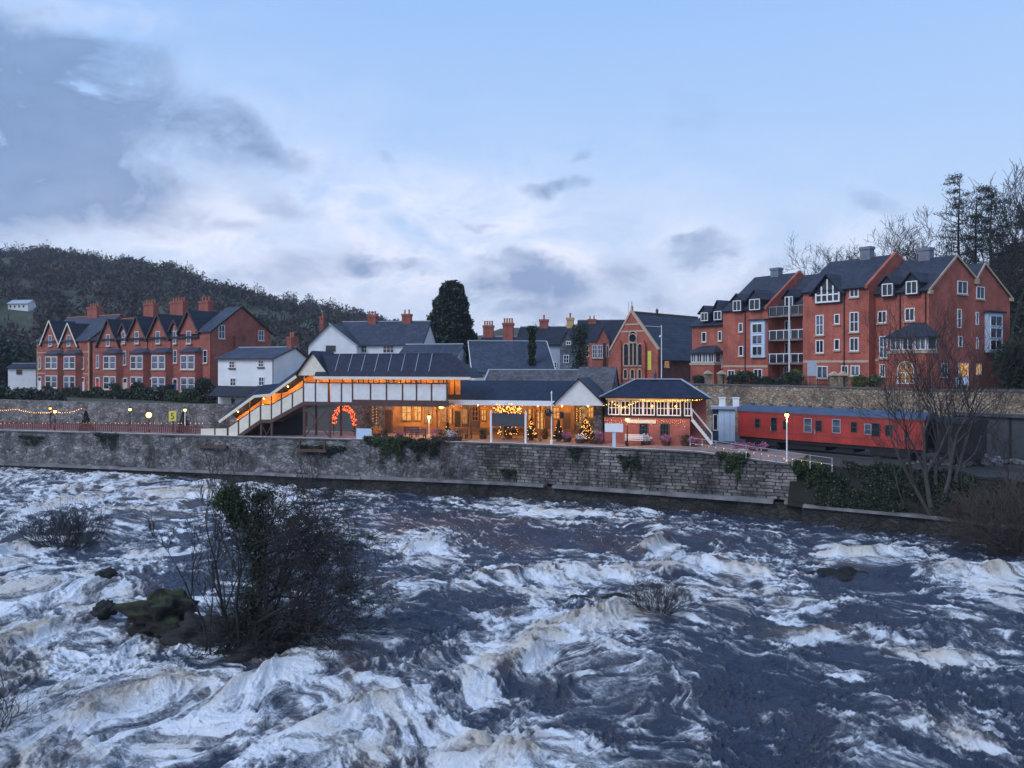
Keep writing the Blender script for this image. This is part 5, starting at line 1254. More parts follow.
    g = MB().prism([(x0, zb-.1), (x1, zb-.1), (x1, zs), (c, zt), (x0, zs)], 'y', M-.25, M+4.5).build('glazed_gable', 'slate_mod', t)
    roof_y(M-.7, M+5.5, x0, x1, zs, zt, .45, .15).build('gable_roof', 'slate_mod', g)
    MB().prism([(x0+.25, zb+.05), (x1-.25, zb+.05), (x1-.25, zs-.15), (c, zt-.45), (x0+.25, zs-.15)], 'y', M-.3, M-.26).build('pane', G, g)
    fr = MB()
    for i in range(5):
        xx = x0+.25+(x1-x0-.5)*i/4; top = zs-.15+(zt-.3-zs)*(1-abs(i-2)/2); fr.box(xx-.09, xx+.09, M-.38, M-.3, zb+.05, top)
    fr.box(x0+.16, x1-.16, M-.375, M-.305, zb-.02, zb+.16).box(x0+.16, x1-.16, M-.372, M-.307, zs-.45, zs-.3).build('mullion', 'white', g)
    # --- tall white oriels
    def oriel_f(u0, u1, v0, v1, y):
        x0, x1 = X(u0, y-.35), X(u1, y-.35); c = (x0+x1)/2; z0, z1 = Z(v1, c, y), Z(v0, c, y)
        o = MB().box(x0, x1, y-.35, y-.003, z0, z1).build('oriel', 'cabin', t)
        n = 3
        for i in range(n): win(o, c, y-.35, z0+.25+(z1-z0-.4)*i/n, (x1-x0)*.72, (z1-z0-.4)/n-.25, 0, 'white', G if i != 1 else GP, 2, 1)
        MB().box(x0-.25, x1+.25, y-.6, y-.003, z1+.003, z1+.16).build('oriel_roof', 'slate_mod', o)
    oriel_f(750.5, 764.5, 320.5, 357.5, yl)
    y0_, y1_ = Q.y(988.5, .4), Q.y(1003, .4); c = (y0_+y1_)/2; z0, z1 = Z(352.5, 0, c), Z(313, 0, c)
    o = MB().box(.003, .4, y0_, y1_, z0, z1).build('oriel', 'cabin', t)
    for i in range(3): win(o, .4, c, z0+.25+(z1-z0-.4)*i/3, (y1_-y0_)*.8, (z1-z0-.4)/3-.2, 1, 'white', G if i == 0 else GP, 2, 1)
    MB().box(.003, .7, y0_-.25, y1_+.25, z1+.003, z1+.2).build('oriel_roof', 'slate_mod', o)
    # --- gable end windows
    def sw(*a, **kk):
        kk.setdefault('frame', 'white'); kk.setdefault('glass', GP); kk.setdefault('ny', 1); kk.setdefault('fw', .1); swin(t, Q, *a, **kk)
    sw(957, 967, 281, 294, sill='string'); sw(976, 984, 286.5, 299, sill='string'); sw(957, 961, 309, 328, nx=1, ny=2); sw(975.5, 978.2, 312, 325, nx=1); sw(958, 962, 336, 347, nx=1); sw(976, 978.2, 337, 349, nx=1)
    sw(941, 947, 363, 378); sw(958, 968, 363, 377, glass='lit'); sw(976, 981, 363.5, 375, glass='lit', nx=1)
    # --- bays with hipped roofs
    def bay(u0, u1, vr0, vr1, vw0, vw1, dpt, n, vb, name='bay'):
        y = -dpt; x0, x1 = X(u0, y), X(u1, y); c = (x0+x1)/2; zt = Z(vr1, c, y); zr = Z(vr0, c, 0); zw0, zw1 = Z(vw1, c, y), Z(vw0, c, y)
        b = MB().box(x0, x1, y, -.003, -.6, zw0-.35).box(x0+.1, x1-.1, y+.1, -.003, zw0-.05, zt).build(name, 'brick_mod', t)
        MB().box(x0-.1, x1+.1, y-.1, -.003, zw0-.349, zw0-.051).build('sill', 'string', b)
        MB().add([(x0-.4, y-.4, zt), (x1+.4, y-.4, zt), (x1+.4, 0, zt), (x0-.4, 0, zt), (x0+dpt*.6, 0, zr), (x1-dpt*.6, 0, zr), (x0-.4, y-.4, zt-.15), (x1+.4, y-.4, zt-.15), (x1+.4, 0, zt-.15), (x0-.4, 0, zt-.15)],
                 [(0, 1, 5, 4), (1, 2, 5), (0, 4, 3), (6, 7, 1, 0), (7, 8, 2, 1), (9, 6, 0, 3), (6, 9, 8, 7)]).build('bay_roof', 'slate_mod', b)
        for i in range(n): win(b, x0+(x1-x0)*(i+.5)/n, y+.1, zw0, (x1-x0)/n-.12, zw1-zw0, 0, 'white', G if i % 2 else GP, 2, 1, fw=.1)
        win(b, x1-.1, y/2+.1, zw0, dpt-.35, zw1-zw0, 1, 'white', GP, 1, 1, fw=.1)
        return b, x0, x1, y
    b, x0, x1, y = bay(889.5, 926.5, 323, 336.5, 337, 350, 2.0, 3, 388)
    fwin(b, Q, 898, 914, 361.5, 384, y, frame='white', glass='lit_dim', arch=True, fw=.12)
    b, x0, x1, y = bay(690.5, 714, 345.5, 352.3, 353, 362.5, 1.4, 4, 380)
    # --- balconies
    bx0, bx1 = xB0+.05, xB1-.05
    for i, (v, nm) in enumerate(((316.5, 3), (339.8, 2), (362.8, 1))):
        zz = Z(v, bx0, -.5); s = MB().box(bx0, bx1, -.5, yB-.003, zz-.2, zz).build('balcony', 'ledge' if i else 'ledge', t)
        MB().box(bx0, bx1, -.5, -.46, zz+.12, zz+1.02).build('glass_panel', 'glass', s)
        r = MB().box(bx0, bx1, -.54, -.44, zz+1.04, zz+1.12)
        n = 6
        for j in range(n+1): xx = bx0+.04+(bx1-bx0-.08)*j/n; r.box(xx-.04, xx+.04, -.56, -.48, zz+.003, zz+1.04)
        r.build('railing', 'white' if i else 'steel', s)
    xx = X(789.5, -.65); MB().box(xx-.07, xx+.07, -.75, -.6, -.6, Z(297, xx, -.65)).build('pole', 'white', t)
    for (u0, u1, v0, v1, g) in ((771, 775.5, 322, 335, 'lit_dim'), (785, 791, 320.5, 337, G), (803, 809, 319, 336, GP), (771, 775.5, 344, 358, 'lit'), (785, 791, 343, 360, G), (804, 810, 343, 359, GP), (770, 777, 368, 378, G), (784, 790, 366.5, 381, GP), (803, 809, 366, 382, G)):
        fw_(u0, u1, v0, v1, y=yB, glass=g)
    # downpipes
    d = MB()
    for u, y in ((745, yl), (844, M), (900, 0), (925.5, 0)):
        xx = X(u, y-.1); d.tube([(xx, y-.1, 0), (xx, y-.1, Z(306 if u < 800 else 292, xx, y))], .07, 5)
    d.build('downpipe', 'black', t)
    return t, Q
apt, Q = apartments()

# small building at far left and the white farmhouse on the hill
W1 = Frame(8, 136, 4, 6.8)
t = house(W1, 0, W1.x(42), 0, 3.5, -1, W1.z(368), W1.z(364.5, 0, 1.7), 'low white building at the left edge, below dark evergreens', wallm='render', roofm='slate_dark', name='outbuilding')
fwin(t, W1, 16.5, 22, 369.5, 374.5, frame='maroon')
p = P(20, 304, 400); W2 = Frame(8, 257, -8, float(H+(VH-306)/F*257))
t = house(W2, 0, W2.x(28), 0, 4, -4, .8, 1.9, 'white farmhouse alone high on the wooded hill', wallm='render', roofm='render_grey', name='farmhouse', cat='farmhouse')
for i in range(4): win(t, .9+1.6*i, 0, -.6, .8, .9, 0, 'white', 'glass', 1, 1)
# ------------------------------------------------------------------ railway vehicles
def carriage():
    p0 = Vector((PX(738, 74.2), 74.2)); p1 = Vector((PX(924.5, 61.6), 61.6)); L = (p1-p0).length; d = (p1-p0).normalized()
    rz = math.atan2(d.y, d.x); t = thing('railway_carriage', 'red railway carriage with blue grey roof standing on the track', 'carriage', (p0.x, p0.y, 4.2), rz)
    wd = 2.7; zb, ze, zr = 1.05, 3.45, 4.0
    MB().box(0, L, 0, wd, zb, ze).build('body', 'coachred', t)
    pr = [(-.06+(wd+.12)/2*(1-math.cos(math.pi*i/10)), ze+(zr-ze)*math.sin(math.pi*i/10)**.8) for i in range(11)]
    MB().prism(pr, 'x', -.1, L+.1).build('roof', 'coachroof', t, smooth=False)
    n = 9
    for i in range(n): x = .8+(L-1.6)*i/(n-1); MB().box(x-.13, x+.13, wd/2-.13, wd/2+.13, zr-.05, zr+.16).build('roof_vent', 'darkgrey', t)
    def lx(u):     # local x of a column on the near side
        k = (u-512)/F; return (k*p0.y-p0.x)/(d.x-k*d.y)
    for u, w_, z0, h_, g in ((757.5, .55, 1.95, .85, 'glass'), (774, .62, 1.75, 1.25, 'glass'), (785.5, .5, 1.95, .8, 'glass'), (808, .75, 1.85, 1.25, 'glass_pale'), (818.7, .6, 2.0, .95, 'glass'), (836.5, .75, 1.95, 1.2, 'glass_pale'), (854, .55, 2.1, .9, 'glass'), (868, .6, 2.0, .9, 'glass_pale'), (876, .7, 1.9, 1.1, 'glass'), (889, .6, 2.0, .9, 'glass')):
        win(t, lx(u), 0, z0, w_, h_, 0, 'darkgrey' if g == 'glass' else 'ridge', g, 1, 2, depth=.05, fw=.05)
    MB().box(.05, L-.05, -.03, -.002, ze-.16, ze-.1).box(.05, L-.05, -.02, -.002, 1.62, 1.66).build('rain_strip', 'maroon', t)
    hd = MB()
    for i_ in range(1, 9): hd.box(L*i_/9-.012, L*i_/9+.012, -.012, -.002, zb+.02, ze-.2)
    hd.build('panel_seams', 'maroon', t)
    for u in (768, 812, 900):
        x = lx(u); MB().box(x+.28, x+.33, -.08, -.002, 1.75, 2.15).build('door_handle', 'ridge', t); MB().box(x-.45, x-.42, -.015, -.002, zb, ze-.2).box(x+.42, x+.45, -.015, -.002, zb, ze-.2).build('door_seam', 'maroon', t)
    MB().box(.1, L-.1, .15, wd-.15, .75, zb).box(5, 8.5, .3, wd-.3, .3, .75).box(9.5, 11, .3, wd-.3, .35, .75).build('underframe', 'black', t)
    for bx in (2.3, L-2.8):
        bg = MB().box(bx-1.6, bx+1.6, .2, .35, .35, .75).box(bx-1.6, bx+1.6, wd-.35, wd-.2, .35, .75).box(bx-.3, bx+.3, .35, wd-.35, .45, .7).build('bogie', 'black', t)
        for wx in (bx-1.1, bx+1.1):
            for yy in (.45, wd-.6):
                w_ = MB().lathe([(0.01, 0), (.46, 0), (.46, .12), (0.01, .12)], (0, 0, 0), 16); m = w_.mesh('wheel', MT['darkgrey']); o = obj('wheel', m, bg, (wx, yy+.12, .48)); o.rotation_euler = (R(90), 0, 0)
    MB().box(L-.002, L+.05, .4, wd-.4, zb+.1, ze-.1).box(L+.05, L+.5, .5, .62, .85, 1.1).box(L+.05, L+.5, wd-.62, wd-.5, .85, 1.1).build('end_gangway', 'black', t)
    return t, p0, p1, d, rz
coach, cp0, cp1, cd, crz = carriage()
def wagon():
    o = cp1+cd*0.9; t = thing('box_wagon', 'black covered wagon coupled behind the right end of the red carriage', 'wagon', (o.x, o.y, 4.2), crz)
    L, wd = 2.7, 2.6
    MB().box(0, L, 0, wd, 1.0, 3.3).build('body', 'black', t)
    pr = [(-.05+(wd+.1)/2*(1-math.cos(math.pi*i/8)), 3.3+.45*math.sin(math.pi*i/8)) for i in range(9)]
    MB().prism(pr, 'x', -.08, L+.08).build('roof', 'black', t)
    MB().box(.1, L-.1, .2, wd-.2, .6, 1.0).build('frame', 'black', t)
    for wx in (.7, 2.0):
        for yy in (.4, wd-.5):
            m = MB().lathe([(0.01, 0), (.48, 0), (.48, .12), (0.01, .12)], (0, 0, 0), 14).mesh('wheel', MT['darkgrey']); q = obj('wheel', m, t, (wx, yy+.12, .49)); q.rotation_euler = (R(90), 0, 0)
wagon()
b = MB()
for s in (.55, 2.0):
    n2 = Vector((-cd.y, cd.x)); a = cp0-cd*3+n2*s; c = cp1+cd*9+n2*s; b.beam((a.x, a.y, 4.2), (c.x, c.y, 4.2), .08, .16)
tag(b.build('railway_track', 'darkgrey'), 'pair of rails under the red carriage', 'track', kind='structure')
# pale cabin between signal box and carriage
def cabin():
    Fm = Frame(712.5, 76, -14, 4.6); t = Fm.thing('cabin', 'pale blue white cabin between the signal box and the red carriage', 'cabin')
    x0, x1, xs = 0, Fm.x(735), Fm.x(718.5); zt = Fm.z(409)
    MB().box(xs, x1, 0, 2.6, 0, zt).build('wall', 'cabin', t)
    MB().box(x0, xs-.003, .3, 2.6, 0, zt).build('side_wall', 'navy', t)
    MB().box(x0-.15, x1+.15, -.25, 2.8, zt+.002, zt+.22).build('roof', 'ridge', t)
    MB().box(xs+.5, xs+.54, -.02, -.002, .1, zt-.2).box(x1-.5, x1-.46, -.02, -.002, .1, zt-.2).build('seam', 'ridge', t)
    for u in (722.5, 736.5):
        x = Fm.x(u); MB().box(x-.3, x+.3, 1.2, 1.8, zt+.2, zt+1.0).box(x-.36, x+.36, 1.14, 1.86, zt+1.0, zt+1.1).build('roof_box', 'white', t)
    win(t, (x0+xs)/2, .3, 1.0, .5, 1.6, 0, 'white', 'glass', 1, 1)
cabin()

# ------------------------------------------------------------------ lamps, signs and platform things
def wpt(u, off=-.5):   # point on the river wall top behind the edge
    P_ = [(p[0], p[1]) for p in offs(dens(WALL, .4), off)]
    k = (u-512)/F; best = min(P_, key=lambda p: abs(p[0]/p[1]-k)); return best
def zrow(v, Y): return H-(v-VH)/F*Y
def lamp_post(label, u, off, vtop, base=None, energy=60, post='white', globe=.17, mat='lamp', group=None, cat='lamp post', name='street_lamp'):
    x, y = wpt(u, off); z0 = 5.0 if base is None else base; z1 = zrow(vtop, y)
    t = thing(name, label, cat, (x, y, z0), 0, group); h = z1-z0
    MB().lathe([(.11, 0), (.11, .3), (.06, .36), (.045, h-.25), (.09, h-.22), (.09, h-.16)], n=8).build('post', post, t)
    MB().ball((0, 0, h), globe, 8).build('globe', mat, t); MB().lathe([(.2, h+.12), (.05, h+.28), (.01, h+.3)], n=8).build('cap', 'black', t)
    if energy: lamp_point((x, y-.05, z1-.25), energy, r=.15)
    return t
LG = 'lamps along the platform'
lamp_post('white lamp post glowing before the ochre waiting room', 430, -2.6, 417, energy=90, group=LG)
lamp_post('lamp post with a bright globe before the left end of the signal box', 626, -1.5, 419.5, energy=110, post='black', group=LG)
lamp_post('white topped post with an orange lamp before the red carriage', 789.5, -1.0, 415, 4.2, energy=110, group=LG)
lamp_post('lamp post with a glowing globe under the string of lights at the left', 54, -1.4, 411.5, energy=55, post='black', group=LG)
lamp_post('lamp post with a broad orange head, centre of the left platform', 148.5, -1.6, 415, energy=75, post='black', globe=.28, group=LG)
lamp_post('small pale lamp on a white post, right end of the left platform', 186.5, -1.5, 410, energy=0, mat='lamp_green', group=LG)
lamp_post('small pale lamp on a dark post, below the house with the cream door', 131, -2.2, 409.5, energy=0, post='black', mat='lamp_green', group=LG)
lamp_post('higher pale lamp just left of the globe below the first terrace house', 50.5, -3.2, 408.5, energy=0, post='black', mat='bulb', globe=.14, group=LG)
def bracket_lamp(label, u, y, v, e, r):
    x = S.x(u, y); z = S.z(v, x, y); t = S.thing('wall_lamp', label, 'lamp', x, y, z)
    MB().ball((0, 0, 0), r, 8).build('globe', 'lamp', t); MB().beam((0, 0, r), (0, .2, r+.6), .05).box(-.25, .25, -.2, .2, r, r+.05).build('bracket', 'black', t)
    lamp_point(tuple(S.w(x, y-.35, z-.1)), e)
bracket_lamp('brightest orange lamp, hung at the left corner of the canopy roof', 441.5, 1.0, 405.5, 120, .3)
# running-in board with dark panel seen from behind
def name_board():
    x0, y0 = wpt(491, -.25); x1, y1 = wpt(526.5, -.25); rz = math.atan2(y1-y0, x1-x0); L = math.hypot(x1-x0, y1-y0); zt = zrow(413, y0)-5
    t = thing('name_board', 'dark grey station board hung between two white posts at the platform edge', 'sign', (x0, y0, 5.0), rz)
    for x in (0, L): MB().box(x-.08, x+.08, -.08, .08, -.35, zt+.1).prism([(x-.1, zt+.1), (x+.1, zt+.1), (x, zt+.3)], 'y', -.1, .1).build('post', 'white', t)
    MB().box(.09, L-.09, -.04, .04, zt-1.1, zt-.1).build('board', 'darkgrey', t)
    MB().box(.08, L-.08, -.06, .06, zt-.1, zt-.03).box(.08, L-.08, -.06, .06, zt-1.17, zt-1.1).build('rail', 'navy', t)
name_board()
def canopy_post():
    x, y = wpt(552, -.3); t = thing('lamp_standard', 'white post with dark lantern and hanging basket at the platform edge, left of the gable', 'lamp post', (x, y, 5.0), 0); h = zrow(393, y)-5
    MB().lathe([(.12, -.3), (.12, .3), (.07, .4), (.06, 2.9), (.04, h-.1), (.08, h), (.01, h+.2)], n=8).build('post', 'white', t)
    MB().beam((0, 0, 2.7), (.9, 0, 2.9), .05).box(.75, 1.05, -.15, .15, 2.3, 2.85).build('arm', 'black', t)
    C_ = blob_pts(260, [(-.25, 0, 2.8, .38, .35, .32)], 4); obj('basket', leaf_mesh('basket', C_, .07, MT['hedge'], 3), t)
canopy_post()
def board_sign(label, u, off, v0, v1, w, vpost, mat='white', posts=(0,), pm='purple', name='notice_board'):
    x, y = wpt(u, off); z0 = 5.0; t = thing(name, label, 'sign', (x, y, z0), R(-12)); za, zb = zrow(v1, y)-z0, zrow(v0, y)-z0; zp = zrow(vpost, y)-z0
    MB().box(-w/2, w/2, -.04, .02, za, zb).build('board', mat, t)
    for px_ in posts: MB().box(px_-.14, px_+.14, .03, .12, zp, zb-.05).build('post', pm, t)
board_sign('white board on a pale post standing in front of the signal box left end', 613, -.2, 423.5, 432, 1.55, 448, pm='cabin')
board_sign('light blue board standing on the wall top under the footbridge', 365, -.2, 428.5, 440, 1.5, 441, 'cabin', posts=(-.6, .6), pm='white', name='notice_board')
def yellow_sign():
    x, y = wpt(173.5, -2.2); t = thing('yellow_sign', 'yellow framed number sign on the left platform', 'sign', (x, y, 5.0), R(-10)); za, zb = zrow(421, y)-5, zrow(411, y)-5
    MB().box(-.42, .42, -.03, .03, za, zb).build('board', 'yellow', t)
    MB().box(-.30, .30, -.045, -.031, za+.12, zb-.12).build('face', 'lamp_face', t) if 'lamp_face' in MT else None
    cu = bpy.data.curves.new('numeral', 'FONT'); cu.body = '5'; cu.size = .95; cu.extrude = .01; cu.align_x = 'CENTER'; cu.materials.append(MT['darkgrey'])
    tmp = bpy.data.objects.new('numeral_curve', cu); COL.objects.link(tmp); bpy.context.view_layer.update(); me = bpy.data.meshes.new_from_object(tmp.evaluated_get(bpy.context.evaluated_depsgraph_get())); bpy.data.objects.remove(tmp)
    o = bpy.data.objects.new('numeral', me); COL.objects.link(o); o.parent = t; o.location = (0, -.05, za+.2); o.rotation_euler = (R(90), 0, 0)
    MB().box(-.05, .05, .031, .1, 0, zb).build('post', 'black', t)
yellow_sign()
# red-brown fence along the left platform, with lights on its rail
def fence(u0, u1, off, h, label, mat='maroon', step=2.0, lights=True, pick=True):
    p = [q for q in offs(dens(WALL, .5), off) if u0 <= q[0]/q[1]*F+512 <= u1]; o = p[0]
    t = thing('fence', label, 'fence', (o[0], o[1], 5.0))
    r = MB()
    for zz in (h*.45, h): r.tube([(q[0]-o[0], q[1]-o[1], zz) for q in p], .035, 4)
    r.build('rail', mat, t); po = MB(); pk = MB(); acc = 0
    for a, b_ in zip(p, p[1:]):
        d = math.dist(a, b_); acc += d
        if acc > step: acc = 0; po.box(a[0]-o[0]-.05, a[0]-o[0]+.05, a[1]-o[1]-.05, a[1]-o[1]+.05, 0, h+.08)
        if pick:
            for k in (0, .5): x, y = a[0]+(b_[0]-a[0])*k-o[0], a[1]+(b_[1]-a[1])*k-o[1]; pk.box(x-.07, x+.07, y-.015, y+.015, .08, h-.04)
    po.build('post', mat, t)
    if pick: pk.build('picket', mat, t)
fence(-40, 205, -1.0, .8, 'low red brown picket fence along the left platform')
def string_lights(pts, label, mat='bulb_soft', r=.035, step=.28, sag=.0, cable=True, cat='string lights', name='string_lights', group=None):
    o = Vector(pts[0]); t = thing(name, label, cat, tuple(o), 0, group); path = []
    for a, b_ in zip(pts, pts[1:]):
        a, b_ = Vector(a)-o, Vector(b_)-o; n = max(2, int((b_-a).length/step))
        for i in range(n): s = i/n; path.append(a.lerp(b_, s)-Vector((0, 0, sag*4*s*(1-s))))
    path.append(Vector(pts[-1])-o); b = MB()
    for q in path: b.ball(q+Vector((rnd.uniform(-.03, .03), 0, rnd.uniform(-.05, .02))), r*rnd.uniform(.7, 1.2), 4)
    b.build('bulbs', mat, t, recalc=False); MB().tube(path, .008, 3, cap=False).build('cable', 'black', t, recalc=False)
    return t
def onwall(u, off, v=None, z=None):
    x, y = wpt(u, off); return (x, y, zrow(v, y) if v is not None else z)
string_lights([onwall(-30, -1.6, 407), onwall(18, -1.6, 409), onwall(54, -1.6, 411.5), onwall(82, -1.6, 408.5)], 'sagging string of warm lights over the left platform, at the left edge', sag=.25, r=.05)
string_lights([onwall(u, -1.0, 422.8+(u % 3)*.2) for u in range(-30, 206, 8)], 'string of small warm lights along the top of the red brown fence', 'bulb_soft', .032, .5)
string_lights([S.w(S.x(u, 1.45), 1.45, S.z(v, S.x(u, 1.45), 1.45)) for u, v in ((604, 405), (612, 402), (622, 407), (640, 400), (668, 400), (690, 400), (702, 399))], 'yellow string of lights under the signal box eaves', 'bulb_yellow', .05, .2, .06)
for i in range(2):
    string_lights([S.w(S.x(u, 1.9), 1.93, S.z(v+rnd.uniform(-1.5, 1.5)+i*2.5, S.x(u, 1.9), 1.9)) for u, v in [(605+j*4.2, 418.8+(j % 2)*3.5) for j in range(20)]], ['orange icicle lights zigzagging on the signal box bricks, upper row', 'orange icicle lights zigzagging on the signal box bricks, lower row'][i], 'bulb_soft', .026, .3)
string_lights([S.w(S.x(u, 1.3), 1.3, S.z(405.7, S.x(u, 1.3), 1.3)) for u in (437, 470, 500, 530, 556)], 'thin string of lights under the canopy fascia', 'bulb_soft', .03, .7, .03)
string_lights([S.w(S.x(u, -.18), -.18, S.z(376.6, S.x(u, -.18), -.18)) for u in (332, 380, 420, 471)], 'string of warm lights under the long footbridge eaves', 'bulb_soft', .032, .35, .02)
lamp_point(tuple(S.w(S.x(618, 1), .9, 3.0)), 40, (1.0, .5, .1)); lamp_point(tuple(S.w(S.x(650, 1), .7, 3.3)), 45, (1.0, .45, .1)); lamp_point(tuple(S.w(S.x(675, 1), .8, 3.3)), 40, (1.0, .45, .1))
# arch of red lights under the footbridge
def light_arch():
    y = 3.4; cx = S.x(344, y); z0 = S.z(424, cx, y); t = S.thing('light_arch', 'glowing arch of red and orange lights under the footbridge', 'arch of lights', cx, y, z0)
    rx, rz_ = 1.25, 1.75; b = MB(); rg = random.Random(4)
    for k in range(230):
        a = rg.uniform(-.15, math.pi*1.02); s = rg.uniform(.72, 1.05); b.ball((rx*s*math.cos(a), rg.uniform(-.2, .2), rz_*s*math.sin(a)+.1), rg.uniform(.025, .055), 4)
    b.build('bulbs', 'bulb_red', t, recalc=False)
    MB().tube([(rx*.9*math.cos(i*math.pi/12), 0, rz_*.9*math.sin(i*math.pi/12)+.1) for i in range(13)], .04, 5).tube([(rx*.9, 0, .1), (rx*.9, 0, -1.6)], .04, 5).tube([(-rx*.9, 0, .1), (-rx*.9, 0, -1.6)], .04, 5).build('hoop', 'black', t)
    lamp_point(tuple(S.w(cx, y-.4, z0+1)), 25, (1, .25, .06))
light_arch()
# christmas trees, shrubs in tubs, spiral lights
def fir(label, u, y, h, r, n=900, lights=60, group='decorated fir trees on the platform', seed=1, base=5.0):
    x = S.x(u, y); t = S.thing('christmas_tree', label, 'christmas tree', x, y, 0, group); rg = np.random.default_rng(seed)
    z = h*(.12+.88*rg.random(n)**1.3); rr = r*(1-z/h)*(.55+.5*rg.random(n))+.03; a = rg.random(n)*6.283
    obj('foliage', leaf_mesh('foliage', np.stack([rr*np.cos(a), rr*np.sin(a), z], 1), .09, MT['conifer'], seed), t)
    MB().lathe([(.05, 0), (.04, h*.6), (.01, h*.95)], n=6).build('trunk', 'bark', t); MB().lathe([(.2, 0), (.25, .3), (.22, .3)], n=8).build('tub', 'maroon', t)
    if lights:
        b = MB()
        for k in range(lights): zz = h*(.15+.8*rg.random()**1.3); q = r*(1-zz/h)*1.02+.03; a = rg.random()*6.283; b.ball((q*math.cos(a), q*math.sin(a), zz), .035, 4)
        b.build('lights', 'bulb', t, recalc=False)
fir('small fir with warm lights between the name board and the glazed door', 531, 3.0, 2.0, .65, seed=2)
fir('tall dark fir behind the dark name board', 508, 3.6, 3.3, 1.1, 1500, 110, seed=3)
fir('dark fir before the notice door, right of the white lamp standard', 558.5, 2.6, 1.9, .6, 900, 14, seed=4)
fir('broad fir full of lights under the pale gable', 586, 2.8, 2.2, .9, 1100, 120, seed=5)
fir('small fir beside the white lamp post in front of the waiting room', 447.5, 2.5, 1.5, .5, 700, 10, seed=6)
def spiral(label, u, y, v0, v1):
    x = S.x(u, y); z0 = S.z(v1, x, y); z1 = S.z(v0, x, y); t = S.thing('spiral_garland', label, 'garland', x, y, z0, 'spiral garlands hanging on the station front'); h = z1-z0
    MB().tube([(.16*math.cos(i*.7), .16*math.sin(i*.7), h*i/60) for i in range(61)], .035, 4).build('spiral', 'black', t, recalc=False)
    b = MB()
    for i in range(0, 60, 3): b.ball((.2*math.cos(i*.7), .2*math.sin(i*.7), h*i/60), .03, 4)
    b.build('lights', 'bulb', t, recalc=False)
spiral('dark spiral garland on the stone wall under the footbridge', 374.5, 6.6, 404, 423); spiral('dark spiral garland with lights under the pale gable', 578, 6.0, 407, 422)
def garland():
    y = 1.7; pts = [S.w(S.x(u, y), y, S.z(v, S.x(u, y), y)) for u, v in ((494, 407.5), (502, 411), (508, 407), (514, 410.5), (521, 408))]; o = pts[0]
    t = thing('lit_garland', 'leafy garland full of orange lights hanging behind the name board', 'garland', tuple(o)); rg = random.Random(6); C_ = []; b = MB()
    for a, c in zip(pts, pts[1:]):
        for i in range(150): q = a.lerp(c, rg.random())-o+Vector((rg.gauss(0, .1), rg.gauss(0, .12), rg.gauss(0, .22))); C_.append(q[:])
        for i in range(22): q = a.lerp(c, rg.random())-o+Vector((rg.gauss(0, .1), -.12+rg.gauss(0, .1), rg.gauss(0, .24))); b.ball(q, .05, 4)
    obj('leaves', leaf_mesh('leaves', np.array(C_), .06, MT['hedge'], 2), t); b.build('lights', 'bulb', t, recalc=False)
garland()
def bench(label, u, y, rz=0.0, w=1.6, mat='navy'):
    x = S.x(u, y); t = S.thing('bench', label, 'bench', x, y, 0, 'benches on the platform')
    b = MB(); [b.box(-w/2, w/2, -.42+i*.13, -.31+i*.13, .43, .47) for i in range(4)]; b.build('seat', mat, t)
    b = MB(); [b.box(-w/2, w/2, .10, .14, .55+i*.14, .65+i*.14) for i in range(3)]; b.build('backrest', mat, t)
    for s in (-w/2+.12, w/2-.12): MB().box(s-.04, s+.04, -.4, -.34, 0, .43).box(s-.04, s+.04, .14, .2, 0, .95).box(s-.03, s+.03, -.4, .15, .36, .42).build('leg', 'black', t)
for i, (u, y) in enumerate(((411, 3.4), (418, 1.6), (498, 4.8), (518, 4.4), (634, .9), (572, 4.2), (478, 4.2), (460, 3.2))):
    bench(['dark blue bench in the orange light of the waiting room', 'dark blue bench nearest the edge, left of the white lamp post', 'bench left of the tall dark fir', 'bench right of the tall dark fir', 'pale bench against the signal box wall', 'bench under the dark notice door', 'bench before the dark glazed bay', 'bench before the black door'][i], u, y, mat='creamw' if i == 4 else 'navy' if i < 3 else 'timber')
def tub(label, u, y, r, h, leaf='flower', pot='brown', base=0.0, n=220, group='planted tubs on the platform', name='flower_tub', seed=1):
    x = S.x(u, y); t = S.thing(name, label, 'plant tub', x, y, base, group)
    MB().lathe([(r*.7, 0), (r, .38), (r*.9, .38), (r*.85, .34), (.01, .33)], n=10).build('tub', pot, t)
    obj('plant', leaf_mesh('plant', blob_pts(n, [(0, 0, .38+h*.4, r*1.15, r*1.1, h*.5)], seed, .3), .06, MT[leaf], seed), t)
MT['flower_mix'] = m_leaf('mixed_flowers', (0.45, 0.06, 0.10), (0.35, 0.20, 0.40)); MT['white_flower'] = m_leaf('white_flowers', (0.45, 0.48, 0.5), (0.7, 0.75, 0.85)); MT['orange_flower'] = m_leaf('orange_flowers', (0.7, 0.2, 0.03), (0.8, 0.4, 0.05))
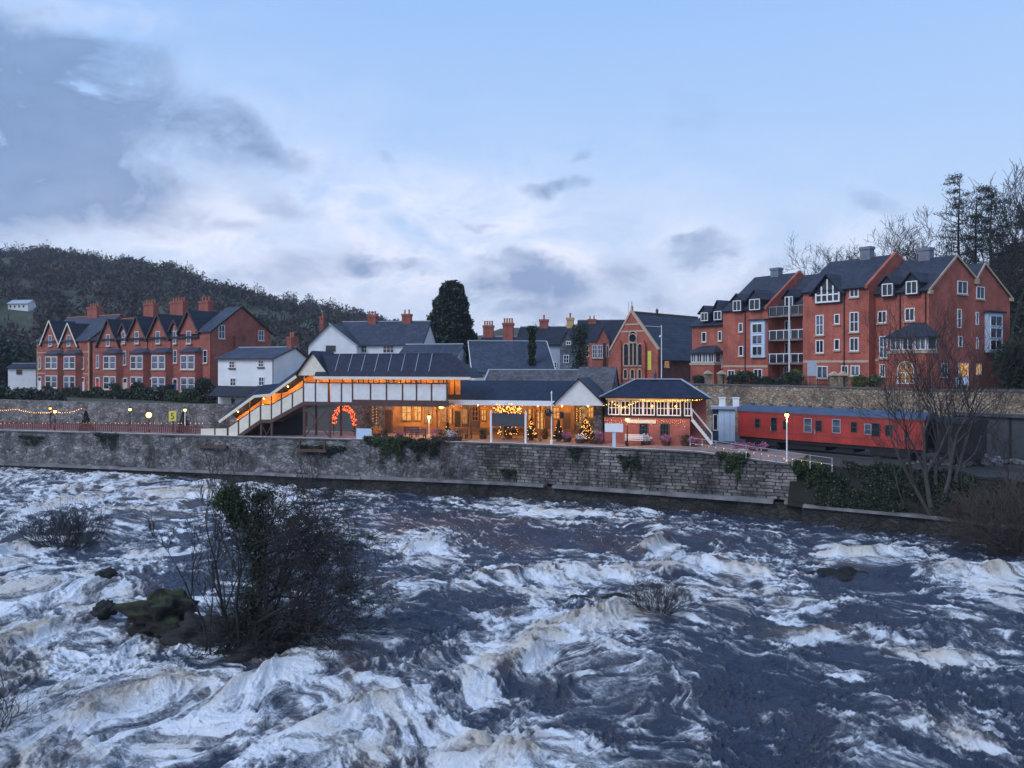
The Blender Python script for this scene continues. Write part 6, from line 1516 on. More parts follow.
for i, (u, y, r, h, l) in enumerate(((377, 2.0, .45, .8, 'orange_flower'), (385, 2.2, .38, .5, 'ivy'), (399, 1.2, .4, .5, 'flower_mix'), (436, .9, .55, .8, 'flower_mix'), (443, .8, .6, .8, 'hedge'), (451, .7, .55, .7, 'white_flower'), (458, .9, .5, .7, 'hedge'), (483, 3.2, .4, .6, 'ivy'), (545, 4.4, .35, .7, 'ivy'), (567, 2.3, .45, .6, 'flower_mix'), (580, 1.3, .5, .5, 'white_flower'), (594, 1.2, .55, .7, 'hedge'), (600, 1.0, .4, .9, 'flower_mix'), (646, 1.2, .45, .7, 'white_flower'), (666, 1.2, .45, .7, 'flower_mix'), (686, 1.4, .5, .8, 'hedge'), (693, 1.0, .4, .6, 'flower_mix'))):
    tub(['tub of orange flowers by the foot of the stone wall', 'small leafy tub by the dark door under the footbridge', 'tub of pink flowers left of the front bench', 'tub of red flowers just right of the white lamp post', 'bushy green tub left of the pale flowers', 'tub of pale blue flowers at the platform edge', 'bushy green tub right of the pale flowers', 'leafy tub before the dark glazed bay', 'leafy tub beside the glazed door', 'tub of red flowers under the notice door', 'low tub of white flowers under the pale gable', 'green tub at the right end of the station front', 'tall tub of red flowers beside the white board', 'tub of white flowers between the signal box windows', 'tub of red flowers below the right signal box window', 'green tub at the signal box corner', 'tub of red flowers at the foot of the signal box stairs'][i], u, y, r, h, l, n=260, seed=i+3)
# wire fence with lights down the ramp
def ramp_fence():
    us = [690, 702, 716, 731, 746, 761, 776, 792, 810, 832]; pts = []
    for u in us:
        Y = 64.3-(u-690)*.052; x = PX(u, Y); zg = 5.0 if x < 15 else max(4.2, 5.0-(x-15)/7.6*.75); pts.append((x, Y, zg))
    o = pts[0]; t = thing('wire_fence', 'pale post and rail fence running down the platform ramp', 'fence', o)
    for p in pts: MB().box(-.04, .04, -.04, .04, 0, 1.05).build('post', 'steel', t, loc=(p[0]-o[0], p[1]-o[1], p[2]-o[2]))
    r = MB()
    for zz in (.55, 1.0): r.tube([(p[0]-o[0], p[1]-o[1], p[2]-o[2]+zz) for p in pts], .025, 4, cap=False)
    r.build('rail', 'steel', t)
    string_lights([(p[0], p[1]-.05, p[2]+.52) for p in pts], 'string of small lights along the ramp fence', 'bulb_soft', .03, .6, .04)
ramp_fence()
tub_rows = [(737, 431), (744, 430), (751, 431), (763, 434)]
for i, (u, v) in enumerate(tub_rows):
    Y = 67; t = thing('flower_tub', ['tub of pink flowers at the left end of the red carriage', 'second tub of pink flowers beside the carriage end', 'tub of pink flowers below the first carriage window', 'tub of pink flowers below the second carriage window'][i], 'plant tub', (PX(u, Y), Y, 4.3), 0, 'tubs beside the carriage')
    MB().lathe([(.3, 0), (.42, .5), (.36, .5), (.01, .45)], n=10).build('tub', 'white' if i < 2 else 'brown', t); obj('plant', leaf_mesh('plant', blob_pts(200, [(0, 0, .75, .48, .45, .35)], i, .3), .06, MT['flower_mix'], i), t)
# things on the left platform
def cone_bush(label, u, off, h, r, seed, group='clipped cone conifers on the left platform'):
    x, y = wpt(u, off); t = thing('cone_conifer', label, 'conifer', (x, y, 5.0), 0, group); rg = np.random.default_rng(seed); n = 700
    z = h*(.05+.95*rg.random(n)**1.4); rr = r*(1-z/h)*(.6+.45*rg.random(n))+.02; a = rg.random(n)*6.283
    obj('foliage', leaf_mesh('foliage', np.stack([rr*np.cos(a), rr*np.sin(a), z], 1), .10, MT['conifer'], seed), t); MB().lathe([(.05, 0), (.02, h*.9)], n=5).build('trunk', 'bark', t)
cone_bush('dark cone conifer below the house with the narrow pale door', 85, -1.8, 2.1, .75, 1); cone_bush('dark cone conifer left of the white lamp post', 183, -1.8, 2.2, .75, 2)

# ------------------------------------------------------------------ vegetation
def leafy(name, label, cat, loc, blobs, n, size, mat, seed, stems=5, bark='bark', group=None, shell=.5, rot=0):
    t = thing(name, label, cat, loc, rot, group)
    obj('foliage', leaf_mesh('foliage', blob_pts(n, blobs, seed, shell), size, MT[mat], seed), t)
    rg = random.Random(seed); b = MB()
    for i in range(stems):
        bb = blobs[i % len(blobs)]; e = Vector((bb[0]+rg.uniform(-.4, .4)*bb[3], bb[1]+rg.uniform(-.3, .3)*bb[4], bb[2]+bb[5]*.5)); b.tube([(e.x*.3, e.y*.3, -.1), (e.x*.6, e.y*.6, e.z*.5), e], [.06, .04, .015], 4, cap=False)
    b.build('stems', bark, t, recalc=False); return t
# big conifer behind the station
def big_conifer():
    Y = 126; t = thing('conifer_tree', 'big dense dark conifer standing behind the slate roofs', 'tree', (PX(451.5, Y), Y, 6.8)); rg = np.random.default_rng(12)
    px = Y/F; hw = 30*px; zt = zrow(283, Y)-6.8; n = 26000; s = rg.random(n); z = 1.0+(zt-1.0)*s; prof = hw*(1-s)**0.30*(0.84+.16*(1-s))
    a = rg.random(n)*6.283; lob = 1+.10*np.sin(a*5+s*7)+.10*np.sin(a*3-s*11)+.10*np.sin(s*40+a*2); r = prof*lob*(.60+.42*rg.random(n)**.5)
    C_ = np.stack([r*np.cos(a), r*np.sin(a)*.8, z+rg.normal(size=n)*.2], 1)
    tips = []
    for i in range(9):
        cx = rg.uniform(-.45, .4)*hw; h_ = rg.uniform(.1, .9); k = 320; q = rg.random(k); base = zt*(.86-.25*abs(cx/hw)); tips.append(np.stack([cx+(1-q)*rg.normal(size=k)*.45, (1-q)*rg.normal(size=k)*.45, base+q*(zt*.17)*(.5+h_*.6)], 1))
    obj('crown', leaf_mesh('crown', np.concatenate([C_]+tips), .30, MT['conifer'], 5, .45), t); MB().lathe([(.6, -.5), (.4, 6), (.1, zt*.9)], n=8).build('trunk', 'bark', t)
big_conifer()
# two ivy clad trunks in front of the grey house
def ivy_trunk(label, u, v0, v1, Y, r, seed, top=0.0, z0=5.0):
    t = thing('ivy_clad_trunk', label, 'tree', (PX(u, Y), Y, z0), 0, 'ivy clad trunks behind the station'); zt = zrow(v0, Y)-z0; zb = max(0, zrow(v1, Y)-z0)
    MB().lathe([(.3, 0), (.22, zt*.6), (.12, zt)], n=7).build('trunk', 'bark', t); rg = np.random.default_rng(seed); n = 3200; s = rg.random(n)
    rr = r*(.85+.14*np.sin(s*19+seed)+.12*np.sin(s*43))*(.4+.8*rg.random(n)); rr += top*np.exp(-((s-.95)/.05)**2)*rg.random(n); a = rg.random(n)*6.283
    obj('ivy', leaf_mesh('ivy', np.stack([rr*np.cos(a), rr*np.sin(a), zb+(zt-zb)*s], 1), .11, MT['ivy_dark'], seed), t)
ivy_trunk('tall narrow ivy clad trunk before the grey house', 532, 326, 378, 88, .42, 3, .35); ivy_trunk('ragged ivy clad trunk between the grey house and the red house', 580, 324, 380, 90, .95, 4, .3)
# hedges
def hedge(pts, w, h, label, mat='hedge', n=5000, size=.13, seed=1, name='hedge'):
    o = Vector(pts[0]); t = thing(name, label, 'hedge', tuple(o)); rg = np.random.default_rng(seed); P0 = np.array([(Vector(p)-o)[:] for p in pts]); L = np.linalg.norm(np.diff(P0, axis=0), axis=1); k = rg.choice(len(L), n, p=L/L.sum()); s = rg.random((n, 1)); c = P0[k]*(1-s)+P0[k+1]*s
    along = np.linalg.norm(c, axis=1); hh = h*(.8+.25*np.sin(along*.9+seed)+.15*np.sin(along*2.3)); face = rg.random(n)
    off = np.stack([rg.normal(size=n)*.1, (rg.random(n)-.5)*w, hh*rg.random(n)**.7], 1); off[face < .35, 2] = hh[face < .35]*(1+rg.normal(size=(face < .35).sum())*.06)
    obj('foliage', leaf_mesh('foliage', c+off, size, MT[mat], seed), t)
    b = MB()
    for a, e in zip(P0, P0[1:]):
        m = 5
        for i in range(m): q = a+(e-a)*(i+.5)/m; b.tube([(q[0], q[1], -.2), (q[0], q[1], h*.7)], .05, 4)
    b.build('stems', 'bark', t)
def TW(u, y, z=0.0): return tuple(T.w(T.x(u, y), y, z))
hedge([TW(45, -4), TW(118, -4)], 1.6, 1.25, 'dark hedge in front of the terrace houses with white doors', n=7000, seed=1)
hedge([TW(112, -4), TW(172, -4)], 2.0, 1.9, 'tall dark hedge before the middle of the terrace', n=8000, seed=2)
hedge([TW(170, -5), TW(202, -5)], 1.8, 1.7, 'greener hedge below the blue and red doors', 'ivy', 4000, seed=3)
hedge([TW(198, -5), TW(216, -4)], 2.2, 2.4, 'dark red brown bush at the right end of the terrace', 'hedge', 3000, seed=7)
leafy('evergreen_tree', 'dark evergreen mass at the left edge, above the low white building', 'tree', (PX(8, 146), 146, 6.8), [(-4, 0, 4.5, 5.5, 3, 4.5), (0, 1, 5.5, 4.5, 3, 4.6), (3.6, 0, 4, 2.6, 2.5, 3.6)], 12000, .3, 'conifer', 11)
leafy('evergreen_bush', 'dark bushes below the low white building at the left edge', 'bush', (PX(14, 104), 104, 6.8), [(-3, 0, 1, 3.5, 1.4, 1.4), (1.5, 0, .9, 2.8, 1.4, 1.3), (5, 0, .7, 2, 1, 1)], 5000, .2, 'hedge', 12)
# shrubs and boundary in front of the apartments
def QW(u, y): 
    x = Q.x(u, y); return tuple(Q.w(x, y, 0))
hedge([QW(694, -4.5), QW(706, -4.2)], 1.4, 1.3, 'clipped hedge left of the first stone gate pillar', 'ivy_dark', 2000, .1, 4)
hedge([QW(728, -3.2), QW(768, -3.4), QW(800, -3.6)], 1.2, 1.25, 'dark hedge under the balconies', 'hedge', 5000, .11, 5)
leafy('green_shrub', 'bright green shrub under the balconies', 'shrub', QW(795, -3.0), [(0, 0, .9, 1.1, .8, .95)], 1600, .10, 'lightgreen', 5, group=None)
leafy('green_shrub', 'pair of bright green shrubs right of the big glazed gable', 'shrub', QW(867, -4.0), [(-.8, 0, .7, .9, .7, .75), (.8, 0, .7, .9, .7, .7)], 1800, .10, 'lightgreen', 6)
leafy('green_shrub', 'small green shrub at the foot of the left block', 'shrub', QW(741, -2.6), [(0, 0, 1.0, .7, .6, .8)], 800, .1, 'lightgreen', 9)
for i, u in enumerate((708, 721.5, 834, 843)):
    p = QW(u, -4.3); t = thing('gate_pillar', ['stone gate pillar left of the dark opening', 'stone gate pillar right of the dark opening', 'stone gate pillar under the big glazed gable', 'stone gate pillar just left of the bright shrubs'][i], 'pillar', p, 0, 'stone gate pillars before the apartments')
    MB().box(-.4, .4, -.4, .4, -.3, 1.25).build('shaft', 'wall_sand', t); MB().box(-.5, .5, -.5, .5, 1.251, 1.37).prism([(-.5, 1.37), (.5, 1.37), (0, 1.7)], 'y', -.4, .4).build('cap', 'string', t)
def railing(us, y, label):
    pts = [Vector(QW(u, y)) for u in us]; o = pts[0]; t = thing('iron_railing', label, 'railing', tuple(o)); b = MB()
    for a, c in zip(pts, pts[1:]):
        a, c = a-o, c-o; n = int((c-a).length/.22); b.beam((a.x, a.y, 1.05), (c.x, c.y, 1.05), .04).beam((a.x, a.y, .25), (c.x, c.y, .25), .04)
        for i in range(n): q = a.lerp(c, i/n); b.box(q.x-.012, q.x+.012, q.y-.012, q.y+.012, 0, 1.15)
    b.build('bars', 'black', t); m = MB()
    for p in pts: p = p-o; m.box(p.x-.05, p.x+.05, p.y-.05, p.y+.05, 0, 1.25)
    m.build('post', 'black', t)
railing((844, 870, 900, 930, 960), -4.6, 'black iron railing along the top of the sandstone wall, right part')
railing((723, 760, 800, 832), -4.6, 'black iron railing along the top of the sandstone wall, left part')
def info_panel(label, u, y, w, z0, z1, mat):
    p = QW(u, y); t = thing('information_sign', label, 'sign', p, R(-30)); MB().box(-w/2, w/2, -.03, .03, z0, z1).build('board', mat, t); MB().box(-w/2+.05, -w/2+.15, .03, .1, -.2, z1).box(w/2-.15, w/2-.05, .03, .1, -.2, z1).build('post', 'steel', t)
info_panel('tall grey blue panel on white legs between the balconies and the glazed gable', 812, -3.8, 1.0, 1.2, 2.9, 'ridge'); info_panel('small pale blue notice below the lit window of the gable end', 962, -3.4, 1.1, .5, 1.25, 'cabin')

# ------------------------------------------------------------------ bare trees
def bare_tree(label, x, y, z0, h, seed, lean=(0, 0), r=.18, depth=4, spread=.6, up=.18, kids=3, bark='bark', tw='twig', name='bare_tree', group=None, stems=1, L0=.38, rmin=.015, crook=.16, shrink=.7, cat='tree', fan=.5):
    t = thing(name, label, cat, (x, y, z0), 0, group); a, b = MB(), MB(); rg = random.Random(seed)
    for s in range(stems):
        f = (s-(stems-1)/2)/max(1, stems); d = Vector((lean[0]+f*fan*2, lean[1]+rg.uniform(-.15, .15), 1)).normalized()
        grow((a, b), Vector((f*.3, 0, -.2)), d, h*L0, r*rg.uniform(.75, 1.1), depth, rg, spread, up, kids, 4, rmin, crook, shrink, split=depth-2)
    k = h/max(q[2] for q in a.v+b.v)
    for m in (a, b): m.v = [(q[0]*k, q[1]*k, q[2]*k if q[2] > 0 else q[2]) for q in m.v]
    a.build('trunk', bark, t, smooth=True, recalc=False); b.build('branches', tw, t, recalc=False); return t
# trees behind the apartments
sky_trees = [(826, 132, 9.5, 242, 40, 'small bare tree behind the big glazed gable, leftmost of the row'), (842, 134, 10, 229, 41, 'bare tree behind the middle chimney, left'), (860, 136, 10, 233, 42, 'bare tree right behind the middle ridge'), (884, 128, 12, 217, 43, 'bare tree behind the right block, wide crown'), (906, 126, 13, 210, 44, 'bare tree with forked trunk behind the right chimney'), (926, 130, 14, 212, 45, 'thin bare tree left of the tall larch'), (994, 118, 19, 184, 47, 'tall bare tree on the hill left of the last oak'), (1012, 106, 17, 166, 48, 'broad bare oak at the right edge'), (1042, 112, 20, 158, 49, 'bare tree cut by the right edge'), (942, 140, 18, 232, 50, 'short bare tree behind the left of the twin gables'), (975, 135, 20, 218, 51, 'short bare tree between the dark pine trunks')]
for (u, Y, z, h, sd, lab) in sky_trees:
    bare_tree(lab, PX(u, Y), Y, float(land_z(u, Y))-.5, zrow(h, Y)-float(land_z(u, Y))+.5, sd, r=.24, depth=5, spread=.6, up=.14, kids=4, bark='bark', tw='twig', rmin=.019, L0=.33, shrink=.66, crook=.15, group='bare trees behind the apartments')
def larch(label, u, Y, vt, seed, w=3.6, dens_=1.0):
    z0 = float(land_z(u, Y))-.5; h = zrow(vt, Y)-z0; t = thing('pine_tree', label, 'tree', (PX(u, Y), Y, z0), 0, 'tall dark pines behind the twin gables'); rg = random.Random(seed); a, b = MB(), MB(); C_ = []
    a.tube([(0, 0, 0), (.1, 0, h*.35), (-.1, 0, h*.7), (.15, 0, h)], [.36, .27, .15, .03], 7)
    for i in range(34):
        s = .38+.62*(i/34)**.9; z = h*s; ang = rg.uniform(0, 6.28); L = w*(1.15-s)*1.5*rg.uniform(.55, 1.2)+.4; d = Vector((math.cos(ang), math.sin(ang)*.8, .1)); p = Vector((0, 0, z)); pts = [p]
        for k in range(5): p = p+d*L/5+Vector((0, 0, rg.uniform(-.14, .14))); pts.append(p.copy())
        b.tube(pts, [.09, .07, .05, .04, .03, .015], 4, cap=False)
        for q in pts[2:]:
            for m in range(int(34*dens_)): C_.append((q.x+rg.gauss(0, .5), q.y+rg.gauss(0, .5), q.z+rg.gauss(.1, .2)))
            e = q+Vector((rg.gauss(0, .6), rg.gauss(0, .5), rg.uniform(.1, .7))); b.tube([q, e], [.025, .012], 3, cap=False)
    a.build('trunk', 'bark', t, smooth=True, recalc=False); b.build('branches', 'bark', t, recalc=False); obj('needles', leaf_mesh('needles', np.array(C_), .17, MT['conifer'], seed, .3), t)
larch('tallest thin pine behind the first of the twin gables', 959, 120, 173, 1, 4.6, .8); larch('dark pine with flat branches right of the tallest', 991, 118, 186, 2, 5.0, 1.3); larch('slender dark pine between its two neighbours', 976, 124, 196, 3, 2.6, .8)
leafy('evergreen_thicket', 'dark thicket on the hill at the right edge', 'thicket', (PX(1030, 112), 112, float(land_z(1030, 112))), [(-3, 0, 1, 5, 3, 3), (4, 2, 3, 6, 4, 4.5), (2, -8, -1, 6, 4, 4), (-5, -6, -2, 3, 3, 2.5)], 12000, .35, 'ivy_dark', 21)
leafy('evergreen_thicket', 'dark bushes right of the apartment gable end', 'thicket', (PX(1020, 84), 84, 9.6), [(0, 0, 2.2, 2.6, 2, 3), (3.6, 2, 3.5, 3, 2.4, 4.4), (1.5, -3, .8, 2.4, 2, 1.6)], 9000, .24, 'ivy_dark', 22)
# thin trees behind the roofs in the middle
for u, Y, h, sd, lab in ((551, 150, 14, 60, 'thin bare tree behind the grey house'), (558, 148, 14.5, 61, 'thin bare tree right of the brick chimney of the grey house'), (603, 160, 14, 62, 'thin bare tree behind the red house')):
    bare_tree(lab, PX(u, Y), Y, 7, h, sd, r=.12, depth=4, spread=.5, up=.3, kids=3, rmin=.02, L0=.36, group='bare trees behind the middle roofs')
# trees in front of the carriage on the bank
bare_tree('slender many stemmed bare tree on the bank before the red carriage end', PX(935, 54.5), 54.5, 1.2, 16.5, 70, r=.22, depth=4, spread=.58, up=.2, kids=4, bark='bark_grey', stems=5, L0=.46, rmin=.012, fan=.62, crook=.10)
bare_tree('short leaning bare tree on the bank, left of the many stemmed one', PX(905, 56), 56, 1.6, 6.5, 71, lean=(-.3, 0), r=.08, depth=4, spread=.5, up=.25, kids=3, bark='bark_grey', stems=2, L0=.42, rmin=.010, fan=.5)
bare_tree('bare tree at the right edge above the brown scrub', PX(1012, 52), 52, 2.5, 6.5, 72, r=.08, depth=4, spread=.6, up=.2, kids=3, bark='bark_grey', stems=3, L0=.4, rmin=.010)
bare_tree('thin sapling leaning on the ivy bank', PX(856, 59), 59, 1.4, 4.2, 73, lean=(-.3, 0), r=.05, depth=3, spread=.5, up=.2, bark='bark_grey', stems=2, rmin=.010, name='sapling', cat='sapling')
for i, (u, h) in enumerate(((447, 4.6), (455, 4.2), (300, 3.2), (238, 3.0))):
    x, y = wpt(u, 0); bare_tree(['pale bare sapling against the river wall below the lamp post', 'second pale sapling against the river wall, just right of the first', 'thin bare sapling on the ledge under the footbridge landing', 'thin bare sapling on the ledge under the lower stairs'][i], x, y-.4, 1.5, h, 80+i, r=.05, depth=3, spread=.4, up=.35, kids=3, bark='bark_grey', tw='twig_brown', stems=3, rmin=.010, L0=.5, fan=.3, name='sapling', cat='sapling')
def twiggy(label, x, y, z, rx, h, seed, n=60, col='twig_brown', name='bare_shrub', group=None, depth=2, rmin=.008, ry=None, r=.022):
    t = thing(name, label, 'shrub', (x, y, z), 0, group); a, b = MB(), MB(); rg = random.Random(seed)
    for i in range(n):
        f = rg.uniform(-1, 1); g = rg.uniform(-1, 1)*(ry/rx if ry else .5); d = Vector((f*.9, g*.7, 1.0-.5*abs(f))).normalized()
        grow((a, b), Vector((f*rx*.5, g*rx*.4, -.15)), d, h*rg.uniform(.35, .6), r, depth, rg, .55, .12, 3, 3, rmin, .2, .75, split=depth-1)
    a.build('stems', col, t, recalc=False); b.build('twigs', col, t, recalc=False)
twiggy('brown leafless scrub at the right edge of the bank', PX(1022, 49.0), 49.0, .2, 2.6, 4.6, 90, 190, 'twig_brown', rmin=.010)
twiggy('brown leafless scrub below the black wagon', PX(975, 52.5), 52.5, 1.5, 1.8, 2.0, 91, 70, 'twig_brown', rmin=.010)
twiggy('bare shrub standing in the rapids near the left edge', PX(67, 51.5), 51.5, -.1, 1.9, 2.9, 92, 110, 'twig', rmin=.009)
twiggy('small bare shrub on the wave crest in mid river', PX(657, 37.5), 37.5, .2, 1.3, 1.6, 93, 90, 'twig', rmin=.006, r=.014)
twiggy('bare twigs reaching in from the left edge, low down', PX(-8, 27.2), 27.2, -.7, 1.0, 2.4, 94, 36, 'twig', rmin=.006, r=.016)
# ivy on wall and bank
def wall_ivy(label, u0, u1, z0, z1, n, mat, seed, thick=.45, name='wall_ivy', off=.1, taper=True):
    pts = [q for q in offs(dens(WALL+BANK[1:], .3), off) if u0 <= q[0]/q[1]*F+512 <= u1]; o = pts[len(pts)//2]; t = thing(name, label, 'ivy', (o[0], o[1], z0)); rg = np.random.default_rng(seed)
    k = rg.integers(0, len(pts), n); p = np.array(pts)[k]; s = k/len(pts); edge = np.clip(np.minimum(s, 1-s)*4, .15, 1) if taper else 1; dz = rg.random(n); lob = .65+.35*np.sin(s*17+seed)+.25*np.sin(s*41)
    z = z1-z0-(z1-z0)*dz**1.2*np.clip(edge*lob, .1, 1.1); C_ = np.stack([p[:, 0]-o[0]+rg.normal(size=n)*.12, p[:, 1]-o[1]-thick*rg.random(n)*np.sin(np.clip(dz, 0, 1)*3.1), z+rg.normal(size=n)*.06], 1)
    obj('leaves', leaf_mesh('leaves', C_, .075, MT[mat], seed), t); b = MB()
    for i in range(6): q = pts[int(len(pts)*(i+.5)/6)]; b.tube([(q[0]-o[0], q[1]-o[1]-.03, (z1-z0)*.15), (q[0]-o[0]+.1, q[1]-o[1]-.05, (z1-z0)*.95)], .02, 4)
    b.build('stems', 'bark', t)
wall_ivy('green shrub spilling over the river wall below the blue board', 364, 408, 3.0, 5.25, 5000, 'ivy', 1, .6)
wall_ivy('darker green ivy hanging over the river wall before the waiting room', 402, 445, 3.3, 5.15, 4200, 'ivy_dark', 2, .5)
wall_ivy('green ivy patch hanging below the signal box stairs', 716, 748, 3.0, 4.95, 2600, 'ivy', 3, .35)
wall_ivy('dark ivy patch under the footbridge outrigger', 300, 345, 3.2, 4.2, 2600, 'ivy_dark', 4, .4)
def bank_ivy(label, u0, u1, n, mat, seed):
    T_ = [(21.6, 60.5)]+dens(BANK, .3); T_ = [q for q in T_ if u0 <= q[0]/q[1]*F+512 <= u1]; o = T_[len(T_)//2]; t = thing('bank_ivy', label, 'ivy', (o[0], o[1], 1.4)); rg = np.random.default_rng(seed)
    tops = np.array(offs(T_, -.6)); bots = np.array(offs(T_, 1.35)); k = rg.integers(0, len(T_), n); s = rg.random((n, 1)); p = tops[k]*(1-s)+bots[k]*s; hump = fbm(p[:, 0]*1.3, s[:, 0]*4+seed, seed, 3)
    z = 4.35-2.95*s[:, 0]**.9+hump*.9*rg.random(n)**.5-.1; keep = fbm(p[:, 0]*.9+3, s[:, 0]*2.5, seed+5, 3) > .33
    C_ = np.stack([p[:, 0]-o[0]+rg.normal(size=n)*.1, p[:, 1]-o[1]-hump*.4, z-1.4], 1)[keep]; obj('leaves', leaf_mesh('leaves', C_, .085, MT[mat], seed), t); b = MB()
    for i in range(8): q = tops[int(len(T_)*(i+.5)/8)]; w = bots[int(len(T_)*(i+.5)/8)]; b.tube([(q[0]-o[0], q[1]-o[1], 3.0), (w[0]-o[0], w[1]-o[1], .2)], .025, 4)
    b.build('stems', 'bark', t)
bank_ivy('dense dark ivy covering the bank below the red carriage', 795, 900, 24000, 'ivy_dark', 5)
bank_ivy('dark ivy and bramble on the right part of the bank', 896, 1010, 20000, 'hedge', 6)
for k_, (u0, u1, za, zb, nn_, lab) in enumerate(((96, 118, 3.4, 4.9, 900, 'small dark tuft of weeds high on the left river wall'), (20, 44, 3.2, 4.4, 900, 'dark weeds on the river wall at the far left'), (566, 582, 3.6, 4.8, 700, 'small weeds on the coursed wall below the pale gable'), (618, 640, 2.6, 4.3, 900, 'dark weeds on the coursed wall below the signal box'), (500, 516, 1.6, 2.6, 600, 'weeds low on the coursed wall below the name board'))):
    wall_ivy(lab, u0, u1, za, zb, nn_, 'ivy_dark', 40+k_, .25)
for k_, (u, h) in enumerate(((548, 2.2), (652, 2.6), (702, 2.4), (150, 2.6), (402, 2.8))):
    x, y = wpt(u, 0); bare_tree(['bare sapling on the ledge below the lamp standard', 'bare sapling on the ledge below the signal box', 'bare sapling on the ledge below the signal box stairs', 'bare sapling on the ledge below the broad lamp', 'bare sapling on the ledge below the green shrub'][k_], x, y-.4, 1.5, h, 120+k_, r=.035, depth=3, spread=.45, up=.3, kids=3, bark='bark_grey', tw='twig_brown', stems=3, rmin=.009, L0=.5, fan=.3, name='sapling', cat='sapling')
leafy('yellow_green_shrub', 'yellow green shrub on top of the wall end, left of the ivy bank', 'shrub', (PX(803, 60), 60.0, 4.15), [(0, 0, .25, 1.1, .5, .45), (.9, -.1, .2, .7, .4, .35)], 1600, .07, 'yellowgreen', 31)
wall_ivy('green bramble strip trailing down the end of the coursed wall', 792, 822, 1.6, 4.5, 3600, 'ivy', 7, .5, off=.3)
# rubble heap and dark wall beyond the wagon
def rubble():
    t = thing('rubble_heap', 'heap of pale stone rubble right of the black wagon', 'rubble', (PX(972, 62), 62, 4.2)); rg = random.Random(5); b = MB()
    for i in range(150):
        x, y = rg.gauss(0, 1.9), rg.gauss(0, .9); z = max(0, 1.0-abs(x)*.22-abs(y)*.3)*rg.random(); s = rg.uniform(.1, .32); th = rg.uniform(0, 3)
        c, s_ = math.cos(th)*s, math.sin(th)*s; b.slab([(x-c, y-s_, z+s*.6), (x+s_, y-c, z+s*.5), (x+c, y+s_, z+s*.8), (x-s_, y+c, z+s*.7)], s*.7)
    b.build('stones', 'ledge', t)
rubble()
def far_shed():
    Fm = Frame(952, 68, -46, 4.2); t = Fm.thing('engine_shed', 'low dark boarded shed behind the rubble heap at the right', 'shed')
    x1 = Fm.x(1060); zt = Fm.z(413, 3); MB().box(0, x1, 0, .5, 0, zt-.3).build('wall', 'darkgrey', t); MB().box(-.2, x1+.2, -.3, .8, zt-.3, zt-.05).build('roof', 'slate_old', t)
    b = MB(); x = .6
    while x < x1: b.box(x-.08, x+.08, -.09, -.003, 0, zt-.35); x += 1.9
    b.build('post', 'black', t)
far_shed()
# ------------------------------------------------------------------ foreground rock and its trees
def rock(label, x, y, z, rx, ry, rz_, seed, mat, name='rock', group=None, flat=.0):
    n, m = 40, 26; rg = np.random.default_rng(seed); th = np.linspace(0, 2*np.pi, n, endpoint=False); ph = np.linspace(0.02, np.pi-.02, m); TH, PH = np.meshgrid(th, ph)
    dx, dy, dz = np.cos(TH)*np.sin(PH), np.sin(TH)*np.sin(PH), np.cos(PH); q = [noise.noise(Vector((a*1.5+seed, b*1.5, c*1.5)))+.6*noise.noise(Vector((a*3.4, b*3.4+seed, c*3.4)))+.35*noise.noise(Vector((a*9, b*9+seed, c*9))) for a, b, c in zip(dx.ravel(), dy.ravel(), dz.ravel())]
    q = np.array(q).reshape(dx.shape); k = 1+.62*q+.0*q; v = np.stack([dx*k*rx, dy*k*ry, dz*k*rz_], -1).reshape(-1, 3); f = [(i*n+j, i*n+(j+1) % n, (i+1)*n+(j+1) % n, (i+1)*n+j) for i in range(m-1) for j in range(n)]
    f.append(tuple(range(n))); b = MB(); b.add(v.tolist(), f); o = b.build(name, mat, None, smooth=True, loc=(x, y, z), recalc=False); return tag(o, label, 'rock', group)
def m_moss():
    m, t, bs = newmat('mossy_rock'); o = ocoord(t); g = t.new('ShaderNodeNewGeometry'); s = t.new('ShaderNodeSeparateXYZ'); t.link(g.outputs['Normal'], s.inputs[0])
    n = t.noise(o, 1.6, 8, .7); k = t.ramp(t.math('ADD', t.math('MULTIPLY', s.outputs[2], .6), t.math('MULTIPLY', n, .8)), [(.68, (0, 0, 0)), (.84, (1, 1, 1))])
    n2 = t.noise(o, 4.5, 9, .8); t.link(t.mix(k, t.ramp(n2, [(.3, (.005, .0045, .004)), (.7, (.022, .019, .016))]), t.ramp(n2, [(.3, (.018, .026, .005)), (.7, (.07, .088, .02))])), bs.inputs['Base Color'])
    bs.inputs['Roughness'].default_value = .7; bump(t, bs, n2, 1.0, .3); return m
MT['moss'] = m_moss(); MT['wetrock'] = m_plain('wet_rock', (.007, .0065, .006), .8, .5, 2.5, bmp=.6)
rock('large mossy boulder left of the foreground thicket', PX(160, 37.0), 37.0, .05, 1.6, 1.0, .9, 22, 'moss')
rock('dark wet boulder between the mossy one and the thicket', PX(203, 35.6), 35.6, -.35, 1.3, .9, .85, 5, 'wetrock')
rock('small dark rock above the mossy boulder in the rapids', PX(107, 44), 44, .0, .6, .5, .42, 7, 'wetrock', group='small rocks in the rapids')
rock('small dark rock awash left of the mossy boulder', PX(105, 38.6), 38.6, -.1, .55, .45, .35, 8, 'wetrock', group='small rocks in the rapids')
rock('low dark rock at the roots of the foreground thicket', PX(262, 33.4), 33.4, -.35, 1.7, .9, .75, 9, 'wetrock')
rock('brown rock swept by the mid river wave', PX(612, 39.6), 39.6, -.1, 1.9, .7, .42, 10, 'wetrock')
rock('brown rock under the wave near the right bank', PX(838, 45), 45, -.15, 1.6, .7, .4, 11, 'wetrock')
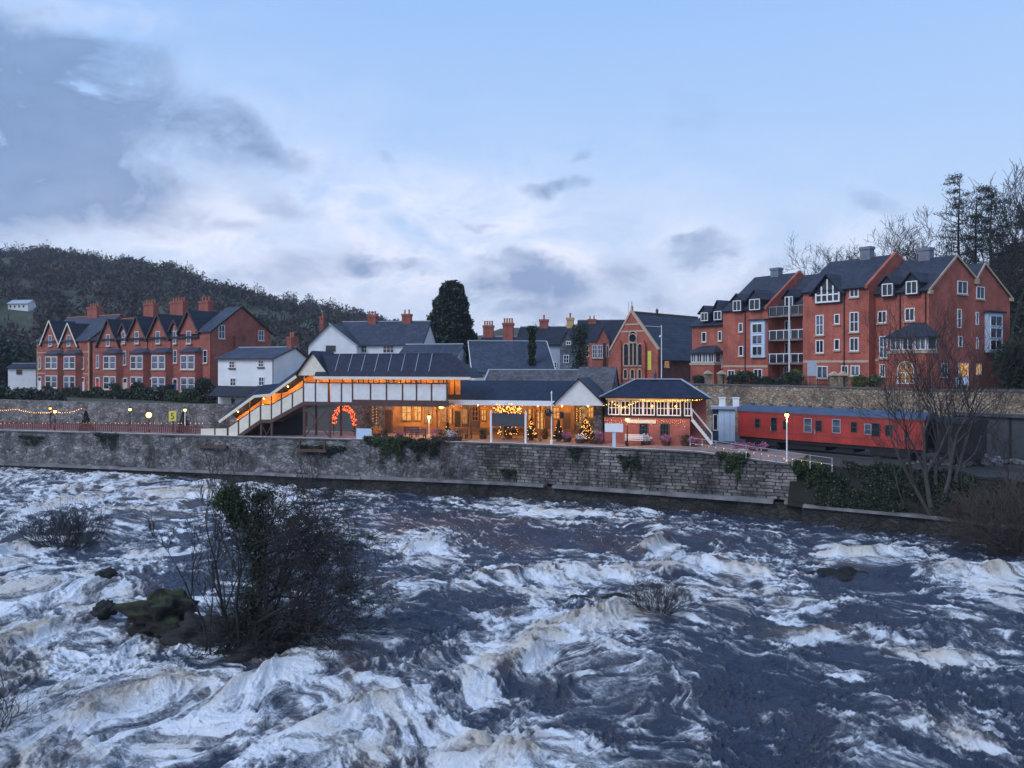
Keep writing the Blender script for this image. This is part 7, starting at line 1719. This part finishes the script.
def thicket():
    x, y = PX(250, 33.6), 33.6
    t = thing('leafless_thicket', 'dark leafless thicket with ivy clad stems rising from the foreground rocks', 'thicket', (x, y, 0)); a, b = MB(), MB(); rg = random.Random(33)
    for (px_, hh, r, ln) in ((-1.9, 5.6, .07, -.03), (-1.6, 4.3, .05, .12), (-.9, 6.6, .10, -.02), (-.3, 6.4, .11, .02), (.2, 6.7, .11, .05), (.7, 5.6, .09, .16), (-.6, 5.0, .06, -.16), (.0, 5.4, .08, .12), (.45, 4.8, .08, .3), (1.0, 4.4, .06, .35)):
        grow((a, b), Vector((px_, rg.uniform(-.4, .4), -.4)), Vector((ln, rg.uniform(-.1, .1), 1)).normalized(), hh*.60, r, 4, rg, .45, .26, 3, 5, .011, .12, .60, split=2)
    arcs = [(4.4, .95, .35, 3.8, .06), (4.0, 1, .15, 4.4, .06), (4.8, .9, .3, 3.2, .05), (3.4, 1, .3, 4.4, .07), (2.8, 1, .5, 4.8, .07), (5.0, .7, .3, 2.8, .05), (3.2, -.7, .6, 2.0, .04), (2.0, 1, .35, 5.0, .07), (.2, 1.0, .30, 4.6, .11), (.5, .95, .55, 4.8, .10), (.9, .85, .7, 4.6, .09), (.0, 1, .10, 4.6, .09), (1.2, .8, .9, 4.4, .08), (.3, 1, .45, 5.2, .08), (1.6, .9, .6, 4.0, .07), (2.2, .8, .75, 3.8, .07), (.1, .7, .2, 2.6, .07), (.2, -.8, .3, 1.8, .05), (.8, .9, .40, 4.2, .07), (3.0, .85, .55, 3.4, .06), (3.6, .8, .5, 3.0, .06), (2.8, .9, .25, 3.2, .06), (1.8, 1, .2, 3.6, .06), (.6, 1, .25, 5.4, .07), (.2, 1, .22, 3.0, .06), (4.2, .8, .35, 2.4, .05), (.4, .9, .8, 5.0, .08)]
    for (z0, dx_, dz_, L, r) in arcs:
        grow((a, b), Vector((.3, rg.uniform(-.4, .4), z0)), Vector((dx_, rg.uniform(-.3, .3), dz_)).normalized(), L*.70, r, 4, rg, .8, -.03, 4, 5, .010, .17, .58, split=2)
    for i in range(120):     # dense low brush
        grow((a, b), Vector((rg.gauss(.2, .9), rg.gauss(0, .45), -.3)), Vector((rg.gauss(.1, .7), rg.gauss(0, .4), .9)).normalized(), rg.uniform(.6, 1.5), .028, 2, rg, .75, .05, 4, 3, .010, .22, .7, split=1)
    a.build('stems', 'bark', t, recalc=False); b.build('twigs', 'twig', t, recalc=False)
    obj('buds', leaf_mesh('buds', blob_pts(9000, [(1.8, 0, 5.4, 1.4, .9, .9), (3.0, 0, 4.7, 1.5, .9, 1.0), (1.6, 0, 4.6, 1.6, .9, 1.0), (3.2, 0, 3.6, 1.9, .9, 1.3), (4.2, 0, 2.4, 1.4, .8, 1.3), (2.0, 0, 2.6, 1.6, .8, 1.2), (1.4, 0, 1.0, 2.2, .8, 1.0), (-1.0, 0, 3.0, 1.0, .6, 1.5)], 16, .0), .032, MT['ivy_dark'], 19), t)
    obj('ivy', leaf_mesh('ivy', blob_pts(7500, [(-.95, 0, 6.15, .75, .5, .62), (-.55, .1, 5.4, .55, .45, .6), (-.75, 0, 6.6, .45, .35, .3), (-.7, 0, 5.9, .5, .4, .6)], 5, .15), .06, MT['ivy'], 8), t)
    obj('ivy', leaf_mesh('ivy', blob_pts(12000, [(.5, 0, 6.3, .85, .5, .6), (.25, .1, 5.3, .85, .5, .9), (.05, 0, 4.2, .75, .45, .9), (.4, 0, 3.0, .7, .4, .9), (.1, 0, 1.9, .8, .5, .9), (.1, 0, .8, 1.4, .6, .8)], 6, .05), .055, MT['ivy_dark'], 9), t)
thicket()
# ------------------------------------------------------------------ far woods
def woods():
    rg = np.random.default_rng(17); V = []; n = 5200; k = 46; tot = 0
    uu = rg.uniform(-160, 425, n); dd = 60+rg.random(n)**.8*520
    Y = lerp_tab(BACK, uu)+dd; keep = (Y > 190); uu, Y = uu[keep], Y[keep]
    u2 = rg.uniform(985, 1190, 900); Y2 = rg.uniform(96, 175, 900); uu = np.concatenate([uu, u2]); Y = np.concatenate([Y, Y2]); z = land_z(uu, Y); X = (uu-512)/F*Y
    hgt = rg.uniform(3.8, 8.2, len(uu)); hgt[uu > 900] *= .45; wd = hgt*rg.uniform(.32, .5, len(uu)); opn = ((vn(X*.022+5, Y*.022, 4) > .30) | (uu > 900)) & ~((uu > -6) & (uu < 40) & (Y > 215) & (Y < 264)); X, Y, z, hgt, wd = [q[opn] for q in (X, Y, z, hgt, wd)]
    m = len(X); d = rg.normal(size=(m, k, 3)); d /= np.linalg.norm(d, axis=2)[..., None]; r = rg.random((m, k, 1))**.35
    C_ = np.stack([X, Y, z+hgt*.55], -1)[:, None, :]+d*r*np.stack([wd, wd, hgt*.5], -1)[:, None, :]
    C_ = C_.reshape(-1, 3); a = rg.normal(size=C_.shape); a[:, 2] *= 1.3; a /= np.linalg.norm(a, axis=1)[:, None]; b = rg.normal(size=C_.shape); b -= (a*b).sum(1)[:, None]*a; b /= np.linalg.norm(b, axis=1)[:, None]
    s = (.55+.75*rg.random(len(C_)))[:, None]*np.where(C_[:, 0] > 30, .42, 1)[:, None]; v = np.empty((len(C_), 4, 3)); v[:, 0] = C_-a*s; v[:, 1] = C_+b*s*.35; v[:, 2] = C_+a*s; v[:, 3] = C_-b*s*.35
    mt, t, bs = newmat('winter_woodland'); g = t.new('ShaderNodeNewGeometry'); o = ocoord(t); nz = t.noise(o, .035, 5, .6); nz2 = t.noise(o, .16, 3)
    base = t.ramp(t.math('ADD', t.math('MULTIPLY', nz, .7), t.math('MULTIPLY', nz2, .3)), [(.36, (.010, .013, .009)), (.45, (.040, .034, .028)), (.55, (.080, .060, .048)), (.62, (.020, .026, .014)), (.7, (.050, .050, .028))])
    t.link(t.mix(1.0, base, t.ramp(g.outputs['Random Per Island'], [(0, (.6,)*3), (1, (1.4,)*3)]), 'MULTIPLY'), bs.inputs['Base Color']); bs.inputs['Roughness'].default_value = 1
    tag(obj('woodland', quads('woodland', v.reshape(-1, 3), mt)), 'leafless winter wood covering the hillside', 'woodland', kind='stuff')
woods()
def far_tree(label, u, Y, v_top, w, seed, n=260, mat='wood_far'):
    z0 = float(land_z(u, Y)); h = max(4, zrow(v_top, Y)-z0); t = thing('hilltop_tree', label, 'tree', (PX(u, Y), Y, z0), 0, 'bare trees on the hill skyline')
    MB().lathe([(.35, -1), (.25, h*.5), (.1, h*.8)], n=5).build('trunk', 'bark', t)
    C_ = blob_pts(n, [(0, 0, h*.62, w, w, h*.38), (w*.5, 0, h*.5, w*.6, w*.6, h*.28), (-w*.5, 0, h*.52, w*.6, w*.6, h*.26)], seed, .3); obj('crown', leaf_mesh('crown', C_, .62, MT[mat], seed, .3), t)
for i, (u, vt, w, lab) in enumerate(((8, 242, 4.5, 'leftmost tree on the hill skyline'), (19, 240, 5.5, 'round tree second from the left on the skyline'), (46, 240, 4, 'taller thin tree alone on the skyline above the white farmhouse'), (59, 247, 4, 'small tree right of the lone skyline tree'), (76, 248, 3.5, 'small skyline tree above the first terrace chimney'), (90, 249, 4.5, 'first of two close skyline trees above the terrace'), (100, 249, 5, 'second of two close skyline trees above the terrace'), (128, 256, 5, 'skyline tree where the hill starts to fall'), (146, 258, 5, 'bushy skyline tree left of the dense wood'), (176, 261, 6, 'big skyline tree above the middle of the terrace'), (189, 262, 5, 'skyline tree right of the big one'), (240, 280, 5, 'skyline tree above the end gable, left'), (257, 280, 5.5, 'skyline tree above the end gable, right'), (287, 290, 3.2, 'narrow dark skyline tree, left of a pair'), (293, 290, 2.8, 'narrow dark skyline tree, right of a pair'), (309, 291, 3, 'thin tall skyline tree above the white house chimney'), (331, 297, 4, 'last skyline tree before the hill drops behind the roofs'))):
    far_tree(lab, u, 460, vt, w, i+1)
# ------------------------------------------------------------------ evening air
def haze():
    b = MB().box(-2700, 2700, -30, 1700, -4, 150); m = bpy.data.materials.new('evening_air'); m.use_nodes = True; nt = m.node_tree; nt.nodes.clear()
    o = nt.nodes.new('ShaderNodeOutputMaterial'); v = nt.nodes.new('ShaderNodeVolumePrincipled'); v.inputs['Color'].default_value = (.80, .87, 1, 1); v.inputs['Density'].default_value = HAZE; v.inputs['Anisotropy'].default_value = .2
    nt.links.new(v.outputs[0], o.inputs['Volume']); h = b.build('haze', m); tag(h, 'thin bluish evening haze', 'haze', kind='stuff')
HAZE = 0.00024
if HAZE > 0: haze()
